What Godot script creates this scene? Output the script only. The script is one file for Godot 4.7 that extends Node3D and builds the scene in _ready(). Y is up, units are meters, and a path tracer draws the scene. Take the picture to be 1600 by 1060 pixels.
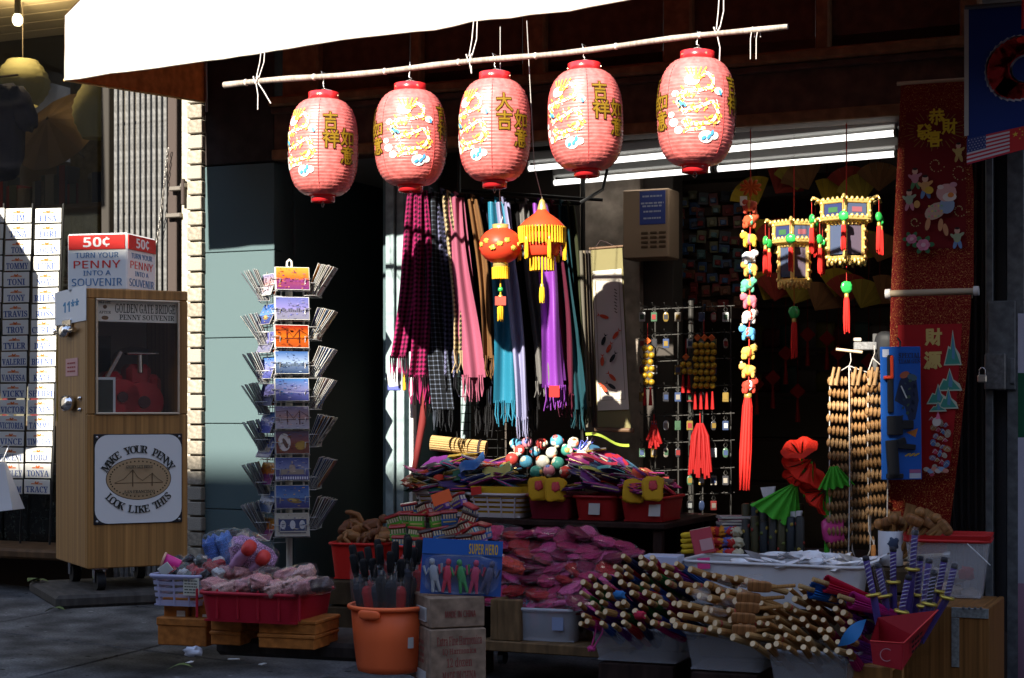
extends Node3D
# Souvenir shop front in hard sun: camera and light first, then the buildings, then the goods.
# World: the facade is the plane z = 0, x runs along it, +z is the street; the sidewalk falls to the +x side.
const F := 2600.0                      # focal length in pixels of the 1600 x 1060 photograph
const PX := 800.0
const HORIZON := 640.0
const CAM := Vector3(4.72, 0.84, 6.87)
const TH := 0.4189                     # the camera looks 24 degrees to the -x side of the facade's normal
var FW := Vector3(-sin(TH), 0, -cos(TH))
var RT := Vector3(cos(TH), 0, -sin(TH))
var rng := RandomNumberGenerator.new()
var mats := {}
var texs := {}
var meshes := {}
var used := {}

# ---------- pixel helpers
func ray(px, py) -> Vector3:
	return FW + RT * ((px - PX) / F) + Vector3.UP * ((HORIZON - py) / F)
func Z(px, py, z) -> Vector3:                       # the point on the upright plane at depth z
	var d := ray(px, py)
	return CAM + d * ((z - CAM.z) / d.z)
func ppm(px, z) -> float:                           # pixels per metre there
	return F / (Z(px, HORIZON, z) - CAM).dot(FW)
func ground_y(x, z) -> float:
	return -0.12 - 0.045 * (x + 0.3) - 0.02 * (z - 0.4)
func on_ground(p: Vector3) -> Vector3:
	return Vector3(p.x, ground_y(p.x, p.z), p.z)

# ---------- materials
func lin(c: Color) -> Color:
	return c.linear_to_srgb()
func tex(kind: String) -> Texture2D:
	if texs.has(kind): return texs[kind]
	var n := FastNoiseLite.new()
	n.seed = 7
	n.fractal_octaves = 5
	var im: Image
	match kind:
		"speck":
			n.frequency = 0.09
			im = n.get_seamless_image(512, 512)
			_levels(im, 0.62, 1.0)
		"cloudy":
			n.frequency = 0.012
			im = n.get_seamless_image(512, 512)
			_levels(im, 0.72, 1.0)
		"wood":
			n.frequency = 0.05
			im = n.get_seamless_image(512, 24)
			im.resize(512, 512, Image.INTERPOLATE_CUBIC)
			var n2 := FastNoiseLite.new(); n2.frequency = 0.03; n2.seed = 3
			var b := n2.get_seamless_image(512, 64); b.resize(512, 512, Image.INTERPOLATE_CUBIC)
			_levels(im, 0.74, 1.0)
			_times(im, b, 0.8)
		"pave":                                    # worn concrete: grit, broad stains, trodden gum
			n.frequency = 0.11
			im = n.get_seamless_image(1024, 1024)
			_levels(im, 0.7, 1.0)
			var n3 := FastNoiseLite.new(); n3.frequency = 0.006; n3.seed = 21; n3.fractal_octaves = 5
			_times(im, n3.get_seamless_image(1024, 1024), 0.45)
			var sr := RandomNumberGenerator.new(); sr.seed = 9
			for i in 170:
				var cx := sr.randi_range(0, 1023); var cy := sr.randi_range(0, 1023); var rr := sr.randi_range(2, 7); var k := sr.randf_range(0.4, 0.85) if i % 4 else 1.35
				for y in range(-rr, rr + 1):
					for x in range(-rr, rr + 1):
						if x * x + y * y * 1.4 > rr * rr: continue
						var px := posmod(cx + x, 1024); var py := posmod(cy + y, 1024)
						var v := minf(1.0, im.get_pixel(px, py).r * k)
						im.set_pixel(px, py, Color(v, v, v))
		"floral":                                  # printed cloth: petals in two tones
			n.noise_type = FastNoiseLite.TYPE_CELLULAR; n.frequency = 0.03; n.fractal_octaves = 2
			im = n.get_seamless_image(256, 256)
			im.convert(Image.FORMAT_RGB8)
			for y in 256:
				for x in 256:
					var v := im.get_pixel(x, y).r
					v = 1.0 if v > 0.55 else (0.3 if v < 0.34 else 0.62)
					im.set_pixel(x, y, Color(v, v, v))
		"peel":
			n.frequency = 0.02; n.fractal_octaves = 6
			im = n.get_seamless_image(512, 512)
			for y in 512:
				for x in 512:
					var v := im.get_pixel(x, y).r
					v = 1.0 if v < 0.66 else (0.62 if v > 0.68 else 0.8)
					im.set_pixel(x, y, Color(v, v, v))
		"weave":
			im = Image.create(64, 64, true, Image.FORMAT_RGB8)
			for y in 64:
				for x in 64:
					var v := 0.72 + 0.28 * absf(sin(x * PI / 4.0)) * absf(sin(y * PI / 4.0))
					im.set_pixel(x, y, Color(v, v, v))
		"tooth":                                   # broken check of a woven scarf
			im = Image.create(64, 64, true, Image.FORMAT_RGB8)
			for y in 64:
				for x in 64:
					var a := int(x / 16.0) % 2; var b := int(y / 16.0) % 2
					var d := ((x + y) % 16) < 8
					var on := (a == 1 and b == 1) or (a != b and d)
					var v := 0.08 if on else 1.0
					im.set_pixel(x, y, Color(v, v, v))
		"plaid":
			im = Image.create(64, 64, true, Image.FORMAT_RGB8)
			for y in 64:
				for x in 64:
					var v := 0.1
					if x % 32 < 6: v += 0.45
					if y % 32 < 7: v += 0.45
					if (x + y) % 4 < 2: v *= 0.75
					im.set_pixel(x, y, Color(v, v, v))
		"marble":
			n.frequency = 0.008
			n.domain_warp_enabled = true; n.domain_warp_amplitude = 40.0
			im = n.get_image(512, 512)
			for y in 512:
				for x in 512:
					var v := absf(im.get_pixel(x, y).r - 0.5) * 2.0
					v = 0.16 + 0.75 * pow(maxf(0.0, 1.0 - v * 14.0), 2.0)
					im.set_pixel(x, y, Color(v, v, v))
		"brocade":
			im = Image.create(512, 512, true, Image.FORMAT_RGB8)
			n.frequency = 0.035; n.fractal_octaves = 2
			n.domain_warp_enabled = true; n.domain_warp_amplitude = 18.0; n.domain_warp_frequency = 0.03
			for y in 512:
				for x in 512:
					var xx := 256 - absi(256 - x)
					var v := absf(n.get_noise_2d(xx * 0.7, y * 0.7))
					im.set_pixel(x, y, Color(0.82, 0.62, 0.36) if v < 0.06 else Color(0.5, 0.05, 0.05))
	im.generate_mipmaps()
	texs[kind] = ImageTexture.create_from_image(im)
	return texs[kind]
func _levels(im: Image, lo: float, hi: float):
	im.convert(Image.FORMAT_RGB8)
	for y in im.get_height():
		for x in im.get_width():
			var v := lerpf(lo, hi, im.get_pixel(x, y).r)
			im.set_pixel(x, y, Color(v, v, v))
func _times(im: Image, b: Image, lo: float):
	for y in im.get_height():
		for x in im.get_width():
			var v := im.get_pixel(x, y).r * lerpf(lo, 1.0, b.get_pixel(x, y).r)
			im.set_pixel(x, y, Color(v, v, v))
# M(linear colour, roughness, {tex, scale, uv, metal, coat, back, alpha, relief, glow, rim})
func M(c: Color, rough := 0.7, o := {}) -> StandardMaterial3D:
	var key := str(c) + str(rough) + str(o)
	if mats.has(key): return mats[key]
	var m := StandardMaterial3D.new()
	m.albedo_color = lin(c)
	m.roughness = rough
	m.metallic = o.get("metal", 0.0)
	m.cull_mode = BaseMaterial3D.CULL_DISABLED
	if o.has("tex"):
		m.albedo_texture = tex(o.tex)
		if not o.get("uv", false):
			m.uv1_triplanar = true
			m.uv1_world_triplanar = o.get("world", false)
		var s = o.get("scale", 1.0)
		m.uv1_scale = s if s is Vector3 else Vector3.ONE * s
		if o.has("relief"):
			m.heightmap_enabled = true
			m.heightmap_texture = tex(o.tex)
			m.heightmap_scale = o.relief
	if o.has("coat"):
		m.clearcoat_enabled = true; m.clearcoat = o.coat; m.clearcoat_roughness = o.get("coat_rough", 0.08)
	if o.has("back"):
		m.backlight_enabled = true; m.backlight = o.back
	if o.has("alpha"):
		m.transparency = BaseMaterial3D.TRANSPARENCY_ALPHA
		m.albedo_color.a = o.alpha
	if o.has("rim"):
		m.rim_enabled = true; m.rim = o.rim; m.rim_tint = 0.6
	if o.has("glow"):
		m.emission_enabled = true; m.emission = lin(o.glow); m.emission_energy_multiplier = o.get("power", 1.0)
	m.metallic_specular = o.get("spec", 0.5 if rough < 0.3 else (0.34 if rough < 0.55 else 0.25))
	if o.get("vcol", false):
		m.vertex_color_use_as_albedo = true
	mats[key] = m
	return m
func print_mat(rough := 0.35) -> StandardMaterial3D:
	return M(Color.WHITE, rough, {"vcol": true})
func rc(a: float, b: float) -> float: return rng.randf_range(a, b)
func pick(a: Array): return a[rng.randi_range(0, a.size() - 1)]

# ---------- mesh building
func ST() -> SurfaceTool:
	var s := SurfaceTool.new()
	s.begin(Mesh.PRIMITIVE_TRIANGLES)
	s.set_smooth_group(-1)
	return s
func done(s: SurfaceTool) -> ArrayMesh:
	s.generate_normals()
	return s.commit()
func tri(s: SurfaceTool, a: Vector3, b: Vector3, c: Vector3, out: Vector3):
	if (a - c).cross(a - b).dot(out) < 0.0:
		var t := b; b = c; c = t
	for v in [a, b, c]:
		s.set_uv(Vector2(v.x + v.z, v.y)); s.add_vertex(v)
func quad(s: SurfaceTool, a: Vector3, b: Vector3, c: Vector3, d: Vector3, out: Vector3):
	tri(s, a, b, c, out); tri(s, a, c, d, out)
func add_box(s: SurfaceTool, at: Transform3D, size: Vector3, b := 0.0):
	b = minf(b, minf(size.x, minf(size.y, size.z)) * 0.4)
	var h := size * 0.5
	var p := func(sx, sy, sz, ax) -> Vector3:
		var v := Vector3(sx * (h.x - (0.0 if ax == 0 else b)), sy * (h.y - (0.0 if ax == 1 else b)), sz * (h.z - (0.0 if ax == 2 else b)))
		return at * v
	var o := at.origin
	var g := [-1, 1]
	for q in g:
		quad(s, p.call(q, -1, -1, 0), p.call(q, 1, -1, 0), p.call(q, 1, 1, 0), p.call(q, -1, 1, 0), at.basis.x * q)
		quad(s, p.call(-1, q, -1, 1), p.call(1, q, -1, 1), p.call(1, q, 1, 1), p.call(-1, q, 1, 1), at.basis.y * q)
		quad(s, p.call(-1, -1, q, 2), p.call(1, -1, q, 2), p.call(1, 1, q, 2), p.call(-1, 1, q, 2), at.basis.z * q)
	if b > 0.0:
		for q in g:
			for r in g:
				quad(s, p.call(q, r, -1, 0), p.call(q, r, 1, 0), p.call(q, r, 1, 1), p.call(q, r, -1, 1), at.basis.x * q + at.basis.y * r)
				quad(s, p.call(q, -1, r, 0), p.call(q, 1, r, 0), p.call(q, 1, r, 2), p.call(q, -1, r, 2), at.basis.x * q + at.basis.z * r)
				quad(s, p.call(-1, q, r, 1), p.call(1, q, r, 1), p.call(1, q, r, 2), p.call(-1, q, r, 2), at.basis.y * q + at.basis.z * r)
				for t in g:
					tri(s, p.call(q, r, t, 0), p.call(q, r, t, 1), p.call(q, r, t, 2), at.basis.x * q + at.basis.y * r + at.basis.z * t)
func box_mesh(size: Vector3, b := 0.004) -> ArrayMesh:
	var k := "b%v%f" % [size.snapped(Vector3.ONE * 0.0005), b]
	if not meshes.has(k):
		var s := ST(); add_box(s, Transform3D(), size, b); meshes[k] = done(s)
	return meshes[k]
# a sheet over u, v in 0..1; f returns the point
func add_grid(s: SurfaceTool, nu: int, nv: int, f: Callable, uvs := Vector2.ONE, smooth := true, colf = null):
	s.set_smooth_group(0 if smooth else -1)
	var pts := []
	for j in nv + 1:
		for i in nu + 1:
			pts.append(f.call(float(i) / nu, float(j) / nv))
	for j in nv:
		for i in nu:
			var q := [[i, j], [i, j + 1], [i + 1, j + 1], [i, j], [i + 1, j + 1], [i + 1, j]]
			for e in q:
				var uv := Vector2(float(e[0]) / nu, float(e[1]) / nv)
				s.set_uv(Vector2(uv.x, 1.0 - uv.y) * uvs)
				if colf != null: s.set_color(colf.call(uv.x, uv.y))
				s.add_vertex(pts[e[1] * (nu + 1) + e[0]])
	s.set_smooth_group(-1)
func add_lathe(s: SurfaceTool, prof: Array, seg := 20, at := Transform3D(), smooth := true):
	add_grid(s, seg, prof.size() - 1, func(u, v):
		var p: Vector2 = prof[roundi(v * (prof.size() - 1))]
		return at * Vector3(cos(u * TAU) * p.x, p.y, -sin(u * TAU) * p.x), Vector2(1, 1), smooth)
func add_tube(s: SurfaceTool, pts: Array, r, seg := 6, cap := true):
	var rings := []
	var side := Vector3.ZERO
	for i in pts.size():
		var d: Vector3 = (pts[mini(i + 1, pts.size() - 1)] - pts[maxi(i - 1, 0)]).normalized()
		if i == 0:
			side = d.cross(Vector3.UP if absf(d.y) < 0.9 else Vector3.RIGHT).normalized()
		else:
			side = (side - d * side.dot(d)).normalized()
		var up := side.cross(d)
		var rr: float = r[i] if r is Array else r
		var ring := []
		for k in seg:
			ring.append(pts[i] + (side * cos(TAU * k / seg) + up * sin(TAU * k / seg)) * rr)
		rings.append(ring)
	s.set_smooth_group(0)
	for i in pts.size() - 1:
		for k in seg:
			var l := (k + 1) % seg
			var out: Vector3 = rings[i][k] + rings[i][l] - pts[i] * 2.0
			quad(s, rings[i][k], rings[i][l], rings[i + 1][l], rings[i + 1][k], out)
	s.set_smooth_group(-1)
	if cap:
		for e in [0, pts.size() - 1]:
			var d: Vector3 = pts[e] - pts[1 if e == 0 else e - 1]
			for k in range(1, seg - 1):
				tri(s, rings[e][0], rings[e][k], rings[e][k + 1], d)
func tube_mesh(pts: Array, r, seg := 6) -> ArrayMesh:
	var s := ST(); add_tube(s, pts, r, seg); return done(s)
func lathe_mesh(prof: Array, seg := 20, smooth := true) -> ArrayMesh:
	var s := ST(); add_lathe(s, prof, seg, Transform3D(), smooth); return done(s)
func grid_mesh(nu: int, nv: int, f: Callable, uvs := Vector2.ONE) -> ArrayMesh:
	var s := ST(); add_grid(s, nu, nv, f, uvs); return done(s)
# rounded lump with half sizes h; e < 1 squarer, lump adds dents
func lump_mesh(h: Vector3, e := 0.6, lump := 0.0, seed_ := 1, nu := 18, nv := 10) -> ArrayMesh:
	var n := FastNoiseLite.new(); n.seed = seed_; n.frequency = 1.0
	var s := ST()
	var sg := func(v): return signf(v) * pow(absf(v), e)
	add_grid(s, nu, nv, func(u, v):
		var a: float = u * TAU; var b: float = (v - 0.5) * PI
		if u > 0.999: a = 0.0
		var p := Vector3(sg.call(cos(b)) * sg.call(cos(a)), sg.call(sin(b)), -sg.call(cos(b)) * sg.call(sin(a)))
		var k := 1.0 + lump * n.get_noise_3dv(p * 1.7) * 2.0
		return p * h * k)
	return done(s)

# ---------- printing: flat shapes in vertex colours, each a hair above the last, laid by a mapping
class Ink:
	var s: SurfaceTool
	var lift := 0.0004
	var map: Callable
	var step := 0.0005
	func _init(m: Callable):
		s = SurfaceTool.new(); s.begin(Mesh.PRIMITIVE_TRIANGLES); s.set_smooth_group(-1)
		map = m
	func v(p: Vector2, c: Color):
		s.set_color(c); s.add_vertex(map.call(p, lift))
	func t(a, b, c, ca, cb, cc):
		if (b - a).cross(c - a) > 0.0:
			v(a, ca); v(c, cc); v(b, cb)
		else:
			v(a, ca); v(b, cb); v(c, cc)
	func rect(x0, y0, x1, y1, c: Color, ctop = null, nx := 1, ny := 1):
		var ct: Color = c if ctop == null else ctop
		for i in nx:
			for j in ny:
				var a := Vector2(lerpf(x0, x1, float(i) / nx), lerpf(y0, y1, float(j) / ny))
				var b := Vector2(lerpf(x0, x1, float(i + 1) / nx), lerpf(y0, y1, float(j + 1) / ny))
				var c0 := c.lerp(ct, float(j) / ny); var c1 := c.lerp(ct, float(j + 1) / ny)
				t(a, Vector2(b.x, a.y), b, c0, c0, c1)
				t(a, b, Vector2(a.x, b.y), c0, c1, c1)
		lift += step
	func ell(cx, cy, rx, ry, c: Color, ang := 0.0, n := 14):
		var o := Vector2(cx, cy)
		for i in n:
			var a := TAU * i / n; var b := TAU * (i + 1) / n
			t(o, o + Vector2(cos(a) * rx, sin(a) * ry).rotated(ang), o + Vector2(cos(b) * rx, sin(b) * ry).rotated(ang), c, c, c)
		lift += step
	func line(pts: Array, w, c: Color, sub := 1, c2 = null):
		for i in pts.size() - 1:
			var a: Vector2 = pts[i]; var b: Vector2 = pts[i + 1]
			var d := (b - a).normalized(); var n := Vector2(-d.y, d.x)
			var w0: float = w[i] if w is Array else w
			var w1: float = w[i + 1] if w is Array else w
			a -= d * w0 * 0.35; b += d * w1 * 0.35
			for k in sub:
				var p := a.lerp(b, float(k) / sub); var q := a.lerp(b, float(k + 1) / sub)
				var wp := lerpf(w0, w1, float(k) / sub) * 0.5; var wq := lerpf(w0, w1, float(k + 1) / sub) * 0.5
				t(p - n * wp, q - n * wq, q + n * wq, c, c, c)
				t(p - n * wp, q + n * wq, p + n * wp, c, c, c)
		lift += step
	func poly(pts: Array, c: Color):
		var ix := Geometry2D.triangulate_polygon(PackedVector2Array(pts))
		for i in range(0, ix.size(), 3):
			t(pts[ix[i]], pts[ix[i + 1]], pts[ix[i + 2]], c, c, c)
		lift += step
	func glyph(strokes: Array, x, y, size, w, c: Color, sub := 1):
		for st in strokes:
			var p := []
			for i in range(0, st.size(), 2):
				p.append(Vector2(x + (st[i] / 10.0 - 0.5) * size, y + (0.5 - st[i + 1] / 10.0) * size))
			line(p, w, c, sub)
			lift -= step
		lift += step
	func mesh() -> ArrayMesh:
		s.generate_normals(); return s.commit()
func ink_flat() -> Ink:
	return Ink.new(func(p: Vector2, l: float): return Vector3(p.x, p.y, l))
# brush strokes of the characters on a 10 x 10 field, y downwards
const HAN := {
	"da": [[1, 3.6, 9, 3.2], [5, 0.5, 4.8, 4, 3.5, 7, 1, 9.6], [5.2, 4, 6.8, 7, 9.4, 9.4]],
	"ji": [[1, 2, 9, 1.8], [5, 0.2, 5, 4.2], [2.2, 4.2, 7.8, 4.1], [2.5, 5.8, 2.6, 9.6], [2.5, 5.8, 7.6, 5.7, 7.5, 9.5], [2.6, 9.2, 7.5, 9.1]],
	"xiang": [[2, 0.4, 2.8, 1.4], [0.8, 2.4, 4, 2.3, 1, 5.4], [2.5, 4, 2.5, 9.8], [2.8, 4.8, 4, 6], [5.4, 0.6, 6.2, 1.8], [8.8, 0.4, 7.8, 1.8], [4.8, 2.6, 9.4, 2.5], [5, 4.4, 9.2, 4.3], [4.4, 6.4, 9.8, 6.2], [7.1, 2.4, 7.1, 9.9]],
	"ru": [[2.5, 0.5, 1.2, 4.6, 4, 9], [4.2, 2.8, 3.2, 6.4, 0.6, 9.4], [0.4, 3.2, 5, 2.9], [6, 3, 6.1, 8.6], [6, 3, 9.2, 2.9, 9.1, 8.5], [6.1, 8, 9.1, 7.9]],
	"yi": [[5, 0, 5, 1], [1.6, 1.3, 8.4, 1.2], [3.4, 1.6, 3.8, 2.6], [6.6, 1.6, 6.2, 2.6], [0.6, 3, 9.4, 2.9], [2.8, 3.9, 2.9, 6.6], [2.8, 3.9, 7.3, 3.8, 7.2, 6.6], [2.9, 5.2, 7.2, 5.1], [2.9, 6.5, 7.2, 6.4], [1.4, 7.6, 0.8, 9.2], [3.2, 7.4, 3.6, 9.4, 6.8, 9.4, 7.2, 8.2], [5, 7.2, 5.4, 8.2], [8, 7.2, 9, 8.8]],
	"gong": [[1, 1.9, 9, 1.8], [3.3, 0.2, 3.3, 4], [6.7, 0.2, 6.7, 4], [0.5, 4, 9.5, 3.9], [3.4, 4, 0.8, 6.6], [6.6, 4, 9.3, 6.6], [5, 5, 5, 9.6, 4, 9], [2.8, 6.4, 2, 8.4], [6.4, 6.4, 7, 7.6], [7.8, 6, 8.6, 7.4]],
	"xi": [[1.5, 1, 8.5, 0.9], [5, 0, 5, 2], [2.4, 2.1, 7.6, 2], [2.6, 3, 2.7, 4.8], [2.6, 3, 7.4, 2.9, 7.3, 4.8], [2.7, 4.7, 7.3, 4.6], [3.6, 5, 4, 6], [6.4, 5, 6, 6], [0.6, 6.2, 9.4, 6.1], [2.6, 7.2, 2.7, 9.8], [2.6, 7.2, 7.4, 7.1, 7.3, 9.8], [2.7, 9.6, 7.3, 9.5]],
	"fa": [[1.4, 1, 4.2, 0.9, 1, 4.2], [1.6, 2.2, 2.6, 3], [5.8, 0.4, 7.2, 2.4, 9.4, 4], [8.6, 0.8, 7.2, 1.8], [9.4, 2, 8, 3], [1.4, 4.8, 4.4, 4.7, 4.3, 6.2, 1.6, 6.3, 1.5, 7.8, 4.4, 7.7, 4, 9.8, 3, 9.2], [5.6, 4.6, 5.4, 6.2], [5.6, 4.6, 8, 4.5, 8, 6, 9.2, 6], [5.4, 7, 8.6, 6.9, 5.2, 9.9], [5.8, 7.4, 9.4, 9.8]],
	"cai": [[1.2, 0.8, 1.3, 6.6], [1.2, 0.8, 4.4, 0.7, 4.3, 6.6], [1.3, 2.7, 4.3, 2.6], [1.3, 4.6, 4.3, 4.5], [1.3, 6.5, 4.3, 6.4], [2.2, 6.8, 0.6, 9.4], [3.4, 6.8, 4.8, 9], [5, 3, 9.6, 2.9], [8, 0.3, 8, 9.6, 6.8, 8.8], [7.8, 3.2, 6.8, 6, 5, 8]],
	"yuan": [[1.2, 0.8, 2.2, 2], [0.6, 3.4, 1.8, 4.4], [0.6, 9.4, 2.4, 6], [3.2, 1, 9.6, 0.9], [3.6, 1, 3.5, 6, 2.4, 9.8], [6.4, 1.4, 5.8, 2.6], [4.8, 2.8, 4.9, 5.8], [4.8, 2.8, 8.6, 2.7, 8.5, 5.8], [4.9, 4.3, 8.5, 4.2], [4.9, 5.7, 8.5, 5.6], [6.7, 5.8, 6.7, 9.6, 5.8, 9], [5.2, 6.8, 4.2, 9], [8, 6.6, 9.4, 8.8]],
}

# ---------- nodes
func numbered(n: String) -> String:
	if not used.has(n):
		used[n] = 0
		return n
	used[n] += 1
	return "%s_%03d" % [n, used[n]]
func tag(o: Node3D, label: String, cat: String, group := "", kind := ""):
	if label: o.set_meta("label", label)
	if cat: o.set_meta("category", cat)
	if group: o.set_meta("group", group)
	if kind: o.set_meta("kind", kind)
func thing(called: String, label: String, cat: String, at := Transform3D(), group := "") -> Node3D:
	var o := Node3D.new()
	o.name = numbered(called)
	add_child(o)
	o.transform = at
	tag(o, label, cat, group)
	return o
func part(parent: Node3D, called: String, mesh: Mesh, mat: Material, at := Transform3D()) -> MeshInstance3D:
	var o := MeshInstance3D.new()
	o.name = called if parent != self else numbered(called)
	o.mesh = mesh
	o.material_override = mat
	parent.add_child(o, true)
	o.transform = at
	return o
func solo(called: String, mesh: Mesh, mat: Material, at: Transform3D, label: String, cat: String, group := "") -> MeshInstance3D:
	var o := part(self, called, mesh, mat, at)
	tag(o, label, cat, group)
	return o
func T(p: Vector3, b := Basis()) -> Transform3D: return Transform3D(b, p)
func yaw(a: float) -> Basis: return Basis(Vector3.UP, a)
func euler(x: float, y: float, z: float) -> Basis: return Basis.from_euler(Vector3(x, y, z))
func pbox(parent: Node3D, called: String, c: Vector3, size: Vector3, mat: Material, b := 0.004, bs := Basis()) -> MeshInstance3D:
	return part(parent, called, box_mesh(size, b), mat, T(c, bs))
func ptube(parent: Node3D, called: String, pts: Array, r, mat: Material, seg := 6) -> MeshInstance3D:
	return part(parent, called, tube_mesh(pts, r, seg), mat)
func plathe(parent: Node3D, called: String, prof: Array, mat: Material, at := Transform3D(), seg := 20, smooth := true) -> MeshInstance3D:
	var k := "l%s%d%s" % [str(prof), seg, str(smooth)]
	if not meshes.has(k): meshes[k] = lathe_mesh(prof, seg, smooth)
	return part(parent, called, meshes[k], mat, at)
# lettering that fills w x h round at
func words(parent: Node3D, called: String, text: String, w: float, h: float, mat: Material, at: Transform3D, face := "Droid Serif", bold := true, depth := 0.0012) -> MeshInstance3D:
	var k := "t" + text + face + str(bold)
	if not meshes.has(k):
		var f := SystemFont.new(); f.font_names = PackedStringArray([face]); f.font_weight = 700 if bold else 400
		var tm := TextMesh.new(); tm.text = text; tm.font = f; tm.font_size = 32; tm.pixel_size = 0.01; tm.depth = 0.02; tm.curve_step = 2.0
		meshes[k] = tm
	var bb: AABB = meshes[k].get_aabb()
	var sx := w / bb.size.x; var sy := h / bb.size.y
	if h <= 0.0: sy = sx
	if w <= 0.0: sx = sy
	var b := at.basis * Basis.from_scale(Vector3(sx, sy, depth / 0.02))
	var c := bb.get_center()
	return part(parent, called, meshes[k], mat, T(at.origin - b * Vector3(c.x, c.y, 0), b))
# a line of print too small to read: dashes of uneven length
func dashes(parent: Node3D, w: float, h: float, c: Color, at: Transform3D, n := 7):
	var k := ink_flat()
	var x := -w / 2
	while x < w / 2 - 0.002:
		var l := minf(w / n * rc(0.5, 1.5), w / 2 - x)
		k.rect(x, -h / 2, x + l * 0.8, h / 2, c); k.lift = 0.0004
		x += l
	part(parent, "print_line", k.mesh(), print_mat(0.6), at)
# frame whose x runs along dx, z faces out, at p
func facing(p: Vector3, turn: float) -> Transform3D: return T(p, yaw(turn))

# ================= the scene
func _ready():
	rng.seed = 11
	# ---- camera
	var cam := Camera3D.new()
	cam.name = "camera"
	add_child(cam)
	cam.transform = T(CAM, yaw(TH))
	var near := 0.05
	cam.set_frustum(near * 1060.0 / F, Vector2(0, (HORIZON - 530.0) / F * near), near, 200.0)
	# ---- sky, air, exposure
	var sm := ProceduralSkyMaterial.new()
	sm.sky_top_color = Color(0.5, 0.58, 0.72)
	sm.sky_horizon_color = Color(0.86, 0.84, 0.8)
	sm.sky_curve = 0.2
	sm.ground_bottom_color = Color(0.16, 0.15, 0.15)
	sm.ground_horizon_color = Color(0.5, 0.52, 0.55)
	var sky := Sky.new(); sky.sky_material = sm
	var env := Environment.new()
	env.background_mode = Environment.BG_SKY
	env.sky = sky
	env.background_energy_multiplier = 1.0
	env.tonemap_mode = Environment.TONE_MAPPER_LINEAR
	env.tonemap_exposure = 3.0
	env.sdfgi_enabled = true; env.ssao_enabled = true; env.ssil_enabled = true
	var we := WorldEnvironment.new(); we.name = "world"; we.environment = env
	add_child(we)
	# ---- sun: square on to the facade, 31 degrees up
	var sun := DirectionalLight3D.new()
	sun.name = "sun"
	add_child(sun)
	sun.look_at_from_position(Vector3(-0.02, 0.6, 1.0) * 10.0, Vector3.ZERO)
	sun.light_energy = 1.6
	sun.light_color = Color(1.0, 0.965, 0.9)
	sun.light_angular_distance = 0.53
	sun.shadow_enabled = true
	# ---- the place
	build_street()
	build_neighbour()
	build_shop()
	build_awning()
	# ---- the goods
	build_lanterns()
	build_machine()
	build_name_plates()
	build_postcards()
	build_left_goods()
	build_scarves()
	build_bank()
	build_interior_goods()
	build_hanging()
	build_right()
	build_front_bins()
	build_litter()

func X0(px, z := 0.0) -> float: return Z(px, HORIZON, z).x
func Y0(px, py, z := 0.0) -> float: return Z(px, py, z).y
# box between two pixels on the plane z (front face), reaching back by dep
func slab(parent: Node3D, called: String, px0, px1, y0: float, y1: float, z: float, dep: float, mat: Material, b := 0.003) -> MeshInstance3D:
	var x0 := X0(px0, z); var x1 := X0(px1, z)
	return pbox(parent, called, Vector3((x0 + x1) / 2, (y0 + y1) / 2, z - dep / 2), Vector3(x1 - x0, y1 - y0, dep), mat, b)

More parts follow.
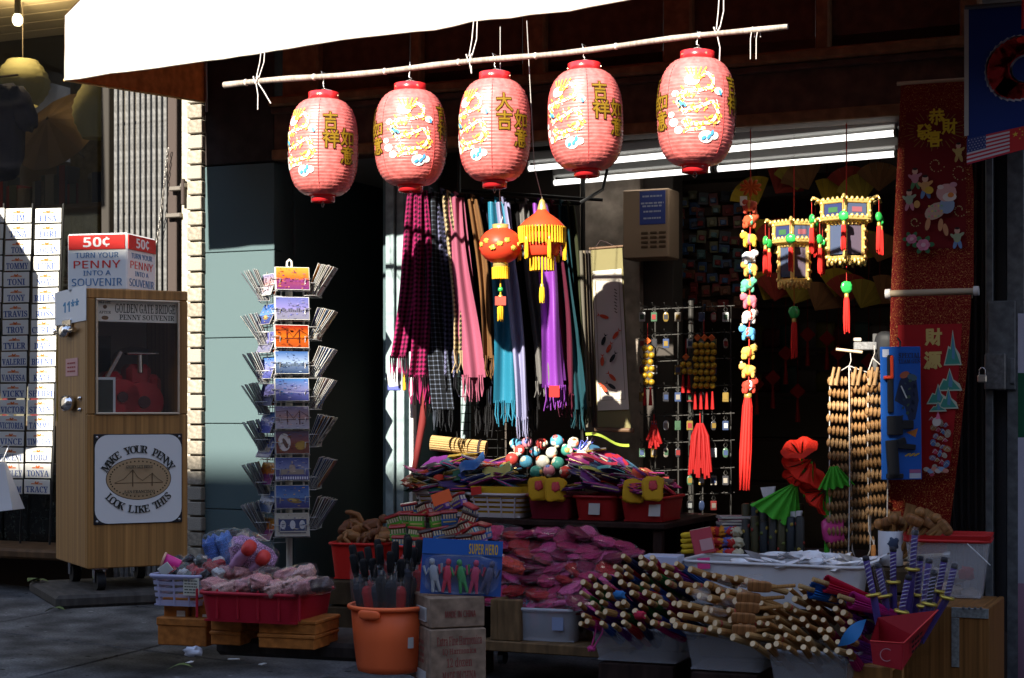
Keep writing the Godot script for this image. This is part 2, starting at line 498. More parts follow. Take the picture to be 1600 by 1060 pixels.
func build_street():
	var con := M(Color(0.27, 0.27, 0.275), 0.85, {"tex": "pave", "scale": 0.55, "world": true})
	var con2 := M(Color(0.24, 0.24, 0.245), 0.88, {"tex": "pave", "scale": 0.48, "world": true})
	var ex := Vector3(1, -0.045, 0).normalized()
	var ez := Vector3(0, -0.02, 1); ez = (ez - ex * ez.dot(ex)).normalized()
	var bs := Basis(ex, ez.cross(ex), ez)
	var walk := Node3D.new(); walk.name = "sidewalk"; add_child(walk)
	tag(walk, "grey concrete sidewalk of large slabs sloping along the shop fronts", "", "", "structure")
	pbox(walk, "bed", Vector3(1.0, ground_y(1.0, 1.4) - 0.16, 1.4), Vector3(12, 0.2, 4.2), M(Color(0.05, 0.05, 0.05), 0.95), 0.0, bs)
	for i in 13:
		for j in 4:
			var c := Vector3(-4.6 + i * 0.92, 0, -0.25 + j * 0.92)
			c.y = ground_y(c.x, c.z) - 0.04
			pbox(walk, "slab", c, Vector3(0.912, 0.08, 0.912), con if (i * 3 + j * 5) % 4 < 2 else con2, 0.006, bs)
	var kerb := Node3D.new(); kerb.name = "kerb"; add_child(kerb)
	tag(kerb, "pale granite kerb along the edge of the sidewalk", "", "", "structure")
	for i in 8:
		var x := -4.5 + i * 1.5
		pbox(kerb, "stone", Vector3(x, ground_y(x, 3.48) - 0.11, 3.49), Vector3(1.49, 0.26, 0.16), con2, 0.015, bs)
	var road := part(self, "road", box_mesh(Vector3(220, 0.2, 9.0), 0.0), M(Color(0.05, 0.05, 0.053), 0.9, {"tex": "speck", "scale": 1.6, "relief": 0.15}), T(Vector3(1, ground_y(1, 8) - 0.2, 8.1), bs))
	tag(road, "dark asphalt roadway sloping past the shops", "", "", "structure")
	var far := part(self, "far_sidewalk", box_mesh(Vector3(220, 0.3, 3.2), 0.01), con2, T(Vector3(1, ground_y(1, 14) - 0.08, 14.1), bs))
	tag(far, "concrete sidewalk on the other side of the roadway", "", "", "structure")
	# the houses across the street, whose roof lines cut off the sun
	var xb := Z(1374, 600, 0.24).x - 0.31
	var gl := M(Color(0.03, 0.04, 0.05), 0.08)
	var fr := M(Color(0.4, 0.36, 0.3), 0.7)
	for e in [[xb - 100.0, xb, 9.92, Color(0.26, 0.23, 0.19), "three storey rendered building across the street", 3], [xb + 0.02, xb + 90.0, 15.2, Color(0.34, 0.25, 0.2), "taller five storey building across the street", 5]]:
		var w: float = e[1] - e[0]
		var b := thing("street_block", e[4], "building", T(Vector3((e[0] + e[1]) / 2, 0, 15.7)))
		pbox(b, "wall", Vector3(0, (e[2] - 3.0) / 2, 2.5), Vector3(w, e[2] + 1.5, 5), M(e[3], 0.9, {"tex": "cloudy", "scale": 0.6}), 0.0)
		pbox(b, "cornice", Vector3(0, e[2] - 0.5, 2.3), Vector3(w, 0.8, 5.2), M(Color(0.5, 0.46, 0.4), 0.85), 0.03)
		for i in int(w / 5.0):
			for j in e[5]:
				var wn := pbox(b, "window", Vector3(-w / 2 + 1.5 + i * 5.0, 1.6 + j * 2.7, -0.02), Vector3(1.3, 1.7, 0.12), fr, 0.01)
				pbox(wn, "pane", Vector3(0, 0, -0.05), Vector3(1.14, 1.54, 0.05), gl, 0.0)

	# the terraces that go on along this side of the street
	for e in [[4.75, 90.0, 11.0, Color(0.3, 0.24, 0.2), "tall terrace going on past the steel gate post"], [-90.0, -3.45, 12.0, Color(0.27, 0.25, 0.22), "tall terrace going on past the neighbouring shop"]]:
		var w: float = e[1] - e[0]
		var b := thing("terrace_building", e[4], "building", T(Vector3((e[0] + e[1]) / 2, 0, -0.1)))
		pbox(b, "wall", Vector3(0, e[2] / 2 - 2.0, -3.0), Vector3(w, e[2] + 4.0, 6.0), M(e[3], 0.9, {"tex": "cloudy", "scale": 0.5}), 0.0)
		for i in int(w / 6.0):
			for j in 3:
				var wn := pbox(b, "window", Vector3(-w / 2 + 3.0 + i * 6.0, 3.6 + j * 2.7, 0.0), Vector3(1.3, 1.6, 0.1), fr, 0.01)
				pbox(wn, "pane", Vector3(0, 0, 0.04), Vector3(1.14, 1.44, 0.04), gl, 0.0)

func build_neighbour():
	var n := thing("neighbour_shop", "glass fronted gift shop with dark marble base beside the white brick pier", "shop", T(Vector3.ZERO))
	var dark := M(Color(0.13, 0.115, 0.09), 0.85)
	var z := -0.22
	var xl := -3.2
	var xr := X0(176, z)
	# room behind the glass
	pbox(n, "floor", Vector3((xl + xr) / 2, 0.42, -1.7), Vector3(xr - xl, 0.06, 2.9), M(Color(0.1, 0.08, 0.06), 0.7))
	pbox(n, "back_wall", Vector3((xl + xr) / 2, 1.85, -3.0), Vector3(xr - xl, 2.9, 0.1), M(Color(0.16, 0.15, 0.1), 0.9, {"tex": "cloudy", "scale": 2.0}))
	pbox(n, "side_wall", Vector3(xl - 0.05, 1.5, -1.7), Vector3(0.1, 2.3, 2.9), dark)
	pbox(n, "party_wall", Vector3(xr + 0.08, 1.4, -1.7), Vector3(0.1, 2.7, 2.9), dark)
	for i in 7:
		pbox(n, "soffit_board", Vector3((xl + xr) / 2, 3.2 + i * 0.004, -0.36 - i * 0.19), Vector3(xr - xl, 0.03, 0.17), M(Color(0.55, 0.5, 0.36), 0.6), 0.006)
	for i in 11:  # outer boards out of view, added to shade the shop window
		pbox(n, "soffit_board", Vector3((xl + xr) / 2 - 0.03, 3.2, 0.0 + i * 0.19), Vector3(xr - xl - 0.06, 0.03, 0.17), M(Color(0.55, 0.5, 0.36), 0.6), 0.006)
	pbox(n, "added_canopy_roof", Vector3((xl + xr) / 2 - 0.03, 3.25, 0.92), Vector3(xr - xl - 0.06, 0.05, 2.1), M(Color(0.2, 0.18, 0.15), 0.8))  # unseen slab over the added boards, keeps the sun off the window
	pbox(n, "ceiling", Vector3((xl + xr) / 2, 3.34, -1.6), Vector3(xr - xl + 0.3, 0.2, 3.1), dark)
	pbox(n, "upper_wall", Vector3(-1.75, 4.97, -1.6), Vector3(3.5, 3.0, 3.1), M(Color(0.2, 0.17, 0.13), 0.9))
	pbox(n, "head_beam", Vector3((xl + xr) / 2, 3.42, -0.2), Vector3(xr - xl, 0.17, 0.14), M(Color(0.4, 0.37, 0.27), 0.6), 0.01)
	# shop window
	var fr := M(Color(0.05, 0.045, 0.04), 0.45, {"metal": 0.3})
	pbox(n, "window_post", Vector3(xr - 0.02, 1.92, z), Vector3(0.05, 2.8, 0.08), fr)
	pbox(n, "window_rail", Vector3((xl + xr) / 2 - 0.05, 0.52, z), Vector3(xr - xl - 0.1, 0.06, 0.08), fr)
	pbox(n, "pane", Vector3((xl + xr) / 2 - 0.05, 1.93, z), Vector3(xr - xl - 0.1, 2.76, 0.008), M(Color(0.1, 0.11, 0.1), 0.03, {"alpha": 0.04, "spec": 0.4}), 0.0)
	# marble base and timber ledge
	for i in 4:
		pbox(n, "marble_panel", Vector3(xr - 0.33 - i * 0.69, 0.27, -0.19), Vector3(0.68, 0.46, 0.06), M(Color(0.11, 0.15, 0.13), 0.16, {"tex": "marble", "scale": 1.7}), 0.002)
	var wd := M(Color(0.16, 0.09, 0.045), 0.6, {"tex": "wood", "scale": Vector3(0.6, 3, 3)})
	pbox(n, "ledge", Vector3((xl + xr) / 2 + 0.1, 0.115, 0.06), Vector3(xr - xl + 0.1, 0.05, 0.42), wd, 0.012)
	pbox(n, "ledge_riser", Vector3((xl + xr) / 2 + 0.1, 0.0, -0.04), Vector3(xr - xl, 0.18, 0.12), M(Color(0.05, 0.035, 0.025), 0.8))
	# things inside the window
	var stem := Z(27, 0, -0.6); var bp := Z(27, 31, -0.6)
	var l := thing("pendant_lamp", "bare glowing bulb on a black stem under the pale soffit boards", "lamp", T(bp))
	ptube(l, "stem", [Vector3(0, 0.032, 0), Vector3(0, 3.19 - bp.y, 0)], 0.018, M(Color(0.02, 0.02, 0.02), 0.5), 10)
	plathe(l, "bulb", [Vector2(0.0, -0.036), Vector2(0.018, -0.032), Vector2(0.03, -0.012), Vector2(0.03, 0.01), Vector2(0.018, 0.032), Vector2(0.0, 0.034)], M(Color(1, 0.9, 0.65), 0.4, {"glow": Color(1, 0.85, 0.5), "power": 2.0}), Transform3D(), 14)
	var om := OmniLight3D.new(); om.light_color = Color(1, 0.86, 0.62); om.light_energy = 0.09; om.light_size = 0.03; om.shadow_enabled = true; om.omni_range = 6; om.omni_attenuation = 2
	l.add_child(om)
	# paper lanterns, parasol, shirt, bric-a-brac
	var pale := M(Color(0.3, 0.3, 0.16), 0.8)
	for e in [[148, 175, 0.13, 0.3, "pale green paper lantern with zigzag sides hanging behind the shop window"], [35, 130, 0.16, 0.26, "squat cream paper lantern hanging under the glowing bulb"]]:
		var p := Z(e[0], e[1], -0.75)
		var o := thing("paper_globe", e[4], "paper lantern", T(p))
		var prof := []
		for i in 15:
			var t := i / 14.0
			prof.append(Vector2(e[2] * (0.55 + 0.45 * sin(t * PI)) * (1.0 if i % 2 == 0 else 0.94), (t - 0.5) * e[3]))
		plathe(o, "shade", prof, pale, Transform3D(), 16)
		ptube(o, "cord", [Vector3(0, e[3] * 0.5, 0), Vector3(0, 3.19 - p.y, 0)], 0.003, dark, 5)
	var pp := Z(92, 205, -1.2)
	var pa := thing("open_parasol", "open brown paper parasol with fine ribs behind the shop window", "parasol", T(pp, euler(1.0, 0.3, 0.3)))
	for i in 16:
		var a := TAU * i / 16.0; var b := TAU * (i + 1) / 16.0
		var s := ST()
		quad(s, Vector3(0, 0.12, 0), Vector3(cos(a), 0, sin(a)) * 0.3, Vector3(cos(b), 0, sin(b)) * 0.3, Vector3(0, 0.12, 0), Vector3.UP)
		part(pa, "gore", done(s), M(Color(0.12, 0.085, 0.05) * (1.0 if i % 2 else 0.8), 0.7))
	ptube(pa, "pole", [Vector3(0, 0.13, 0), Vector3(0, -0.25, 0)], 0.008, dark)
	var tsm := M(Color(0.03, 0.04, 0.09), 0.9, {"tex": "weave", "scale": 30.0})
	var ts := thing("dark_shirt", "dark navy shirt hanging at the shop window edge", "shirt", T(Z(-5, 205, -0.4)))
	part(ts, "body", lump_mesh(Vector3(0.17, 0.26, 0.06), 0.5, 0.12, 5), tsm)
	part(ts, "sleeve", lump_mesh(Vector3(0.06, 0.13, 0.05), 0.6, 0.1, 6), tsm, T(Vector3(0.18, 0.11, 0), euler(0, 0, 0.45)))
	pbox(ts, "hanger", Vector3(0, 0.3, 0), Vector3(0.3, 0.012, 0.012), dark)
	var cols := [Color(0.14, 0.02, 0.02), Color(0.05, 0.06, 0.045), Color(0.1, 0.08, 0.04), Color(0.03, 0.04, 0.06), Color(0.16, 0.15, 0.11)]
	var sh := thing("display_shelf", "dark shelf unit with goods inside the neighbouring shop", "shelf", T(Vector3((xl + xr) / 2, 0.45, -1.6)))
	for j in 4:
		pbox(sh, "board", Vector3(0, 0.3 + j * 0.45, 0), Vector3(xr - xl - 0.2, 0.03, 0.34), M(Color(0.12, 0.09, 0.06), 0.7))
	for j in 4:
		for i in 9:
			var w := rc(0.08, 0.16); var h := rc(0.1, 0.28)
			var o := thing("gift_box", "dim gift box standing on a shelf inside the neighbouring shop", "box", T(Vector3(X0(8 + i * 19, -1.6) + rc(-0.02, 0.02), 0.765 + j * 0.45 + h / 2, -1.6)), "gift boxes inside the neighbouring shop")
			var m := M(cols[(i * 2 + j) % 5], 0.5)
			pbox(o, "carton", Vector3.ZERO, Vector3(w, h, 0.12), m)
			pbox(o, "sleeve", Vector3(0, 0, 0), Vector3(w * 0.5, h + 0.004, 0.124), M(cols[(i + j + 2) % 5], 0.5), 0.001)
	# added screen out of view, cut to throw the slanted shade on the plates
	var sd := Vector3(-0.02, 0.6, 1.0)
	var scr := thing("added_shade_screen", "unseen slanted canvas screen added to shade part of the name plates", "screen", T(Vector3.ZERO))
	var w0 := [Z(-60, 250, 0.0), Z(8, 345, 0.0), Z(61, 432, 0.0), Z(58, 700, 0.0), Z(-60, 740, 0.0)]
	var cs := ST()
	for i in range(1, 4): tri(cs, w0[0] + sd, w0[i] + sd, w0[i + 1] + sd, Vector3.BACK)
	part(scr, "canvas", done(cs), M(Color(0.4, 0.36, 0.3), 0.9))
	ptube(scr, "beam", [w0[0] + sd + Vector3(-0.3, 0.02, 0), w0[0] + sd + Vector3(0.02, 0.02, 0), Vector3(w0[0].x, w0[0].y + 0.62, -0.1)], 0.015, dark, 8)
	# white painted brick pier between the two shops
	var pier := thing("brick_pier", "narrow pier of white painted bricks between the two shop fronts", "pier", T(Vector3.ZERO))
	var bx0 := X0(292.5, 0.03); var bx1 := X0(315, 0.03)
	pbox(pier, "core", Vector3((bx0 + bx1) / 2 - 0.01, 1.3, -0.12), Vector3(bx1 - bx0 - 0.012, 3.0, 0.25), M(Color(0.16, 0.13, 0.1), 0.95))
	var bm := [M(Color(0.42, 0.38, 0.31), 0.8, {"tex": "cloudy", "scale": 6.0, "relief": 0.2}), M(Color(0.36, 0.32, 0.26), 0.85, {"tex": "cloudy", "scale": 7.0, "relief": 0.2}), M(Color(0.46, 0.43, 0.37), 0.8, {"tex": "speck", "scale": 5.0, "relief": 0.2})]
	for i in 40:
		var y := -0.1 + i * 0.0752
		pbox(pier, "brick", Vector3((bx0 + bx1) / 2 + rc(-0.002, 0.002), y, -0.09 + rc(-0.003, 0.003)), Vector3(bx1 - bx0, 0.0655, 0.25), bm[rng.randi_range(0, 2)], 0.004)
	var gx := X0(283, -0.02)
	pbox(pier, "corner_strip", Vector3((gx + bx0) / 2 - 0.001, 1.3, -0.1), Vector3(bx0 - gx - 0.002, 3.0, 0.16), M(Color(0.62, 0.56, 0.44), 0.8, {"tex": "cloudy", "scale": 5.0}))
	# folded scissor gate
	var gate := thing("folding_gate", "folded grey steel scissor gate standing against the white brick pier", "gate", T(Vector3.ZERO))
	var steel := M(Color(0.24, 0.24, 0.24), 0.45, {"metal": 0.5, "tex": "cloudy", "scale": 5.0})
	var rust := M(Color(0.07, 0.055, 0.05), 0.6, {"metal": 0.4})
	for i in 10:
		var p: float = 182 + i * 8.6
		var a := X0(p, -0.06 + 0.012 * (i % 2))
		pbox(gate, "slat", Vector3(a, 1.32, -0.06 + 0.012 * (i % 2)), Vector3(0.02, 2.7, 0.022), steel, 0.002, euler(0, 0, rc(-0.0015, 0.0015)))
	for y in [0.5, 1.02, 1.84, 2.3]:
		for i in 9:
			var a := X0(184 + i * 8.6, -0.08)
			pbox(gate, "link", Vector3(a + 0.012, y, -0.082), Vector3(0.03, 0.012, 0.005), rust, 0.001, euler(0, 0, 0.5 if i % 2 else -0.5))
	pbox(gate, "post", Vector3(X0(272, -0.05), 1.32, -0.06), Vector3(0.055, 2.8, 0.06), rust)
	for e in [[275, 295, 0.07], [272, 337, 0.09], [287, 290, 0.03]]:
		pbox(gate, "latch_plate", Z(e[0], e[1], -0.01), Vector3(e[2], 0.022, 0.03), M(Color(0.2, 0.18, 0.16), 0.5, {"metal": 0.6}))
	pbox(gate, "latch_bar", Z(286, 300, 0.0), Vector3(0.018, 0.13, 0.02), rust)
	var ch := ST()
	for i in 22:
		var t := i / 21.0
		var p := Z(lerpf(262, 245, t), lerpf(235, 380, t) + sin(t * PI) * 8.0, 0.0)
		var d := Basis(Vector3.FORWARD, 0.3) * Basis(Vector3.UP, PI / 2 * (i % 2))
		var ring := []
		for k in 9: ring.append(p + d * Vector3(cos(TAU * k / 8) * 0.006, sin(TAU * k / 8) * 0.013, 0))
		add_tube(ch, ring, 0.0022, 5, false)
	part(gate, "chain", done(ch), M(Color(0.3, 0.28, 0.26), 0.4, {"metal": 0.8}))

func build_shop():
	var b := thing("souvenir_shop", "souvenir shop front with teal wall panels and dark brown transom above", "shop", T(Vector3.ZERO))
	var teal := M(Color(0.125, 0.19, 0.205), 0.55, {"tex": "speck", "scale": 9.0})
	var brown := M(Color(0.13, 0.07, 0.05), 0.65, {"tex": "cloudy", "scale": 1.6})
	var wood := M(Color(0.27, 0.135, 0.065), 0.6, {"tex": "cloudy", "scale": 2.2})
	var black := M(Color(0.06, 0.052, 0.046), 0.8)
	var xa := X0(428); var xb := X0(600); var xr := X0(1492)
	# teal panels with recessed joints
	var ys := [-0.25, 0.35, 0.77, 1.19, 1.61, 2.035]
	pbox(b, "backing", Vector3(xa / 2, 0.9, -0.12), Vector3(xa - 0.012, 2.3, 0.12), teal)
	for i in 5:
		pbox(b, "wall_panel", Vector3(xa / 2, (ys[i] + ys[i + 1]) / 2, -0.04), Vector3(xa, ys[i + 1] - ys[i] - 0.0035, 0.08), teal, 0.003)
	pbox(b, "wall_head", Vector3(xa / 2, 2.55, -0.05), Vector3(xa, 1.02, 0.1), M(Color(0.05, 0.04, 0.038), 0.7, {"tex": "cloudy", "scale": 1.3}))
	# open doorway into a long passage with the same teal walls
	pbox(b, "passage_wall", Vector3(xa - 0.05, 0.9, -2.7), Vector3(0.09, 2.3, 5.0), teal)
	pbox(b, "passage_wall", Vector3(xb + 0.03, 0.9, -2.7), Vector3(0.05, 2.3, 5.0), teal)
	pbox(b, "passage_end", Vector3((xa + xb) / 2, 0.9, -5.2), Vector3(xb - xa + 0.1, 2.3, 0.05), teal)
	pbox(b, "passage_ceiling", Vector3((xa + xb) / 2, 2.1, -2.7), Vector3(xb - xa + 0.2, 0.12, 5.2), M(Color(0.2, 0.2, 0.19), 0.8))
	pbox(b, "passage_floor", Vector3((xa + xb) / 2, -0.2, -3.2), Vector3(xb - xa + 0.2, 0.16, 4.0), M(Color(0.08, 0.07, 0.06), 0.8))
	pbox(b, "threshold", Vector3((xa + xb) / 2, -0.12, -0.6), Vector3(xb - xa + 0.2, 0.16, 1.2), M(Color(0.1, 0.1, 0.1), 0.9))
	# pale posts at the shop side of the doorway
	var pale := M(Color(0.36, 0.47, 0.49), 0.5, {"tex": "cloudy", "scale": 2.0})
	slab(b, "door_post", 602, 615, -0.3, 2.04, 0.0, 0.06, pale)
	slab(b, "door_post", 619, 631, -0.3, 2.04, -0.012, 0.06, pale)
	slab(b, "post_gap", 598, 650, -0.3, 2.04, -0.06, 0.05, teal)
	slab(b, "door_post", 639, 645, -0.3, 2.04, 0.0, 0.04, M(Color(0.7, 0.72, 0.72), 0.5))
	for e in [[664, 672], [702, 712], [716, 732]]:
		slab(b, "side_board", e[0], e[1], -0.3, 1.3, -0.45, 0.03, pale)
	# fascia, sill and transom
	pbox(b, "fascia", Vector3((xa + 4.6) / 2, 2.165, -0.06), Vector3(4.6 - xa, 0.25, 0.12), brown, 0.003)
	pbox(b, "casing", Vector3((xa + 4.6) / 2, 2.065, 0.012), Vector3(4.6 - xa, 0.05, 0.03), wood, 0.006)
	pbox(b, "sill", Vector3((xa + 4.6) / 2, 2.315, 0.0), Vector3(4.6 - xa, 0.045, 0.13), wood, 0.01)
	pbox(b, "sill_fillet", Vector3((xa + 4.6) / 2, 2.277, -0.01), Vector3(4.6 - xa, 0.03, 0.09), brown, 0.006)
	var edges := [440, 496, 640, 656, 816, 850, 1036, 1080, 1274, 1296, 1500, 1530]
	for i in range(0, 12, 2):
		slab(b, "mullion", edges[i], edges[i + 1], 2.338, 3.05, 0.0, 0.1, wood, 0.008)
	for i in range(1, 11, 2):
		slab(b, "transom_pane", edges[i], edges[i + 1], 2.34, 3.05, -0.05, 0.03, M(Color(0.11, 0.055, 0.042), 0.4, {"tex": "cloudy", "scale": 2.0}), 0.0)
		slab(b, "glazing_bead", edges[i], edges[i + 1], 2.34, 2.36, -0.035, 0.014, wood, 0.003)
	pbox(b, "upper_wall", Vector3(2.3, 5.0, -1.5), Vector3(4.6, 3.9, 3.1), M(Color(0.22, 0.16, 0.12), 0.9, {"tex": "cloudy", "scale": 0.7}))
	# room
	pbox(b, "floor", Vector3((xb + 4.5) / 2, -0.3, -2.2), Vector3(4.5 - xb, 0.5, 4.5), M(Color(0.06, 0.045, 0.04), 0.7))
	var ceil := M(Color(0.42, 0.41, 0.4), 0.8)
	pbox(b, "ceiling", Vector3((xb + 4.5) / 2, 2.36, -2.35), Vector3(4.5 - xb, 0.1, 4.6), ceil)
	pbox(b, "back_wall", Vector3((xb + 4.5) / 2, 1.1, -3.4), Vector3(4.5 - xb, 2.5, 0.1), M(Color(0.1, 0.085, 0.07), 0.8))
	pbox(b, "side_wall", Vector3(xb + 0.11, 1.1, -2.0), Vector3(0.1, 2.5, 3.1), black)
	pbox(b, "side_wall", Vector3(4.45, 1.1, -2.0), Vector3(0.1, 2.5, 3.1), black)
	pbox(b, "ceiling_beam", Vector3((Z(1130, 0, -0.9).x + 4.4) / 2, 1.93, -1.3), Vector3(4.4 - Z(1130, 0, -0.9).x, 0.06, 0.14), black)
	# plaster pier with soot marks
	slab(b, "plaster_pier", 906, 1000, -0.1, 2.3, -0.85, 0.12, M(Color(0.36, 0.3, 0.25), 0.85, {"tex": "cloudy", "scale": 1.5, "relief": 0.1}))
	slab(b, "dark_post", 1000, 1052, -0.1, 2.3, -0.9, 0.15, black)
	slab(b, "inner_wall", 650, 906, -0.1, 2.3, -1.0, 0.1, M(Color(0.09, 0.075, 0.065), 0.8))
	# steel gate post at the far side
	var grey := M(Color(0.16, 0.17, 0.18), 0.5, {"metal": 0.35, "tex": "cloudy", "scale": 3.0})
	slab(b, "shutter_channel", 1484, 1544, -0.6, 2.04, -0.06, 0.2, M(Color(0.02, 0.02, 0.022), 0.5))
	for i in 5:
		slab(b, "channel_rib", 1490 + i * 11, 1495 + i * 11, -0.6, 2.04, -0.045, 0.03, M(Color(0.03, 0.03, 0.033), 0.45))
	slab(b, "gate_post", 1540, 1552, -0.6, 2.04, 0.06, 0.12, grey)
	slab(b, "gate_post", 1574, 1600, -0.6, 2.04, 0.06, 0.12, grey)
	slab(b, "gate_web", 1552, 1574, -0.6, 2.04, -0.02, 0.06, M(Color(0.05, 0.05, 0.055), 0.6))
	slab(b, "end_wall", 1600, 1780, -0.7, 2.04, 0.02, 0.2, M(Color(0.08, 0.08, 0.085), 0.7))
	slab(b, "gate_plate", 1544, 1587, Y0(1560, 610, 0.08), Y0(1560, 470, 0.08), 0.075, 0.03, grey, 0.004)
	slab(b, "lock_housing", 1538, 1572, Y0(1560, 610, 0.1), Y0(1560, 552, 0.1), 0.09, 0.05, M(Color(0.2, 0.2, 0.205), 0.45, {"metal": 0.5, "tex": "cloudy", "scale": 6.0}), 0.006)
	slab(b, "hinge_leaf", 1578, 1586, Y0(1560, 600, 0.1), Y0(1560, 560, 0.1), 0.085, 0.03, grey)
	var pl := thing("padlock", "small steel padlock hanging on the gate lock housing", "padlock", T(Z(1535, 592, 0.13)))
	pbox(pl, "body", Vector3.ZERO, Vector3(0.036, 0.032, 0.016), M(Color(0.5, 0.47, 0.42), 0.35, {"metal": 0.8}), 0.005)
	ptube(pl, "shackle", [Vector3(-0.011, 0.014, 0), Vector3(-0.011, 0.034, 0), Vector3(-0.004, 0.043, 0), Vector3(0.004, 0.043, 0), Vector3(0.011, 0.034, 0), Vector3(0.011, 0.014, 0)], 0.003, M(Color(0.6, 0.6, 0.6), 0.25, {"metal": 0.9}), 6)
	# fluorescent battens inside
	tube_light("fluorescent tube on a white batten close behind the brown casing", [822, 264], [1405, 205], -0.4, true)
	tube_light("fluorescent tube with dark end caps on a hanging white batten deeper in the shop", [862, 286], [1405, 240], -0.75, false)

func tube_light(label: String, a: Array, b: Array, z: float, upper: bool):
	var p := Z(a[0], a[1], z); var q := Z(b[0], b[1], z + 0.25)
	q.y = lerpf(q.y, p.y, 0.35)
	var mid := (p + q) / 2; var dir := (q - p).normalized(); var len := (q - p).length()
	var up := Vector3.UP
	var bs := Basis(dir, (up - dir * dir.y).normalized(), dir.cross((up - dir * dir.y).normalized()))
	var t := thing("tube_light", label, "light", T(mid, bs))
	pbox(t, "batten", Vector3(0, 0.055, -0.06), Vector3(len, 0.05, 0.12), M(Color(0.4, 0.4, 0.39), 0.6), 0.008)
	for k in 2:
		var c := len * (0.25 if k else -0.25)
		var gl := part(t, "tube", tube_mesh([Vector3(c - len * 0.24, 0, 0), Vector3(c + len * 0.24, 0, 0)], 0.014, 10), M(Color(1, 1, 0.95), 0.3, {"glow": Color(1.0, 0.98, 0.92), "power": 0.75}))
		for e in [-1, 1]:
			ptube(gl, "end_cap", [Vector3(c + e * len * 0.24, 0, 0), Vector3(c + e * (len * 0.24 + 0.012), 0, 0)], 0.019, M(Color(0.1, 0.1, 0.1), 0.4), 10)
			pbox(gl, "holder", Vector3(c + e * (len * 0.24 + 0.004), 0.02, 0), Vector3(0.01, 0.035, 0.02), M(Color(0.5, 0.5, 0.48), 0.5))
	var al := AreaLight3D.new()
	al.area_size = Vector2(len * 0.96, 0.03)
	al.light_energy = 0.03
	al.light_color = Color(1.0, 0.98, 0.93)
	al.shadow_enabled = true
	t.add_child(al)
	al.position = Vector3(0, -0.022, 0)
	al.rotation = Vector3(-PI / 2, 0, 0)

func build_awning():
	var w := thing("awning", "white canvas awning with an ochre brown inside over the shop front", "awning", T(Vector3.ZERO))
	var c := Z(100, 125, 1.07)
	var e := Z(990, 0, 1.07)
	var x1 := 4.9
	var slope := (e.y - c.y) / (e.x - c.x)
	var top := 3.5
	var canvas := M(Color(0.8, 0.79, 0.74), 0.8, {"tex": "weave", "scale": 60.0, "back": Color(0.9, 0.84, 0.7)})
	var inside := M(Color(0.4, 0.2, 0.09), 0.85, {"tex": "cloudy", "scale": 2.0, "back": Color(0.7, 0.42, 0.22)})
	var n := FastNoiseLite.new(); n.frequency = 1.2
	var front := func(u, v, off):
		var x: float = lerpf(c.x, x1, u)
		var y0: float = c.y + slope * (x - c.x) + n.get_noise_1d(x * 40.0) * 0.004 + n.get_noise_1d(x * 1.3) * 0.014
		var z0: float = 1.07 - 0.012 * sin(v * PI) + n.get_noise_2d(x * 2.0, v * 3.0) * 0.008
		if v < 0.2: return Vector3(x, lerpf(y0, y0 + 0.28, v / 0.2), z0 - off)
		return Vector3(x, lerpf(y0 + 0.28, top, (v - 0.2) / 0.8), lerpf(z0, 0.02, (v - 0.2) / 0.8) - off)
	part(w, "canopy", grid_mesh(60, 20, func(u, v): return front.call(u, v, 0.0)), canvas)
	part(w, "lining", grid_mesh(60, 20, func(u, v): return front.call(u, v, 0.006)), inside)
	var hem := []
	for i in 61: hem.append(front.call(i / 60.0, 0.0, 0.003) + Vector3(0, 0.003, 0))
	ptube(w, "hem", hem, 0.0055, M(Color(0.6, 0.58, 0.5), 0.9), 6)
	var a := Z(318, 160, 0.0)
	var s := ST()
	var a_up := Vector3(c.x, top, 0.02)
	a = Vector3(c.x, a.y, 0.0)
	for off in [0.0]:
		quad(s, c, a, a_up, Vector3(c.x, c.y + 0.28, 1.07), Vector3.LEFT)
	part(w, "side_panel", done(s), inside)
	ptube(w, "side_hem", [c, a], 0.006, M(Color(0.5, 0.3, 0.12), 0.8), 6)
	ptube(w, "frame_bar", [a + Vector3(0.01, -0.05, 0.01), a_up + Vector3(0.01, 0, 0.02)], 0.008, M(Color(0.25, 0.25, 0.26), 0.4, {"metal": 0.7}), 8)
	ptube(w, "frame_bar", [c + Vector3(0.01, 0.04, -0.02), Vector3(x1 - 0.02, c.y + slope * (x1 - c.x) + 0.04, 1.04)], 0.011, M(Color(0.25, 0.25, 0.26), 0.4, {"metal": 0.7}), 8)

func G(px, py) -> Vector3:                           # the point on the sloping sidewalk
	var d := ray(px, py)
	var k := CAM.y - ground_y(CAM.x, CAM.z)
	return CAM + d * (k / -(d.y + 0.09 * d.x + 0.04 * d.z))

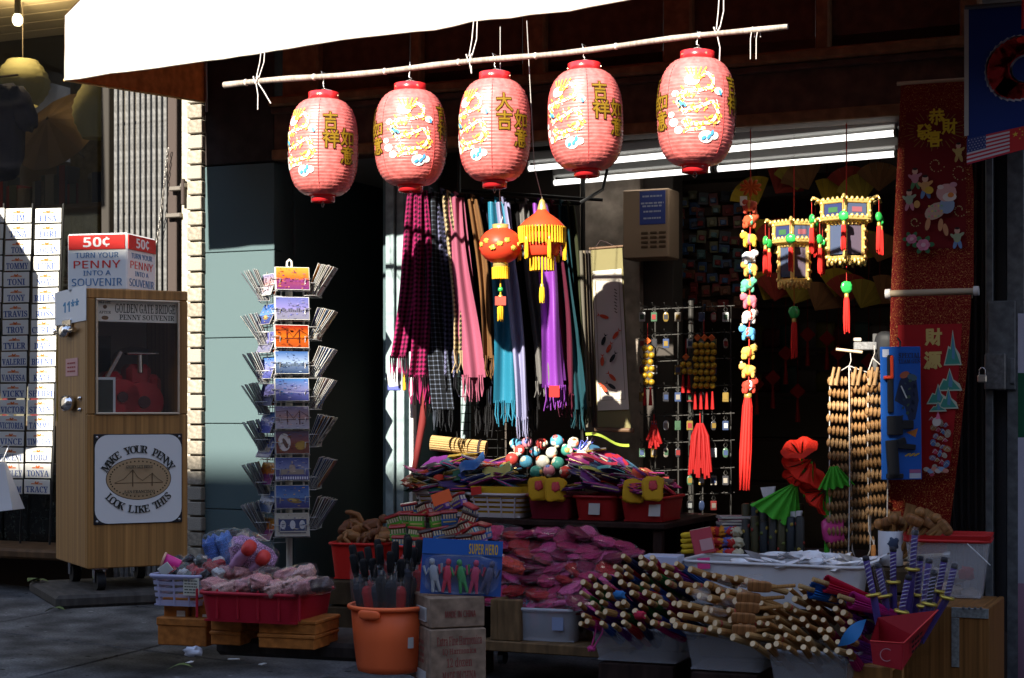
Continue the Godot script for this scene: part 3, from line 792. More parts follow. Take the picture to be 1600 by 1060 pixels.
# ---------- lanterns on the bamboo pole
func build_lanterns():
	var bamboo := M(Color(0.56, 0.47, 0.4), 0.5, {"tex": "wood", "scale": 3.0})
	var a := Z(350, 133, 1.11); var b := Z(1231, 40, 1.13)
	var pole := thing("bamboo_pole", "long pale bamboo pole tied under the awning carrying five red lanterns", "pole", T(Vector3.ZERO))
	var pts := []; var rad := []
	for i in 23:
		var t := i / 22.0
		var p := a.lerp(b, t) + Vector3(0, -0.012 * sin(t * PI) + 0.004 * sin(t * 17.0), 0)
		pts.append(p); rad.append(lerpf(0.0115, 0.0095, t) * (1.0 if i % 3 else 1.14))
	ptube(pole, "culm", pts, rad, bamboo, 10)
	for i in range(1, 22, 3):
		var d: Vector3 = (b - a).normalized()
		ptube(pole, "node", [pts[i] - d * 0.004, pts[i] + d * 0.004], rad[i] * 1.22, M(Color(0.68, 0.6, 0.52), 0.5), 10)
	var twine := M(Color(0.6, 0.55, 0.52), 0.9)
	var ty := [[402, 126, 96], [735, 92, 40], [1122, 50, -40]]
	for i in 3:
		var e: Array = ty[i]
		var p := Z(e[0], e[1], 1.115)
		var tw := thing("twine_tie", ["frayed twine tying the bamboo pole's thicker end to the awning", "doubled twine holding the bamboo pole between two lanterns", "twine holding the bamboo pole beside the lantern with a dragon at its thinner end"][i], "twine", T(p))
		ptube(tw, "loop", [Vector3(-0.012, 0.016, 0.012), Vector3(-0.002, -0.014, 0.014), Vector3(0.01, 0.015, 0.012), Vector3(0.004, -0.012, -0.012), Vector3(-0.008, 0.015, -0.01)], 0.003, twine)
		ptube(tw, "strand", [Vector3(-0.006, 0.01, 0), Vector3(-0.008, 0.08, -0.03), Vector3(-0.01, 0.25, -0.07)], 0.002, twine)
		ptube(tw, "strand", [Vector3(0.006, 0.01, 0), Vector3(0.012, 0.08, -0.03), Vector3(0.0, 0.25, -0.07)], 0.002, twine)
		ptube(tw, "tail", [Vector3(0, -0.012, 0.01), Vector3(0.012, -0.06, 0.015), Vector3(0.008, -0.12 if i != 1 else -0.03, 0.01)], 0.0022, twine)
		if i == 0: ptube(tw, "tail", [Vector3(0.01, -0.012, 0.01), Vector3(0.04, -0.05, 0.015), Vector3(0.07, -0.1, 0.01)], 0.0025, twine)
	for k in 2:
		var p := Z(1176 + k * 9, 48, 1.128)
		solo("wire_hook", tube_mesh([p + Vector3(-0.008, -0.1, 0), p + Vector3(-0.004, -0.03, 0.012), p + Vector3(0, 0.014, 0.0), p + Vector3(0.004, 0, -0.014), p + Vector3(0.004, -0.02, -0.014)], 0.0018, 5), twine, Transform3D(), "empty bent wire loop hanging near the thin end of the bamboo pole", "hook", "empty wire loops on the pole")
	# one lantern: body of pleated paper, two collars, hook, dragon and characters
	var R := 0.136; var H := 0.187; var rc0 := 0.055
	var rad_at := func(y: float) -> float:
		var t := clampf(absf(y) / H, 0.0, 1.0)
		return rc0 + (R - rc0) * pow(maxf(0.0, 1.0 - pow(t, 3.0)), 0.55)
	var prof := []
	for i in 30:
		for k in 3:
			var y := lerpf(-H, H, (i + k / 3.0) / 30.0)
			prof.append(Vector2(rad_at.call(y) + (0.0026 if k == 1 else (0.0014 if k == 2 else 0.0)), y))
	prof.append(Vector2(rc0, H))
	var body := lathe_mesh(prof, 40)
	var paper := M(Color(0.88, 0.21, 0.195), 0.5, {"tex": "cloudy", "uv": true, "scale": Vector3(3, 2, 1), "relief": 0.5, "back": Color(0.5, 0.06, 0.05), "coat": 0.8, "coat_rough": 0.4})
	var plastic := M(Color(0.55, 0.02, 0.025), 0.28, {"coat": 0.4})
	var wire := M(Color(0.6, 0.58, 0.55), 0.3, {"metal": 0.9})
	var seam := M(Color(0.45, 0.06, 0.06), 0.5)
	var map := func(p: Vector2, l: float):
		p *= 0.912
		var r: float = rad_at.call(p.y) + 0.0036 + l
		var an := p.x / R
		return Vector3(sin(an) * r, p.y, cos(an) * r)
	var gold := Color(0.22, 0.13, 0.01); var ol := Color(0.05, 0.022, 0.004)
	var ch := func(list: Array, x: float, y: float, size: float) -> Ink:
		var k := Ink.new(map)
		for pass_ in 2:
			for i in list.size():
				k.glyph(HAN[list[i]], x, y - i * size * 1.02, size, size * (0.19 if pass_ == 0 else 0.1), ol if pass_ == 0 else gold, 2)
		return k
	var luck: ArrayMesh = ch.call(["ji", "xiang"], 0.0, 0.095, 0.075).mesh()
	var wish: ArrayMesh = ch.call(["ru", "yi"], 0.0, 0.03, 0.075).mesh()
	var great: ArrayMesh = ch.call(["da", "ji"], 0.0, 0.095, 0.075).mesh()
	# dragon: coiled gold body, white clouds, blue flecks
	var dk := Ink.new(map)
	dk.lift = 0.0; dk.step = 0.0001
	var white := Color(0.85, 0.83, 0.78); var yel := Color(0.85, 0.62, 0.06); var blue := Color(0.08, 0.35, 0.7)
	for e in [[-0.085, 0.05, 0.016], [0.085, 0.06, 0.018], [-0.09, -0.06, 0.02], [-0.07, -0.09, 0.018], [0.04, -0.115, 0.03], [0.075, -0.11, 0.018], [-0.1, -0.03, 0.014]]:
		dk.ell(e[0], e[1], e[2], e[2] * 0.8, white)
	var coil := [Vector2(0.03, 0.13), Vector2(0.065, 0.115), Vector2(0.06, 0.075), Vector2(0.015, 0.06), Vector2(-0.045, 0.055), Vector2(-0.075, 0.015), Vector2(-0.05, -0.02), Vector2(0.01, -0.005), Vector2(0.06, 0.02), Vector2(0.085, -0.02), Vector2(0.06, -0.06), Vector2(0.0, -0.07), Vector2(-0.05, -0.055), Vector2(-0.03, -0.09), Vector2(0.03, -0.085)]
	var cv := Curve2D.new()
	for i in coil.size():
		var tg: Vector2 = (coil[mini(i + 1, 14)] - coil[maxi(i - 1, 0)]) / 6.0
		cv.add_point(coil[i], -tg, tg)
	var cp := []
	for i in 61: cp.append(cv.sample_baked(cv.get_baked_length() * i / 60.0))
	dk.line(cp, 0.012, white)
	var dr := RandomNumberGenerator.new(); dr.seed = 5
	for i in 150:
		var q: Vector2 = cp[dr.randi_range(0, 60)] + Vector2(dr.randf_range(-0.02, 0.02), dr.randf_range(-0.016, 0.016))
		var a0 := dr.randf_range(0, TAU)
		dk.line([q, q + Vector2(cos(a0), sin(a0)) * dr.randf_range(0.004, 0.014)], dr.randf_range(0.002, 0.005), [yel, white, yel, Color(0.7, 0.45, 0.05)][i % 4]); dk.lift = 0.0014 + 0.0002 * (i % 4)
	dk.lift = 0.0024
	for i in range(0, 60, 3): dk.ell(cp[i].x, cp[i].y, 0.006, 0.004, yel, i * 0.3, 6); dk.lift -= 0.0001
	dk.step = 0.0001
	dk.ell(-0.02, 0.1, 0.03, 0.022, white); dk.ell(0.0, 0.11, 0.018, 0.012, yel)
	for k in 5: dk.line([Vector2(-0.03 + k * 0.012, 0.12), Vector2(-0.05 + k * 0.022, 0.15)], 0.005, yel)
	for e in [[-0.06, 0.012], [-0.045, 0.006], [0.09, 0.055], [0.05, -0.115], [0.03, -0.12], [0.062, -0.1]]:
		dk.ell(e[0], e[1], 0.011, 0.006, blue, e[0] * 20)
	for e in [[-0.068, 0.02], [-0.05, 0.0], [-0.062, -0.004]]: dk.ell(e[0], e[1], 0.006, 0.004, Color(0.02, 0.03, 0.04), 1.0)
	var dragon := dk.mesh()
	var ink := print_mat(0.4)
	# px centre, cap top, print turn, tilt, label
	var spec := [
		[505, 146, -0.78, 0.012, "red paper lantern with gold characters, first from the pole's thick tied end"],
		[641, 129, 0.02, -0.005, "red paper lantern with its dragon square to the street, above the magenta scarves"],
		[773, 115, -0.82, 0.004, "red paper lantern whose upper gold character is the simple three stroke one"],
		[915, 97, -0.72, -0.03, "red paper lantern between the three stroke lantern and the last dragon lantern"],
		[1088, 82, -0.1, 0.02, "red paper lantern with facing dragon, hung by the thin end of the bamboo pole"]]
	for i in 5:
		var e: Array = spec[i]
		var top := Z(e[0], e[1], 1.11 + 0.02 * ((e[0] - 350) / 880.0))
		var cen := top - Vector3(0, H + 0.03, 0)
		var o := thing("red_lantern", e[4], "paper lantern", T(cen, yaw(TH + e[2]) * Basis(Vector3.FORWARD, e[3]) * Basis.from_scale(Vector3(1.0 + 0.02 * sin(i * 2.1), 1.0 + 0.02 * cos(i * 3.3), 1.0 - 0.02 * sin(i * 1.3)))), "five red lanterns on the bamboo pole")
		part(o, "shade", body, paper)
		plathe(o, "top_collar", [Vector2(rc0 - 0.004, H - 0.012), Vector2(rc0 + 0.006, H - 0.01), Vector2(rc0 + 0.006, H + 0.028), Vector2(rc0, H + 0.03), Vector2(rc0 - 0.006, H + 0.026), Vector2(rc0 - 0.006, H)], plastic, Transform3D(), 28)
		plathe(o, "bottom_collar", [Vector2(0.042, -H - 0.026), Vector2(0.047, -H - 0.026), Vector2(0.049, -H + 0.012), Vector2(0.04, -H + 0.012), Vector2(0.04, -H - 0.024)], plastic, Transform3D(), 28)
		for k in 4: ptube(o, "rivet", [Vector3(sin(k * PI / 2 + 0.5), 0, cos(k * PI / 2 + 0.5)) * (rc0 + 0.005) + Vector3(0, H + 0.014, 0), Vector3(sin(k * PI / 2 + 0.5), 0, cos(k * PI / 2 + 0.5)) * (rc0 + 0.0085) + Vector3(0, H + 0.014, 0)], 0.004, M(Color(0.7, 0.6, 0.4), 0.3, {"metal": 0.8}), 8)
		for k in 4:
			var an := k * PI / 2 + 0.75
			var sp := []
			for j in 14:
				var y := lerpf(-H + 0.01, H - 0.01, j / 13.0)
				sp.append(Vector3(sin(an), 0, cos(an)) * (rad_at.call(y) + 0.002) + Vector3(0, y, 0))
			ptube(o, "seam", sp, 0.0016, seam, 4)
		part(o, "dragon_print", dragon, ink)
		part(o, "dragon_print", dragon, ink, T(Vector3.ZERO, yaw(PI)))
		part(o, "gold_character", great if i == 2 else luck, ink, T(Vector3.ZERO, yaw(1.1)))
		part(o, "gold_character", wish, ink, T(Vector3.ZERO, yaw(1.65)))
		part(o, "gold_character", luck, ink, T(Vector3.ZERO, yaw(-1.5)))
		part(o, "gold_character", wish, ink, T(Vector3.ZERO, yaw(-1.05)))
		# wire bail and hook up to the pole
		ptube(o, "bail", [Vector3(-0.05, H + 0.03, 0), Vector3(-0.02, H + 0.038, 0), Vector3(0.0, H + 0.045, 0), Vector3(0.02, H + 0.038, 0), Vector3(0.05, H + 0.03, 0)], 0.002, wire)
		var hk := cen + o.basis.y * (H + 0.045)
		var t: float = (e[0] - 350.0) / 881.0
		var on := a.lerp(b, clampf(t, 0, 1))
		var gap := on.y - hk.y
		var up: Vector3 = o.basis.inverse() * Vector3(0, gap + 0.006, 0)
		ptube(o, "hook", [Vector3(0, H + 0.04, 0), Vector3(0.006, H + 0.05, 0.004), Vector3(-0.004, H + 0.056, 0), Vector3(0, H + 0.045, 0) + up * 0.6, Vector3(0, H + 0.05, 0.012) + up, Vector3(0, H + 0.045, -0.01) + up], 0.0022, wire, 5)
		ptube(o, "bottom_ring", [Vector3(0, -H - 0.02, 0), Vector3(0.008, -H - 0.034, 0), Vector3(0, -H - 0.046, 0), Vector3(-0.008, -H - 0.034, 0), Vector3(0, -H - 0.02, 0)], 0.0015, wire, 5)

# ---------- penny press machine
func build_machine():
	var near := G(136, 946)
	var turn := TH + 0.35 + 0.15
	var s := F / (near - CAM).dot(FW)
	var w := 152.0 / s / cos(0.35); var d := 0.5; var H := 440.0 / s
	var y0 := CAM.y - (890 - HORIZON) / s
	var near_b := Vector3(near.x, y0, near.z)
	var m := thing("penny_press", "tall oak veneered coin press cabinet on casters with round sample sign", "machine", T(near_b, yaw(turn)))
	var oak := M(Color(0.5, 0.25, 0.075), 0.5, {"tex": "wood", "scale": Vector3(2.2, 0.4, 2.2)})
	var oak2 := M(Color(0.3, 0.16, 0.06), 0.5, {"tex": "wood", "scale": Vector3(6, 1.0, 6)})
	var fx := func(px): return (px - 140.0) / 150.0 * w
	var fy := func(py): return (890.0 - py) / 440.0 * H
	var wx0: float = fx.call(152); var wx1: float = fx.call(277); var wy0: float = fy.call(648); var wy1: float = fy.call(466)
	# carcass round the window
	pbox(m, "lower_front", Vector3(w / 2, wy0 / 2, -0.01), Vector3(w, wy0, 0.02), oak)
	pbox(m, "top_rail", Vector3(w / 2, (H + wy1) / 2, -0.01), Vector3(w, H - wy1, 0.02), oak)
	pbox(m, "stile", Vector3(wx0 / 2, (wy0 + wy1) / 2, -0.01), Vector3(wx0, wy1 - wy0, 0.02), oak)
	pbox(m, "stile", Vector3((wx1 + w) / 2, (wy0 + wy1) / 2, -0.01), Vector3(w - wx1, wy1 - wy0, 0.02), oak)
	pbox(m, "side_panel", Vector3(0.01, H / 2, -d / 2 - 0.012), Vector3(0.02, H, d - 0.022), oak)
	pbox(m, "side_panel", Vector3(w - 0.01, H / 2, -d / 2 - 0.012), Vector3(0.02, H, d - 0.022), oak)
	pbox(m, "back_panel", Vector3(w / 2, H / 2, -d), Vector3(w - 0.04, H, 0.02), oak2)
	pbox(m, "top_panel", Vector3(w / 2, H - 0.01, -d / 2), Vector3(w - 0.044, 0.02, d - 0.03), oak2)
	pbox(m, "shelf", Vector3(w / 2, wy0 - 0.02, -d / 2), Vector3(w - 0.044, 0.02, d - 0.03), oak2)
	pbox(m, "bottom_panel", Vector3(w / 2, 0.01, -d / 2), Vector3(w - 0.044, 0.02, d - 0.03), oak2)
	var alu := M(Color(0.55, 0.45, 0.33), 0.35, {"metal": 0.5})
	for e in [[wx0, wx1, wy0, wy0 + 0.008], [wx0, wx1, wy1 - 0.008, wy1], [wx0, wx0 + 0.008, wy0 + 0.008, wy1 - 0.008], [wx1 - 0.008, wx1, wy0 + 0.008, wy1 - 0.008]]:
		pbox(m, "window_bead", Vector3((e[0] + e[1]) / 2, (e[2] + e[3]) / 2, 0.003), Vector3(e[1] - e[0], e[3] - e[2], 0.012), alu, 0.002)
	pbox(m, "pane", Vector3((wx0 + wx1) / 2, (wy0 + wy1) / 2, -0.008), Vector3(wx1 - wx0 - 0.01, wy1 - wy0 - 0.01, 0.004), M(Color(0.3, 0.3, 0.3), 0.02, {"alpha": 0.03, "spec": 0.35}), 0.0)
	# header card
	var hy: float = fy.call(485)
	var hd := pbox(m, "header_card", Vector3((wx0 + wx1) / 2, hy, -0.0145), Vector3(wx1 - wx0 - 0.012, fy.call(470) - fy.call(503), 0.004), M(Color(0.6, 0.55, 0.46), 0.5), 0.0)
	var inkd := M(Color(0.03, 0.03, 0.025), 0.6)
	var hw := wx1 - wx0
	words(hd, "lettering", "GOLDEN GATE BRIDGE", hw * 0.72, 0.035, inkd, T(Vector3(hw * 0.1, 0.012, 0.002)), "Droid Serif")
	words(hd, "lettering", "PENNY SOUVENIR", hw * 0.66, 0.02, inkd, T(Vector3(hw * 0.12, -0.022, 0.002)), "Droid Serif")
	words(hd, "lettering", "BEFORE", hw * 0.14, 0.01, inkd, T(Vector3(-hw * 0.38, 0.034, 0.002)), "Droid Serif")
	words(hd, "lettering", "AFTER", hw * 0.14, 0.01, inkd, T(Vector3(-hw * 0.38, -0.005, 0.002)), "Droid Serif")
	var cn := ink_flat(); cn.ell(-hw * 0.38, 0.016, 0.008, 0.008, Color(0.12, 0.06, 0.03)); cn.ell(-hw * 0.38, -0.026, 0.014, 0.008, Color(0.16, 0.08, 0.03))
	part(hd, "coin_print", cn.mesh(), print_mat(), T(Vector3(0, 0, 0.002)))
	# works behind the glass
	var red := M(Color(0.34, 0.012, 0.015), 0.3, {"coat": 0.5})
	var chrome := M(Color(0.7, 0.7, 0.72), 0.12, {"metal": 1.0})
	pbox(m, "picture_board", Vector3(w / 2, (wy0 + wy1) / 2, -d + 0.02), Vector3(w - 0.05, wy1 - wy0, 0.01), M(Color(0.5, 0.52, 0.5), 0.6))
	var pb := ink_flat()
	pb.rect(-0.2, -0.25, -0.12, 0.15, Color(0.6, 0.5, 0.06)); pb.ell(-0.16, 0.05, 0.03, 0.06, Color(0.3, 0.2, 0.5)); pb.rect(-0.1, -0.2, 0.02, 0.1, Color(0.05, 0.05, 0.05)); pb.ell(0.12, 0.0, 0.1, 0.06, Color(0.3, 0.32, 0.33))
	part(m, "picture_print", pb.mesh(), print_mat(), T(Vector3(w / 2, (wy0 + wy1) / 2, -d + 0.026)))
	for e in [[195, 600, 0.08, 0.17], [235, 605, 0.1, 0.2], [258, 610, 0.06, 0.16]]:
		pbox(m, "press_housing", Vector3(fx.call(e[0]), wy0 + e[3] / 2, -0.22), Vector3(e[2], e[3], 0.12), red, 0.02)
	for e in [[205, 620, 0.07], [238, 628, 0.08]]:
		part(m, "gear", tube_mesh([Vector3(fx.call(e[0]), fy.call(e[1]), -0.13), Vector3(fx.call(e[0]), fy.call(e[1]), -0.155)], e[2], 22), red)
		part(m, "gear_hub", tube_mesh([Vector3(fx.call(e[0]), fy.call(e[1]), -0.12), Vector3(fx.call(e[0]), fy.call(e[1]), -0.13)], e[2] * 0.3, 14), M(Color(0.05, 0.01, 0.01), 0.4))
	pbox(m, "anvil_bar", Vector3(fx.call(238), fy.call(549), -0.16), Vector3(0.13, 0.012, 0.05), chrome)
	part(m, "spindle", tube_mesh([Vector3(fx.call(235), fy.call(548), -0.16), Vector3(fx.call(235), fy.call(580), -0.16)], 0.012, 12), chrome)
	pbox(m, "lever", Vector3(fx.call(188), fy.call(575), -0.12), Vector3(0.018, 0.16, 0.01), chrome, 0.003, euler(0, 0, -0.5))
	var nt := pbox(m, "notice_card", Vector3(fx.call(166), fy.call(620), -0.03), Vector3(0.095, 0.15, 0.004), M(Color(0.5, 0.5, 0.48), 0.5), 0.0)
	pbox(nt, "card_panel", Vector3(0, 0, 0.003), Vector3(0.075, 0.13, 0.003), M(Color(0.03, 0.03, 0.02), 0.5), 0.0)
	# sample plate: black square corners, white field, bronze oval and two arcs of letters
	var pc := Vector3(fx.call(215), fy.call(750), 0.0); var ps: float = fx.call(281) - fx.call(149)
	var plate := pbox(m, "sample_plate", pc + Vector3(0, 0, 0.003), Vector3(ps, ps, 0.006), M(Color(0.015, 0.015, 0.018), 0.35), 0.002)
	var k := ink_flat()
	var hs := ps * 0.49; var cr := ps * 0.15; var poly := []
	for q in 4:
		for i in 7:
			var an := q * PI / 2 + i * PI / 12.0
			var o: Vector2 = [Vector2(1, 1), Vector2(-1, 1), Vector2(-1, -1), Vector2(1, -1)][q] * (hs - cr)
			poly.append(o + Vector2(cos(an), sin(an)) * cr)
	k.poly(poly, Color(0.62, 0.63, 0.63))
	k.ell(0, 0, ps * 0.37, ps * 0.235, Color(0.05, 0.03, 0.02), 0, 36)
	k.ell(0, 0, ps * 0.362, ps * 0.228, Color(0.36, 0.25, 0.14), 0, 36)
	for i in 44:
		var an := TAU * i / 44.0
		k.ell(cos(an) * ps * 0.325, sin(an) * ps * 0.195, ps * 0.009, ps * 0.009, Color(0.03, 0.02, 0.01), 0, 7); k.lift -= 0.0005
	k.lift += 0.0005
	var br := Color(0.12, 0.075, 0.04)
	k.line([Vector2(-0.27, -0.045) * ps, Vector2(0.27, -0.045) * ps], ps * 0.008, br)
	for x in [-0.07, 0.15]:
		k.line([Vector2(x, -0.08) * ps, Vector2(x, 0.1 if x < 0 else 0.06) * ps], ps * 0.012, br)
	for seg in [[-0.27, -0.04, -0.07, 0.1], [-0.07, 0.1, 0.04, -0.02], [0.04, -0.02, 0.15, 0.06], [0.15, 0.06, 0.27, -0.04]]:
		k.line([Vector2(seg[0], seg[1]) * ps, Vector2((seg[0] + seg[2]) / 2, minf(seg[1], seg[3]) + 0.04) * ps, Vector2(seg[2], seg[3]) * ps], ps * 0.006, br)
	part(plate, "plate_print", k.mesh(), print_mat(0.3), T(Vector3(0, 0, 0.003)))
	words(plate, "lettering", "GOLDEN GATE BRIDGE", ps * 0.3, 0.012, inkd, T(Vector3(0, ps * 0.135, 0.016)))
	words(plate, "lettering", "SAN FRANCISCO", ps * 0.34, 0.011, inkd, T(Vector3(0, -ps * 0.14, 0.016)))
	for e in [["MAKE YOUR PENNY", 1.0], ["LOOK LIKE THIS", -1.0]]:
		var txt: String = e[0]; var nn := txt.length()
		for i in nn:
			if txt[i] == " ": continue
			var t := (i + 0.5) / nn - 0.5
			var an: float = t * (2.35 if e[1] > 0 else 2.0)
			var rx := ps * 0.41; var ry := ps * 0.36
			var pos := Vector3(sin(an) * rx, cos(an) * ry * e[1] - (0.03 * ps if e[1] > 0 else -0.02 * ps), 0.006)
			words(plate, "letter", txt[i], 0.0, ps * 0.082 if txt[i] != "Q" else 0.0, inkd, T(pos, Basis(Vector3.FORWARD, an * 0.82 * e[1])), "Droid Serif", true)
	for q in 4:
		plathe(plate, "screw", [Vector2(0, 0.004), Vector2(0.004, 0.003), Vector2(0.0055, 0.0)], M(Color(0.4, 0.4, 0.4), 0.3, {"metal": 0.8}), T(Vector3([-1, 1, 1, -1][q] * ps * 0.465, [-1, -1, 1, 1][q] * ps * 0.465, 0.003), euler(PI / 2, 0, 0)), 10)
	# coin side: local frame that faces -x
	var sb := yaw(-PI / 2)
	var sz := func(px): return -(140.0 - px) / 60.0 * d
	var cmx: float = sz.call(106)
	pbox(m, "slot_plate", Vector3(-0.006, fy.call(502), cmx), Vector3(0.012, 0.04, 0.14), chrome)
	part(m, "coin_slide", tube_mesh([Vector3(-0.016, fy.call(513), cmx - 0.16), Vector3(-0.016, fy.call(513), cmx + 0.15)], 0.009, 12), chrome)
	part(m, "coin_boss", lump_mesh(Vector3(0.02, 0.026, 0.06), 0.8), chrome, T(Vector3(-0.02, fy.call(513), cmx)))
	pbox(m, "sticker", Vector3(-0.001, fy.call(572), sz.call(112)), Vector3(0.003, 0.07, 0.19), M(Color(0.5, 0.25, 0.26), 0.5), 0.0)
	for i in 3: dashes(m, 0.13, 0.006, Color(0.3, 0.04, 0.05), T(Vector3(-0.003, fy.call(572) + (i - 1) * 0.016, sz.call(112)), sb), 4)
	part(m, "knob", lump_mesh(Vector3(0.024, 0.032, 0.07), 0.8), chrome, T(Vector3(-0.02, fy.call(630), sz.call(113))))
	for e in [[99, 622], [99, 640], [128, 622], [128, 640]]:
		part(m, "bolt", lump_mesh(Vector3(0.008, 0.008, 0.02), 0.9, 0, 1, 10, 6), chrome, T(Vector3(-0.004, fy.call(e[1]), sz.call(e[0]))))
	var pap := pbox(m, "price_paper", Vector3(-0.004, fy.call(473), -d / 2), Vector3(0.003, 0.135, d * 0.98), M(Color(0.8, 0.8, 0.78), 0.7), 0.0)
	words(pap, "lettering", "11**", d * 0.5, 0.045, M(Color(0.05, 0.25, 0.45), 0.6), T(Vector3(-0.002, 0, 0.02), sb), "Droid Sans")
	# casters
	var rub := M(Color(0.015, 0.015, 0.016), 0.6)
	for e in [[0.06, -0.06], [w - 0.07, -0.06], [0.06, -d + 0.06], [w - 0.07, -d + 0.06]]:
		var c := Node3D.new(); c.name = "caster"; m.add_child(c, true); c.position = Vector3(e[0], 0, e[1])
		part(c, "wheel", tube_mesh([Vector3(-0.016, -0.052, 0.012), Vector3(0.016, -0.052, 0.012)], 0.036, 16), rub)
		pbox(c, "fork", Vector3(-0.021, -0.028, 0.004), Vector3(0.005, 0.06, 0.03), chrome)
		pbox(c, "fork", Vector3(0.021, -0.028, 0.004), Vector3(0.005, 0.06, 0.03), chrome)
		pbox(c, "mount_plate", Vector3(0, -0.004, 0), Vector3(0.06, 0.008, 0.06), chrome)
	# price sign box on top
	var e0 := CAM + (Vector3(near_b.x, 0, near_b.z) - CAM) * 1.0
	var sp := m.transform * Vector3(0.17, H + 0.001, -0.06)
	var sg := thing("price_sign", "red and white coin price sign box standing on the oak cabinet", "sign", T(sp, yaw(TH + 1.34)))
	var a1 := 0.255; var sh := 92.0 / s
	pbox(sg, "box", Vector3(a1 / 2, sh / 2, -a1 / 2), Vector3(a1, sh, a1), M(Color(0.72, 0.72, 0.7), 0.4), 0.006)
	var redp := M(Color(0.62, 0.03, 0.025), 0.4); var wp := M(Color(0.8, 0.8, 0.78), 0.5); var blu := M(Color(0.06, 0.18, 0.36), 0.5)
	for f in 2:
		var fb := Basis() if f == 0 else sb
		var c := Vector3(a1 / 2, 0, 0.0) if f == 0 else Vector3(0.0, 0, -a1 / 2)
		var out := fb.z
		pbox(sg, "header", c + Vector3(0, sh * 0.845, 0) + out * 0.002, Vector3(a1 * 0.94, sh * 0.25, 0.004) if f == 0 else Vector3(0.004, sh * 0.25, a1 * 0.94), redp, 0.0)
		words(sg, "lettering", "50¢", a1 * 0.44, sh * 0.17, wp, T(c + Vector3(0, sh * 0.845, 0) + out * 0.0045, fb), "Droid Sans")
		words(sg, "lettering", "TURN YOUR", a1 * 0.72, sh * 0.09, blu, T(c + Vector3(0, sh * 0.62, 0) + out * 0.001, fb), "Droid Sans", false)
		words(sg, "lettering", "PENNY", a1 * 0.78, sh * 0.13, redp, T(c + Vector3(0, sh * 0.46, 0) + out * 0.001, fb), "Droid Sans", false)
		words(sg, "lettering", "INTO A", a1 * 0.46, sh * 0.085, blu, T(c + Vector3(0, sh * 0.31, 0) + out * 0.001, fb), "Droid Sans", false)
		words(sg, "lettering", "SOUVENIR", a1 * 0.84, sh * 0.13, blu, T(c + Vector3(0, sh * 0.15, 0) + out * 0.001, fb), "Droid Sans", false)
	# the worn board it stands on
	var bb := near_b + Vector3(0, -0.09, 0)
	var bw := M(Color(0.09, 0.08, 0.07), 0.85, {"tex": "wood", "scale": Vector3(1, 4, 4), "relief": 0.2})
	solo("timber_board", box_mesh(Vector3(0.84, 0.05, 0.62), 0.012), bw, T(bb + yaw(turn) * Vector3(0.3, -0.022, -0.2), yaw(turn - 0.06)), "worn grey timber platform under the coin press casters", "board")

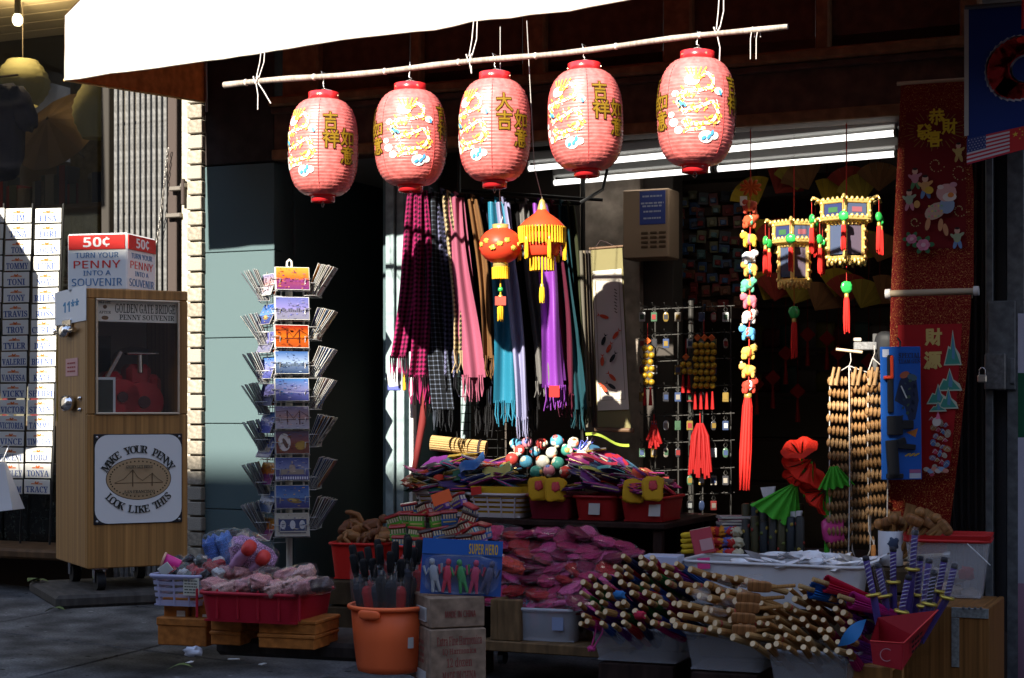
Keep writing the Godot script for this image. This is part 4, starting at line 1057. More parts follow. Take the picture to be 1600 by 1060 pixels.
# ---------- name plates
func build_name_plates():
	var c1 := ["TIM", "TINA", "TOM", "TOMMY", "TONI", "TONY", "TRAVIS", "TROY", "TYLER", "VALERIE", "VANESSA", "VICKY", "VICTOR", "VICTORIA", "VINCE", "VINCENT", "WESLEY", "WILLIAM"]
	var c2 := ["LISA", "LORI", "LOGAN", "LUKE", "NOAH", "RILEY", "ROSS", "CURTIS", "DALE", "BRENT", "KATE", "SHERRI", "STACY", "TAMMY", "TIMOTHY", "TODD", "TONYA", "TRACY"]
	var rk := thing("plate_rack", "black upright rack holding rows of small name plates by the shop window", "rack", T(Vector3.ZERO))
	var z := 0.0
	var dark := M(Color(0.03, 0.03, 0.03), 0.6)
	for e in [[-38, -52], [6, -10], [51, 34], [99, 80]]:
		ptube(rk, "upright", [Z(e[0], 318, z - 0.02), Z(e[1], 778, z - 0.02), on_ground(Z(e[1] - 4, 860, z - 0.02)) + Vector3(0, 0.12, 0)], 0.006, dark)
	var white := M(Color(0.66, 0.66, 0.63), 0.4, {"coat": 0.3}); var blue := M(Color(0.02, 0.06, 0.24), 0.5)
	var ib := ink_flat()
	ib.line([Vector2(-0.05, 0), Vector2(-0.022, 0.002), Vector2(-0.012, 0.013), Vector2(0, 0.004), Vector2(0.012, 0.013), Vector2(0.022, 0.002), Vector2(0.05, 0)], 0.004, Color(0.6, 0.13, 0.02))
	ib.rect(-0.052, -0.005, 0.052, -0.002, Color(0.6, 0.16, 0.03))
	ib.poly([Vector2(-0.016, -0.003), Vector2(-0.013, 0.013), Vector2(0, 0.002), Vector2(0.013, 0.013), Vector2(0.016, -0.003)], Color(0.6, 0.13, 0.02))
	var bridge := ib.mesh()
	for col in 3:
		for i in 18:
			if col == 2 and i > 14: continue
			var t := i / 17.0
			var lx := [lerpf(29.0, 15.0, t), lerpf(75.5, 58.0, t), lerpf(-14.0, -30.0, t)]
			var py := lerpf(337.0, 761.0, t)
			var p := Z(lx[col] + rc(-0.6, 0.6), py, z)
			var s := ppm(lx[col], z)
			var nm: String = (c1[i] if col == 0 else (c2[i] if col == 1 else ""))
			var o := thing("name_plate", "white souvenir plate with blue letters reading %s on the plate rack" % nm if nm else "white souvenir plate in the rack column beside the shop window glass", "name plate", T(p, euler(rc(-0.05, 0.02), 0.12, rc(-0.012, 0.012))), "name plates on the plate rack")
			var w := 43.0 / s / 0.93; var h := 22.5 / s
			pbox(o, "plate", Vector3.ZERO, Vector3(w, h, 0.004), white, 0.0015)
			part(o, "emblem", bridge, print_mat(), T(Vector3(0, h * 0.22, 0.0022), Basis().scaled(Vector3(0.65, 0.8, 1))))
			if nm:
				words(o, "lettering", nm, w * clampf(nm.length() * 0.17, 0.5, 0.92), h * 0.42, blue, T(Vector3(0, -h * 0.18, 0.0024)))
	# white shopping bag hung on the rack
	var wh := M(Color(0.7, 0.71, 0.74), 0.6)
	var bg := thing("shopping_bag", "white paper shopping bag hanging below the lowest name plates", "bag", T(Z(2, 765, 0.12)))
	var s := ST()
	var q := [Vector3(-0.16, 0.13, 0.04), Vector3(0.035, 0.14, 0.02), Vector3(0.115, -0.1, 0.05), Vector3(-0.16, -0.13, 0.09)]
	quad(s, q[0], q[1], q[2], q[3], Vector3.BACK)
	part(bg, "front_panel", done(s), wh)
	s = ST()
	quad(s, q[1], q[2], Vector3(0.1, -0.1, -0.06), Vector3(0.03, 0.14, 0.0), Vector3.RIGHT)
	part(bg, "gusset", done(s), wh)
	s = ST()
	quad(s, q[2], q[3], Vector3(-0.16, -0.13, -0.05), Vector3(0.1, -0.1, -0.06), Vector3.DOWN)
	part(bg, "bottom", done(s), wh)
	s = ST()
	quad(s, Vector3(0.03, 0.14, 0.0), Vector3(0.1, -0.1, -0.06), Vector3(-0.16, -0.13, -0.05), Vector3(-0.16, 0.13, 0.0), Vector3.FORWARD)
	part(bg, "back_panel", done(s), wh)
	ptube(bg, "handle", [Vector3(-0.1, 0.13, 0.02), Vector3(-0.08, 0.2, -0.04), Vector3(-0.04, 0.24, -0.11), Vector3(0.0, 0.2, -0.04), Vector3(0.01, 0.14, 0.01)], 0.003, wh)

# ---------- postcard spinner
func build_postcards():
	var C := Z(452, 640, 0.55)
	var s := ppm(452, 0.55)
	var base_y := ground_y(C.x, C.z)
	var wire := M(Color(0.5, 0.5, 0.5), 0.35, {"metal": 0.7})
	var white := M(Color(0.62, 0.6, 0.55), 0.5)
	var yy := func(py): return CAM.y + (HORIZON - py) / s
	var r := thing("postcard_rack", "wire postcard spinner rack on a cream pole before the dark doorway", "rack", T(Vector3(C.x, 0, C.z)))
	ptube(r, "pole", [Vector3(0, base_y + 0.02, 0), Vector3(0, yy.call(420), 0)], 0.014, white, 10)
	plathe(r, "foot", [Vector2(0, base_y + 0.03), Vector2(0.02, base_y + 0.03), Vector2(0.19, base_y + 0.012), Vector2(0.2, base_y + 0.002)], white, Transform3D(), 20)
	plathe(r, "hub", [Vector2(0, yy.call(838)), Vector2(0.05, yy.call(838)), Vector2(0.05, yy.call(832)), Vector2(0, yy.call(832))], M(Color(0.1, 0.05, 0.04), 0.5))
	plathe(r, "hub", [Vector2(0, yy.call(428)), Vector2(0.06, yy.call(428)), Vector2(0.06, yy.call(424)), Vector2(0, yy.call(424))], white)
	ptube(r, "top_ring", [Vector3(0, yy.call(420), 0), Vector3(0.013, yy.call(416), 0), Vector3(0.011, yy.call(409), 0), Vector3(0, yy.call(406), 0), Vector3(-0.011, yy.call(409), 0), Vector3(-0.013, yy.call(416), 0), Vector3(0, yy.call(420), 0)], 0.005, white)
	# uprights
	for an in [18.0, -62.0, 98.0, -105.0, 180.0]:
		var d := yaw(TH + deg_to_rad(an)) * Vector3(0, 0, 0.085)
		for k in [-0.05, 0.05]:
			var sd := yaw(TH + deg_to_rad(an)) * Vector3(k, 0, 0)
			ptube(r, "upright_wire", [d + sd + Vector3(0, yy.call(836), 0), d + sd + Vector3(0, yy.call(426), 0)], 0.0022, wire, 5)
	var W := 0.148; var Hc := 0.102
	var pocket := func(b: Basis, o: Vector3):
		var st := ST()
		var hw := W / 2 + 0.006
		add_tube(st, [o + b * Vector3(-hw, 0.055, -0.02), o + b * Vector3(-hw, 0.055, 0.04), o + b * Vector3(-hw + 0.025, 0.055, 0.045), o + b * Vector3(-hw + 0.025, 0.0, 0.03), o + b * Vector3(hw - 0.025, 0.0, 0.03), o + b * Vector3(hw - 0.025, 0.055, 0.045), o + b * Vector3(hw, 0.055, 0.04), o + b * Vector3(hw, 0.055, -0.02)], 0.002, 5)
		add_tube(st, [o + b * Vector3(-hw, 0.055, -0.02), o + b * Vector3(-hw, 0, -0.02), o + b * Vector3(-hw, 0, 0.03), o + b * Vector3(hw, 0, 0.03), o + b * Vector3(hw, 0, -0.02), o + b * Vector3(hw, 0.055, -0.02)], 0.002, 5)
		part(r, "wire_pocket", done(st), wire)
	var face := box_mesh(Vector3(W, Hc, 0.0012), 0.0)
	var backs := [M(Color(0.6, 0.6, 0.57), 0.35), M(Color(0.42, 0.4, 0.38), 0.35), M(Color(0.5, 0.5, 0.52), 0.35), M(Color(0.2, 0.2, 0.24), 0.3)]
	var prints := []
	for i in 16: prints.append(card_print(i, W, Hc))
	var pm := print_mat(0.22)
	var names := ["orange sunset over a purple skyline", "blue grey skyline under purple clouds", "red bridge at a crimson sunset", "deep blue aerial view of the bay", "bright blue water and sky", "pink and white foggy coast", "two small round pictures on brown", "domed building in blue dusk", "golden island in dark blue water", "three faces framed on cream"]
	var rows := [440, 486, 529, 569, 611, 654, 692, 733, 776, 819]
	var o0 := Vector3(C.x, 0, C.z)
	for i in 10:
		var b := yaw(TH + 0.3)
		var y: float = yy.call(rows[i] + 18)
		pocket.call(b, b * Vector3(-0.008, 0, 0.09) + Vector3(0, y, 0))
		for k in 4:
			var c := T(o0 + b * Vector3(rc(-0.002, 0.002) - 0.008, Hc / 2 + 0.004, 0.122 - k * 0.007) + Vector3(0, y, 0), b * euler(-0.2, 0, rc(-0.01, 0.01)))
			if k == 0:
				var pc := thing("postcard", "postcard of %s facing out of the spinner rack" % names[i], "postcard", c, "postcards facing out of the spinner")
				part(pc, "card", face, backs[0]); part(pc, "picture", prints[i], pm, T(Vector3(0, 0, 0.0008)))
			else:
				solo("postcard", face, backs[k % 3], c, "postcard tucked behind a front picture in the spinner rack", "postcard", "postcards behind the front pictures")
		# the face turned to the door: slanted pictures
		b = yaw(TH - 1.0)
		y = yy.call(rows[i] + 26)
		pocket.call(b, b * Vector3(0, 0, 0.075) + Vector3(0, y, 0))
		for k in 2:
			var c := T(o0 + b * Vector3(0.0, Hc / 2 + 0.004, 0.108 - k * 0.02) + Vector3(0, y, 0), b * euler(-0.3 - rc(0, 0.15), 0, 0))
			var pc := thing("postcard", "landscape postcard on the spinner side turned to the teal wall", "postcard", c, "postcards on the side turned to the teal wall")
			part(pc, "card", face, backs[(i + k) % 3]); part(pc, "picture", prints[(i * 3 + k + 5) % 16], pm, T(Vector3(0, 0, 0.0008)))
	var sr := [472, 540, 600, 648, 706, 772, 834]
	for i in 7:
		for sd in 2:
			var b := yaw(TH + (1.5 if sd else -1.5))
			var y: float = yy.call(sr[i] + (-8 if sd else 0))
			pocket.call(b, b * Vector3(0, 0, 0.1) + Vector3(0, y, 0))
			for k in 8:
				var tilt := 0.34 + 0.03 * k + rc(0, 0.06)
				var c := T(o0 + b * Vector3(rc(-0.006, 0.006), 0.002, 0.085 + k * 0.0055) + Vector3(0, y, 0) + b * euler(tilt, 0, 0) * Vector3(0, W / 2 + 0.003, 0), b * euler(tilt, 0, rc(-0.04, 0.04)) * euler(0, 0, PI / 2))
				var pc := thing("postcard", "postcard seen edge on, fanned in a side pocket towards the %s" % ("scarves" if sd else "coin press"), "postcard", c, "postcards fanned in the spinner's side pockets")
				part(pc, "card", face, backs[0] if sd else backs[(k + i) % 4]); part(pc, "picture", prints[(i + k * 3) % 16], pm, T(Vector3(0, 0, 0.0008)))

func card_print(i: int, W: float, H: float) -> ArrayMesh:
	var k := ink_flat()
	var x := W / 2 - 0.002; var y := H / 2 - 0.002
	var C := func(a, b, c): return Color(a, b, c)
	var sets := [
		[Color(0.36, 0.072, 0.014), Color(0.54, 0.252, 0.036), Color(0.115, 0.022, 0.115), Color(0.18, 0.036, 0.144)],
		[Color(0.18, 0.158, 0.36), Color(0.086, 0.101, 0.288), Color(0.144, 0.144, 0.202), Color(0.072, 0.072, 0.108)],
		[Color(0.396, 0.101, 0.007), Color(0.18, 0.007, 0.007), Color(0.252, 0.043, 0.007), Color(0.043, 0.007, 0.007)],
		[Color(0.216, 0.288, 0.432), Color(0.022, 0.072, 0.23), Color(0.022, 0.043, 0.101), Color(0.072, 0.101, 0.144)],
		[Color(0.216, 0.216, 0.432), Color(0.029, 0.13, 0.36), Color(0.072, 0.086, 0.324), Color(0.288, 0.288, 0.504)],
		[Color(0.432, 0.252, 0.216), Color(0.18, 0.18, 0.324), Color(0.396, 0.396, 0.468), Color(0.086, 0.036, 0.043)],
		[Color(0.216, 0.058, 0.036), Color(0.086, 0.072, 0.144), Color(0.144, 0.036, 0.022), Color(0.36, 0.216, 0.036)],
		[Color(0.216, 0.252, 0.432), Color(0.036, 0.065, 0.288), Color(0.043, 0.043, 0.18), Color(0.432, 0.36, 0.288)],
		[Color(0.108, 0.216, 0.432), Color(0.014, 0.072, 0.324), Color(0.029, 0.029, 0.144), Color(0.432, 0.288, 0.086)],
		[Color(0.432, 0.418, 0.346), Color(0.432, 0.418, 0.346), Color(0.432, 0.418, 0.346), Color(0.036, 0.058, 0.144)]]
	var s: Array = sets[i % 10]
	k.rect(-x, -y * 0.1, x, y, s[0], s[1], 1, 4)
	k.rect(-x, -y, x, -y * 0.1, s[2], s[2].lerp(s[0], 0.35), 1, 3)
	match i % 10:
		0, 1, 3:
			for j in 16:
				var h := y * (0.08 + 0.3 * absf(sin(j * 2.3 + i)))
				k.rect(-x + j * x / 8.0, -y * 0.35, -x + (j + 0.8) * x / 8.0, -y * 0.35 + h, s[3] * (0.6 + 0.4 * absf(sin(j * 1.7)))); k.lift -= 0.0005
		2, 5:
			k.line([Vector2(-x, -y * 0.25), Vector2(x, -y * 0.15)], y * 0.07, s[3])
			for t in [-0.3, 0.45]:
				k.line([Vector2(t * x, -y * 0.6), Vector2(t * x, y * 0.6)], y * 0.1, s[3])
			k.line([Vector2(-x, y * 0.5), Vector2(-0.3 * x, y * 0.6), Vector2(0.07 * x, -y * 0.1), Vector2(0.45 * x, y * 0.6), Vector2(x, y * 0.1)], y * 0.04, s[3])
		4:
			k.line([Vector2(-x, -y * 0.3), Vector2(-0.2 * x, -y * 0.2), Vector2(x, -y * 0.34)], y * 0.12, s[3])
		6:
			k.ell(-x * 0.5, 0, x * 0.38, y * 0.8, Color(0.55, 0.52, 0.5), 0, 20); k.ell(-x * 0.45, -y * 0.1, x * 0.12, y * 0.5, Color(0.1, 0.06, 0.05), 0.4, 12)
			k.ell(x * 0.5, -y * 0.3, x * 0.35, y * 0.4, s[3], 0.2, 16)
		7:
			k.rect(-x * 0.7, -y * 0.5, x * 0.7, -y * 0.05, s[3] * 0.6); k.ell(0, y * 0.05, x * 0.2, y * 0.4, s[3] * 0.8, 0, 16)
			k.rect(-x * 0.04, y * 0.3, x * 0.04, y * 0.7, s[3])
			for j in 14: k.rect(-x + j * x / 7.0, -y * 0.95, -x + (j + 0.6) * x / 7.0, -y * 0.7, Color(0.6, 0.6, 0.7)); k.lift -= 0.0005
		8:
			k.ell(x * 0.1, -y * 0.35, x * 0.45, y * 0.22, s[3] * 0.5, -0.15, 16); k.ell(0, -y * 0.28, x * 0.25, y * 0.12, s[3], -0.2, 12)
		9:
			k.rect(-x * 0.85, -y * 0.55, x * 0.85, y * 0.5, s[3])
			for j in 3: k.ell((j - 1) * x * 0.58, 0, x * 0.17, y * 0.4, Color(0.5, 0.52, 0.55), 0, 14)
			k.rect(-x * 0.8, -y * 0.78, x * 0.8, -y * 0.66, Color(0.1, 0.1, 0.12))
	var dr := RandomNumberGenerator.new(); dr.seed = i + 40
	for j in 46:
		var c: Color = s[dr.randi_range(0, 3)] * dr.randf_range(0.5, 1.6)
		var ey := dr.randf_range(-0.95, 0.9) * y
		k.ell(dr.randf_range(-0.92, 0.92) * x, ey, dr.randf_range(0.01, 0.12) * x, dr.randf_range(0.01, 0.05) * y, c, 0, 7); k.lift -= 0.0004
	return k.mesh()

# ---------- generic goods
func loop_pt(u: float, w: float, d: float, r: float) -> Vector2:   # a point on a rounded rectangle
	var q := fposmod(u, 1.0) * 4.0
	var i := int(q); var f := q - i
	var hw := w / 2 - r; var hd := d / 2 - r
	var c: Vector2 = [Vector2(hw, hd), Vector2(-hw, hd), Vector2(-hw, -hd), Vector2(hw, -hd)][i]
	var an := i * PI / 2
	if f < 0.5:
		return c + Vector2(cos(an + f * PI), sin(an + f * PI)) * r
	var c2: Vector2 = [Vector2(hw, hd), Vector2(-hw, hd), Vector2(-hw, -hd), Vector2(hw, -hd)][(i + 1) % 4]
	var e := Vector2(cos(an + PI / 2), sin(an + PI / 2)) * r
	return (c + e).lerp(c2 + e, (f - 0.5) * 2.0)
func ring_mesh(w, d, r, y0, y1, w2, d2) -> ArrayMesh:              # a band round the rectangle, outside and inside
	var s := ST()
	add_grid(s, 40, 1, func(u, v):
		var p := loop_pt(u, lerpf(w, w2, v), lerpf(d, d2, v), r)
		return Vector3(p.x, lerpf(y0, y1, v), -p.y))
	return done(s)
# open bin standing at its base; top w x d, base smaller by taper
func tub(called: String, label: String, at: Transform3D, w: float, d: float, h: float, taper: float, mat: Material, rim: Material, group := "", slots := 0, cat := "bin") -> Node3D:
	var o := thing(called, label, cat, at, group)
	var r := minf(w, d) * 0.16
	var w0 := w * taper; var d0 := d * taper
	if slots == 0:
		part(o, "wall", ring_mesh(w0, d0, r, 0.0, h, w, d), mat)
	else:
		part(o, "wall", ring_mesh(w0, d0, r, 0.0, h * 0.2, lerpf(w0, w, 0.2), lerpf(d0, d, 0.2)), mat)
		for i in slots:
			var a := 0.2 + 0.62 * (i + 0.45) / slots; var b := 0.2 + 0.62 * (i + 1.0) / slots
			part(o, "band", ring_mesh(lerpf(w0, w, a), lerpf(d0, d, a), r, h * a, h * b, lerpf(w0, w, b), lerpf(d0, d, b)), mat)
		part(o, "band", ring_mesh(lerpf(w0, w, 0.88), lerpf(d0, d, 0.88), r, h * 0.88, h, w, d), mat)
		var n := int(w / 0.06)
		for i in n:
			for sd in [-1, 1]:
				var x := lerpf(-w0 / 2, w0 / 2, (i + 0.5) / n)
				ptube(o, "rib", [Vector3(x, 0, sd * d0 * 0.5), Vector3(x * w / w0, h, sd * d * 0.5)], 0.004, mat, 5)
	pbox(o, "base", Vector3(0, 0.003, 0), Vector3(w0 * 0.97, 0.006, d0 * 0.97), mat, 0.0)
	var pts := []
	for i in 33:
		var p := loop_pt(i / 32.0, w + 0.006, d + 0.006, r)
		pts.append(Vector3(p.x, h, -p.y))
	ptube(o, "rim", pts, 0.007, rim, 6)
	return o
var film_m: StandardMaterial3D
func film(seed_: int) -> ArrayMesh:
	var k := "film%d" % seed_
	if not meshes.has(k):
		var n := FastNoiseLite.new(); n.seed = seed_; n.frequency = 1.0
		var s := ST()
		add_grid(s, 22, 12, func(u, v):
			var a: float = (u if u < 0.999 else 0.0) * TAU; var b: float = (v - 0.5) * PI
			var sg := func(x): return signf(x) * pow(absf(x), 0.55)
			var p := Vector3(sg.call(cos(b)) * sg.call(cos(a)), sg.call(sin(b)), -sg.call(cos(b)) * sg.call(sin(a)))
			return p * (1.0 + 0.16 * n.get_noise_3dv(p * 3.6)), Vector2.ONE, false)
		meshes[k] = done(s)
	return meshes[k]
# a soft parcel in clear film
func bagged(called: String, label: String, cat: String, at: Transform3D, h: Vector3, cols: Array, group: String) -> Node3D:
	var o := thing(called, label, cat, at, group)
	var sd := rng.randi_range(1, 5)
	var k := "goods%d" % sd
	if not meshes.has(k): meshes[k] = lump_mesh(Vector3.ONE, 0.65, 0.2, sd, 22, 14)
	var n := cols.size()
	for i in n:
		var x := (i - (n - 1) / 2.0) * 2.0 / n
		part(o, "goods", meshes[k], M(cols[i] * 1.5, 0.55, {"tex": "floral", "scale": 2.2 + 0.5 * i}), T(Vector3(x * h.x * 0.86, 0, 0), Basis.from_scale(Vector3(h.x * 0.92 / n, h.y * 0.8, h.z * 0.84))))
	if film_m == null: film_m = M(Color(0.6, 0.6, 0.6), 0.05, {"alpha": 0.025, "spec": 0.34})
	part(o, "film", film(sd), film_m, T(Vector3.ZERO, Basis.from_scale(h)))
	return o

# ---------- goods by the teal wall
func build_left_goods():
	var tan := M(Color(0.46, 0.16, 0.035), 0.6, {"tex": "cloudy", "scale": 4.0})
	var lab := M(Color(0.6, 0.6, 0.58), 0.6)
	var yb := TH - 0.13
	# the carton: px of the front face, height band, turn, label
	var g0 := G(284, 1010)
	var cart := [
		[242, 324, 1010, 966, g0.z, "long low brown shoe carton lying on the sidewalk under two smaller cartons", false],
		[253, 295, 968, 934, g0.z - 0.03, "square brown carton with white sticker under the lilac crate's outer end", true],
		[296, 334, 974, 940, g0.z - 0.05, "square brown carton with white sticker against the crimson basket", true],
		[326, 376, 1009, 987, g0.z + 0.02, "flat brown carton on the sidewalk, lower of two by the long carton", false],
		[326, 378, 987, 964, g0.z + 0.02, "flat brown carton under the crimson basket beside the long carton", false],
		[399, 494, 1015, 992, g0.z + 0.04, "wide brown carton on the timber board, lower of two", false],
		[399, 496, 992, 969, g0.z + 0.04, "wide brown carton under the crimson basket, upper of two on the timber board", false]]
	for e in cart:
		var a := Z(e[0], e[2], e[4]); var b := Z(e[1], e[2], e[4]); var s := ppm((e[0] + e[1]) / 2.0, e[4])
		var h: float = (e[2] - e[3]) / s; var w := a.distance_to(b) * 0.86; var dep := 0.2
		var o := thing("carton", e[5], "carton", T((a + b) / 2 + Vector3(-0.01, 0.001, -dep / 2), yaw(0.12)), "brown cartons stacked by the teal wall")
		pbox(o, "box", Vector3(0, h * 0.38, 0), Vector3(w, h * 0.76, dep), tan, 0.003)
		pbox(o, "lid", Vector3(0, h * 0.84, 0), Vector3(w + 0.008, h * 0.3, dep + 0.008), tan, 0.004)
		if e[6]: pbox(o, "sticker", Vector3(w * 0.2, h * 0.2, dep / 2 + 0.001), Vector3(0.032, 0.028, 0.002), lab, 0.0)
	var bp := G(450, 1030)
	solo("timber_board", box_mesh(Vector3(0.6, 0.06, 0.4), 0.014), M(Color(0.06, 0.05, 0.045), 0.85, {"tex": "wood", "scale": Vector3(1, 4, 4)}), T(bp + Vector3(0, 0.03, -0.2), yaw(0.1)), "dark weathered timber board under the wide brown cartons", "board")
	# lilac crate with toys
	var lil := M(Color(0.42, 0.42, 0.6), 0.3, {"alpha": 0.72})
	var zc: float = g0.z - 0.1
	var s := ppm(295, zc)
	var lp := Z(296, 942, zc)
	var la := tub("toy_crate", "translucent lilac plastic crate of small toys on two brown cartons", T(lp, yaw(0.12)), 82 / s, 0.24, 46 / s, 0.9, lil, lil, "", 3, "crate")
	var pcd := pbox(la, "price_card", Vector3(0.07, 0.07, 0.12), Vector3(0.06, 0.06, 0.002), M(Color(0.5, 0.5, 0.42), 0.6), 0.0)
	for i in 5: dashes(pcd, 0.05, 0.004, Color(0.08, 0.08, 0.07), T(Vector3(0, 0.02 - i * 0.01, 0.0015)), 4)
	var toyc := [Color(0.4, 0.02, 0.03), Color(0.03, 0.03, 0.035), Color(0.5, 0.5, 0.5), Color(0.08, 0.1, 0.09), Color(0.3, 0.03, 0.03)]
	for i in 16:
		var p := Z(268 + (i % 8) * 10 + rc(-4, 4), 896 - 12 * int(i / 8.0) + rc(-5, 4), zc + 0.05 - 0.12 * int(i / 8.0))
		bagged("toy_packet", "small glossy toy packet heaped in the lilac crate", "toy", T(p, euler(rc(-0.6, 0.6), rc(0, 3), rc(-0.6, 0.6))), Vector3(0.04, 0.018, 0.026), [toyc[i % 5], toyc[(i + 2) % 5]], "toy packets heaped in the lilac crate")
	var cup := thing("pink_cup", "bright pink plastic cup lying on the lilac crate's outer corner", "cup", T(Z(268, 880, zc + 0.05), euler(0.3, 0.4, 1.2)))
	plathe(cup, "wall", [Vector2(0.02, -0.03), Vector2(0.026, 0.03), Vector2(0.024, 0.03), Vector2(0.018, -0.026), Vector2(0, -0.026)], M(Color(0.6, 0.03, 0.22), 0.35), Transform3D(), 16)
	plathe(cup, "lid", [Vector2(0.0, 0.036), Vector2(0.028, 0.034), Vector2(0.028, 0.026)], M(Color(0.55, 0.3, 0.2), 0.4), Transform3D(), 16)
	solo("white_tag", box_mesh(Vector3(0.05, 0.035, 0.003), 0.001), M(Color(0.6, 0.64, 0.6), 0.5), T(Z(258, 890, zc + 0.1), euler(0.3, 0.2, 0.6)), "white card tag stuck on the lilac crate's corner", "tag")
	# crimson basket with bagged slippers
	var crim := M(Color(0.32, 0.008, 0.022), 0.45)
	var zb: float = g0.z - 0.06
	s = ppm(418, zb)
	var rb := tub("crimson_basket", "low crimson plastic basket full of bagged pink slippers on brown cartons", T(Z(418, 966, zb), yaw(0.1)), 172 / s, 0.3, 44 / s, 0.93, crim, crim, "", 0, "basket")
	for i in 6: pbox(rb, "wall_rib", Vector3(-0.19 + i * 0.076, 0.06, 0.147), Vector3(0.008, 0.1, 0.01), crim)
	var pk := [Color(0.55, 0.24, 0.24), Color(0.6, 0.34, 0.3), Color(0.5, 0.2, 0.2), Color(0.12, 0.08, 0.08)]
	for i in 13:
		var p := Z(346 + (i % 7) * 24 + rc(-4, 4), 918 - 17 * int(i / 7.0) + rc(-4, 4), zb + 0.1 - 0.16 * int(i / 7.0))
		bagged("bagged_slippers", "pink patterned slippers in clear film heaped in the crimson basket", "slippers", T(p, euler(rc(-0.3, 0.3), rc(-0.5, 0.5), rc(-0.35, 0.35))), Vector3(0.075, 0.028, 0.045), [pk[i % 3], pk[(i + 1) % 4]], "bagged slippers in the crimson basket")
	# the two big parcels at the back
	bagged("blue_parcel", "bunched bright blue cloth goods in clear film beside the black parcel", "parcel", T(Z(345, 862, zb - 0.2), euler(0, 0.3, 0.25)), Vector3(0.06, 0.075, 0.05), [Color(0.05, 0.12, 0.38), Color(0.1, 0.2, 0.5)], "")
	bagged("black_parcel", "small dark trinket parcel in clear film between blue parcel and striped slippers", "parcel", T(Z(368, 852, zb - 0.25), euler(0, 0.3, -0.2)), Vector3(0.045, 0.06, 0.04), [Color(0.06, 0.05, 0.05), Color(0.4, 0.32, 0.28)], "")
	var sp := bagged("striped_slippers", "lilac house slippers with red heels in clear film on top of the basket", "slippers", T(Z(394, 868, zb - 0.08), euler(0.5, 0.2, -0.75)), Vector3(0.09, 0.06, 0.06), [Color(0.42, 0.24, 0.42)], "")
	for k in 2:
		part(sp, "slipper", lump_mesh(Vector3(0.022, 0.07, 0.03), 0.8, 0.1, 3 + k), M(Color(0.4, 0.22, 0.38), 0.6), T(Vector3(-0.03 + k * 0.06, 0, 0.035)))
		part(sp, "heel", lump_mesh(Vector3(0.024, 0.026, 0.03), 0.8), M(Color(0.5, 0.04, 0.035), 0.5), T(Vector3(-0.03 + k * 0.06, 0.05, 0.04)))
	# orange tub of umbrellas
	var org := M(Color(0.85, 0.15, 0.045), 0.45, {"back": Color(0.4, 0.08, 0.02)})
	var gp := G(578, 1060)
	s = ppm(578, gp.z - 0.1)
	var ot := thing("orange_tub", "tall orange plastic tub holding bagged black umbrellas", "tub", T(gp + Vector3(0, 0, -0.14), yaw(TH)))
	var h := 104.0 / s; var r1 := 62.0 / s; var r0 := 53.0 / s
	plathe(ot, "wall", [Vector2(0, 0.004), Vector2(r0 * 0.8, 0.004), Vector2(r0 * 0.96, 0.01), Vector2(r0, 0.03), Vector2(lerpf(r0, r1, 0.5), h * 0.5), Vector2(r1, h), Vector2(r1 - 0.004, h), Vector2(r0 - 0.004, 0.03), Vector2(0, 0.012)], org, Transform3D(), 32)
	var rim := []
	for i in 33: rim.append(Vector3(cos(TAU * i / 32) * (r1 + 0.004), h, sin(TAU * i / 32) * (r1 + 0.004)))
	ptube(ot, "rim", rim, 0.008, org, 8)
	part(ot, "grip", lump_mesh(Vector3(0.04, 0.016, 0.012), 0.6), org, T(Vector3(-0.06, h - 0.016, r1 * 0.92), euler(0, -0.4, 0)))
	pbox(ot, "label_sticker", Vector3(0.075, h * 0.5, sqrt(maxf(0.001, pow((r0 + r1) / 2, 2) - 0.0056)) + 0.001), Vector3(0.02, 0.036, 0.003), lab, 0.0, euler(0, 0.5, 0))
	var ctr: Vector3 = ot.position
	var ucol := [Color(0.02, 0.02, 0.022), Color(0.025, 0.025, 0.03), Color(0.3, 0.03, 0.03), Color(0.03, 0.035, 0.05)]
	for i in 16:
		var an := TAU * i / 16.0 * 2.4; var rr := r1 * (0.35 + 0.42 * absf(sin(i * 1.9)))
		var foot := ctr + Vector3(cos(an) * rr * 0.6, 0.02, sin(an) * rr * 0.6)
		var lean := Vector3(cos(an) * 0.16, 1, sin(an) * 0.13) + Vector3(-0.06, 0, 0)
		var L := h + rc(0.13, 0.22)
		var up := lean.normalized()
		var side := up.cross(Vector3.FORWARD).normalized()
		var u := thing("folded_umbrella", "folded %s umbrella in crinkled clear sleeve standing in the orange tub" % ["black", "charcoal", "red", "navy"][i % 4], "umbrella", T(foot, Basis(side, up, side.cross(up))), "umbrellas in the orange tub")
		var um := M(ucol[i % 4], 0.7)
		plathe(u, "canopy", [Vector2(0.006, 0), Vector2(0.012, 0.02), Vector2(0.021, L * 0.7), Vector2(0.016, L * 0.74), Vector2(0.005, L * 0.76)], um, Transform3D(), 9, false)
		ptube(u, "shaft", [Vector3(0, L * 0.7, 0), Vector3(0, L * 0.85, 0)], 0.004, M(Color(0.5, 0.5, 0.5), 0.3, {"metal": 0.8}))
		plathe(u, "handle", [Vector2(0, L * 0.8), Vector2(0.01, L * 0.8), Vector2(0.013, L * 0.86), Vector2(0.013, L * 0.98), Vector2(0.009, L), Vector2(0, L)], M(Color(0.008, 0.008, 0.009), 0.7), Transform3D(), 10)
		part(u, "sleeve", film(1 + i % 5), film_m, T(Vector3(0, L * 0.48, 0), Basis.from_scale(Vector3(0.027, L * 0.36, 0.027))))
	# red bins: brown toy animals, toy trams
	var redp := M(Color(0.55, 0.02, 0.015), 0.45)
	var za := 0.72
	s = ppm(560, za)
	var yb0 := ground_y(Z(560, 900, za).x, za)
	var p1 := Z(556, 905, za)
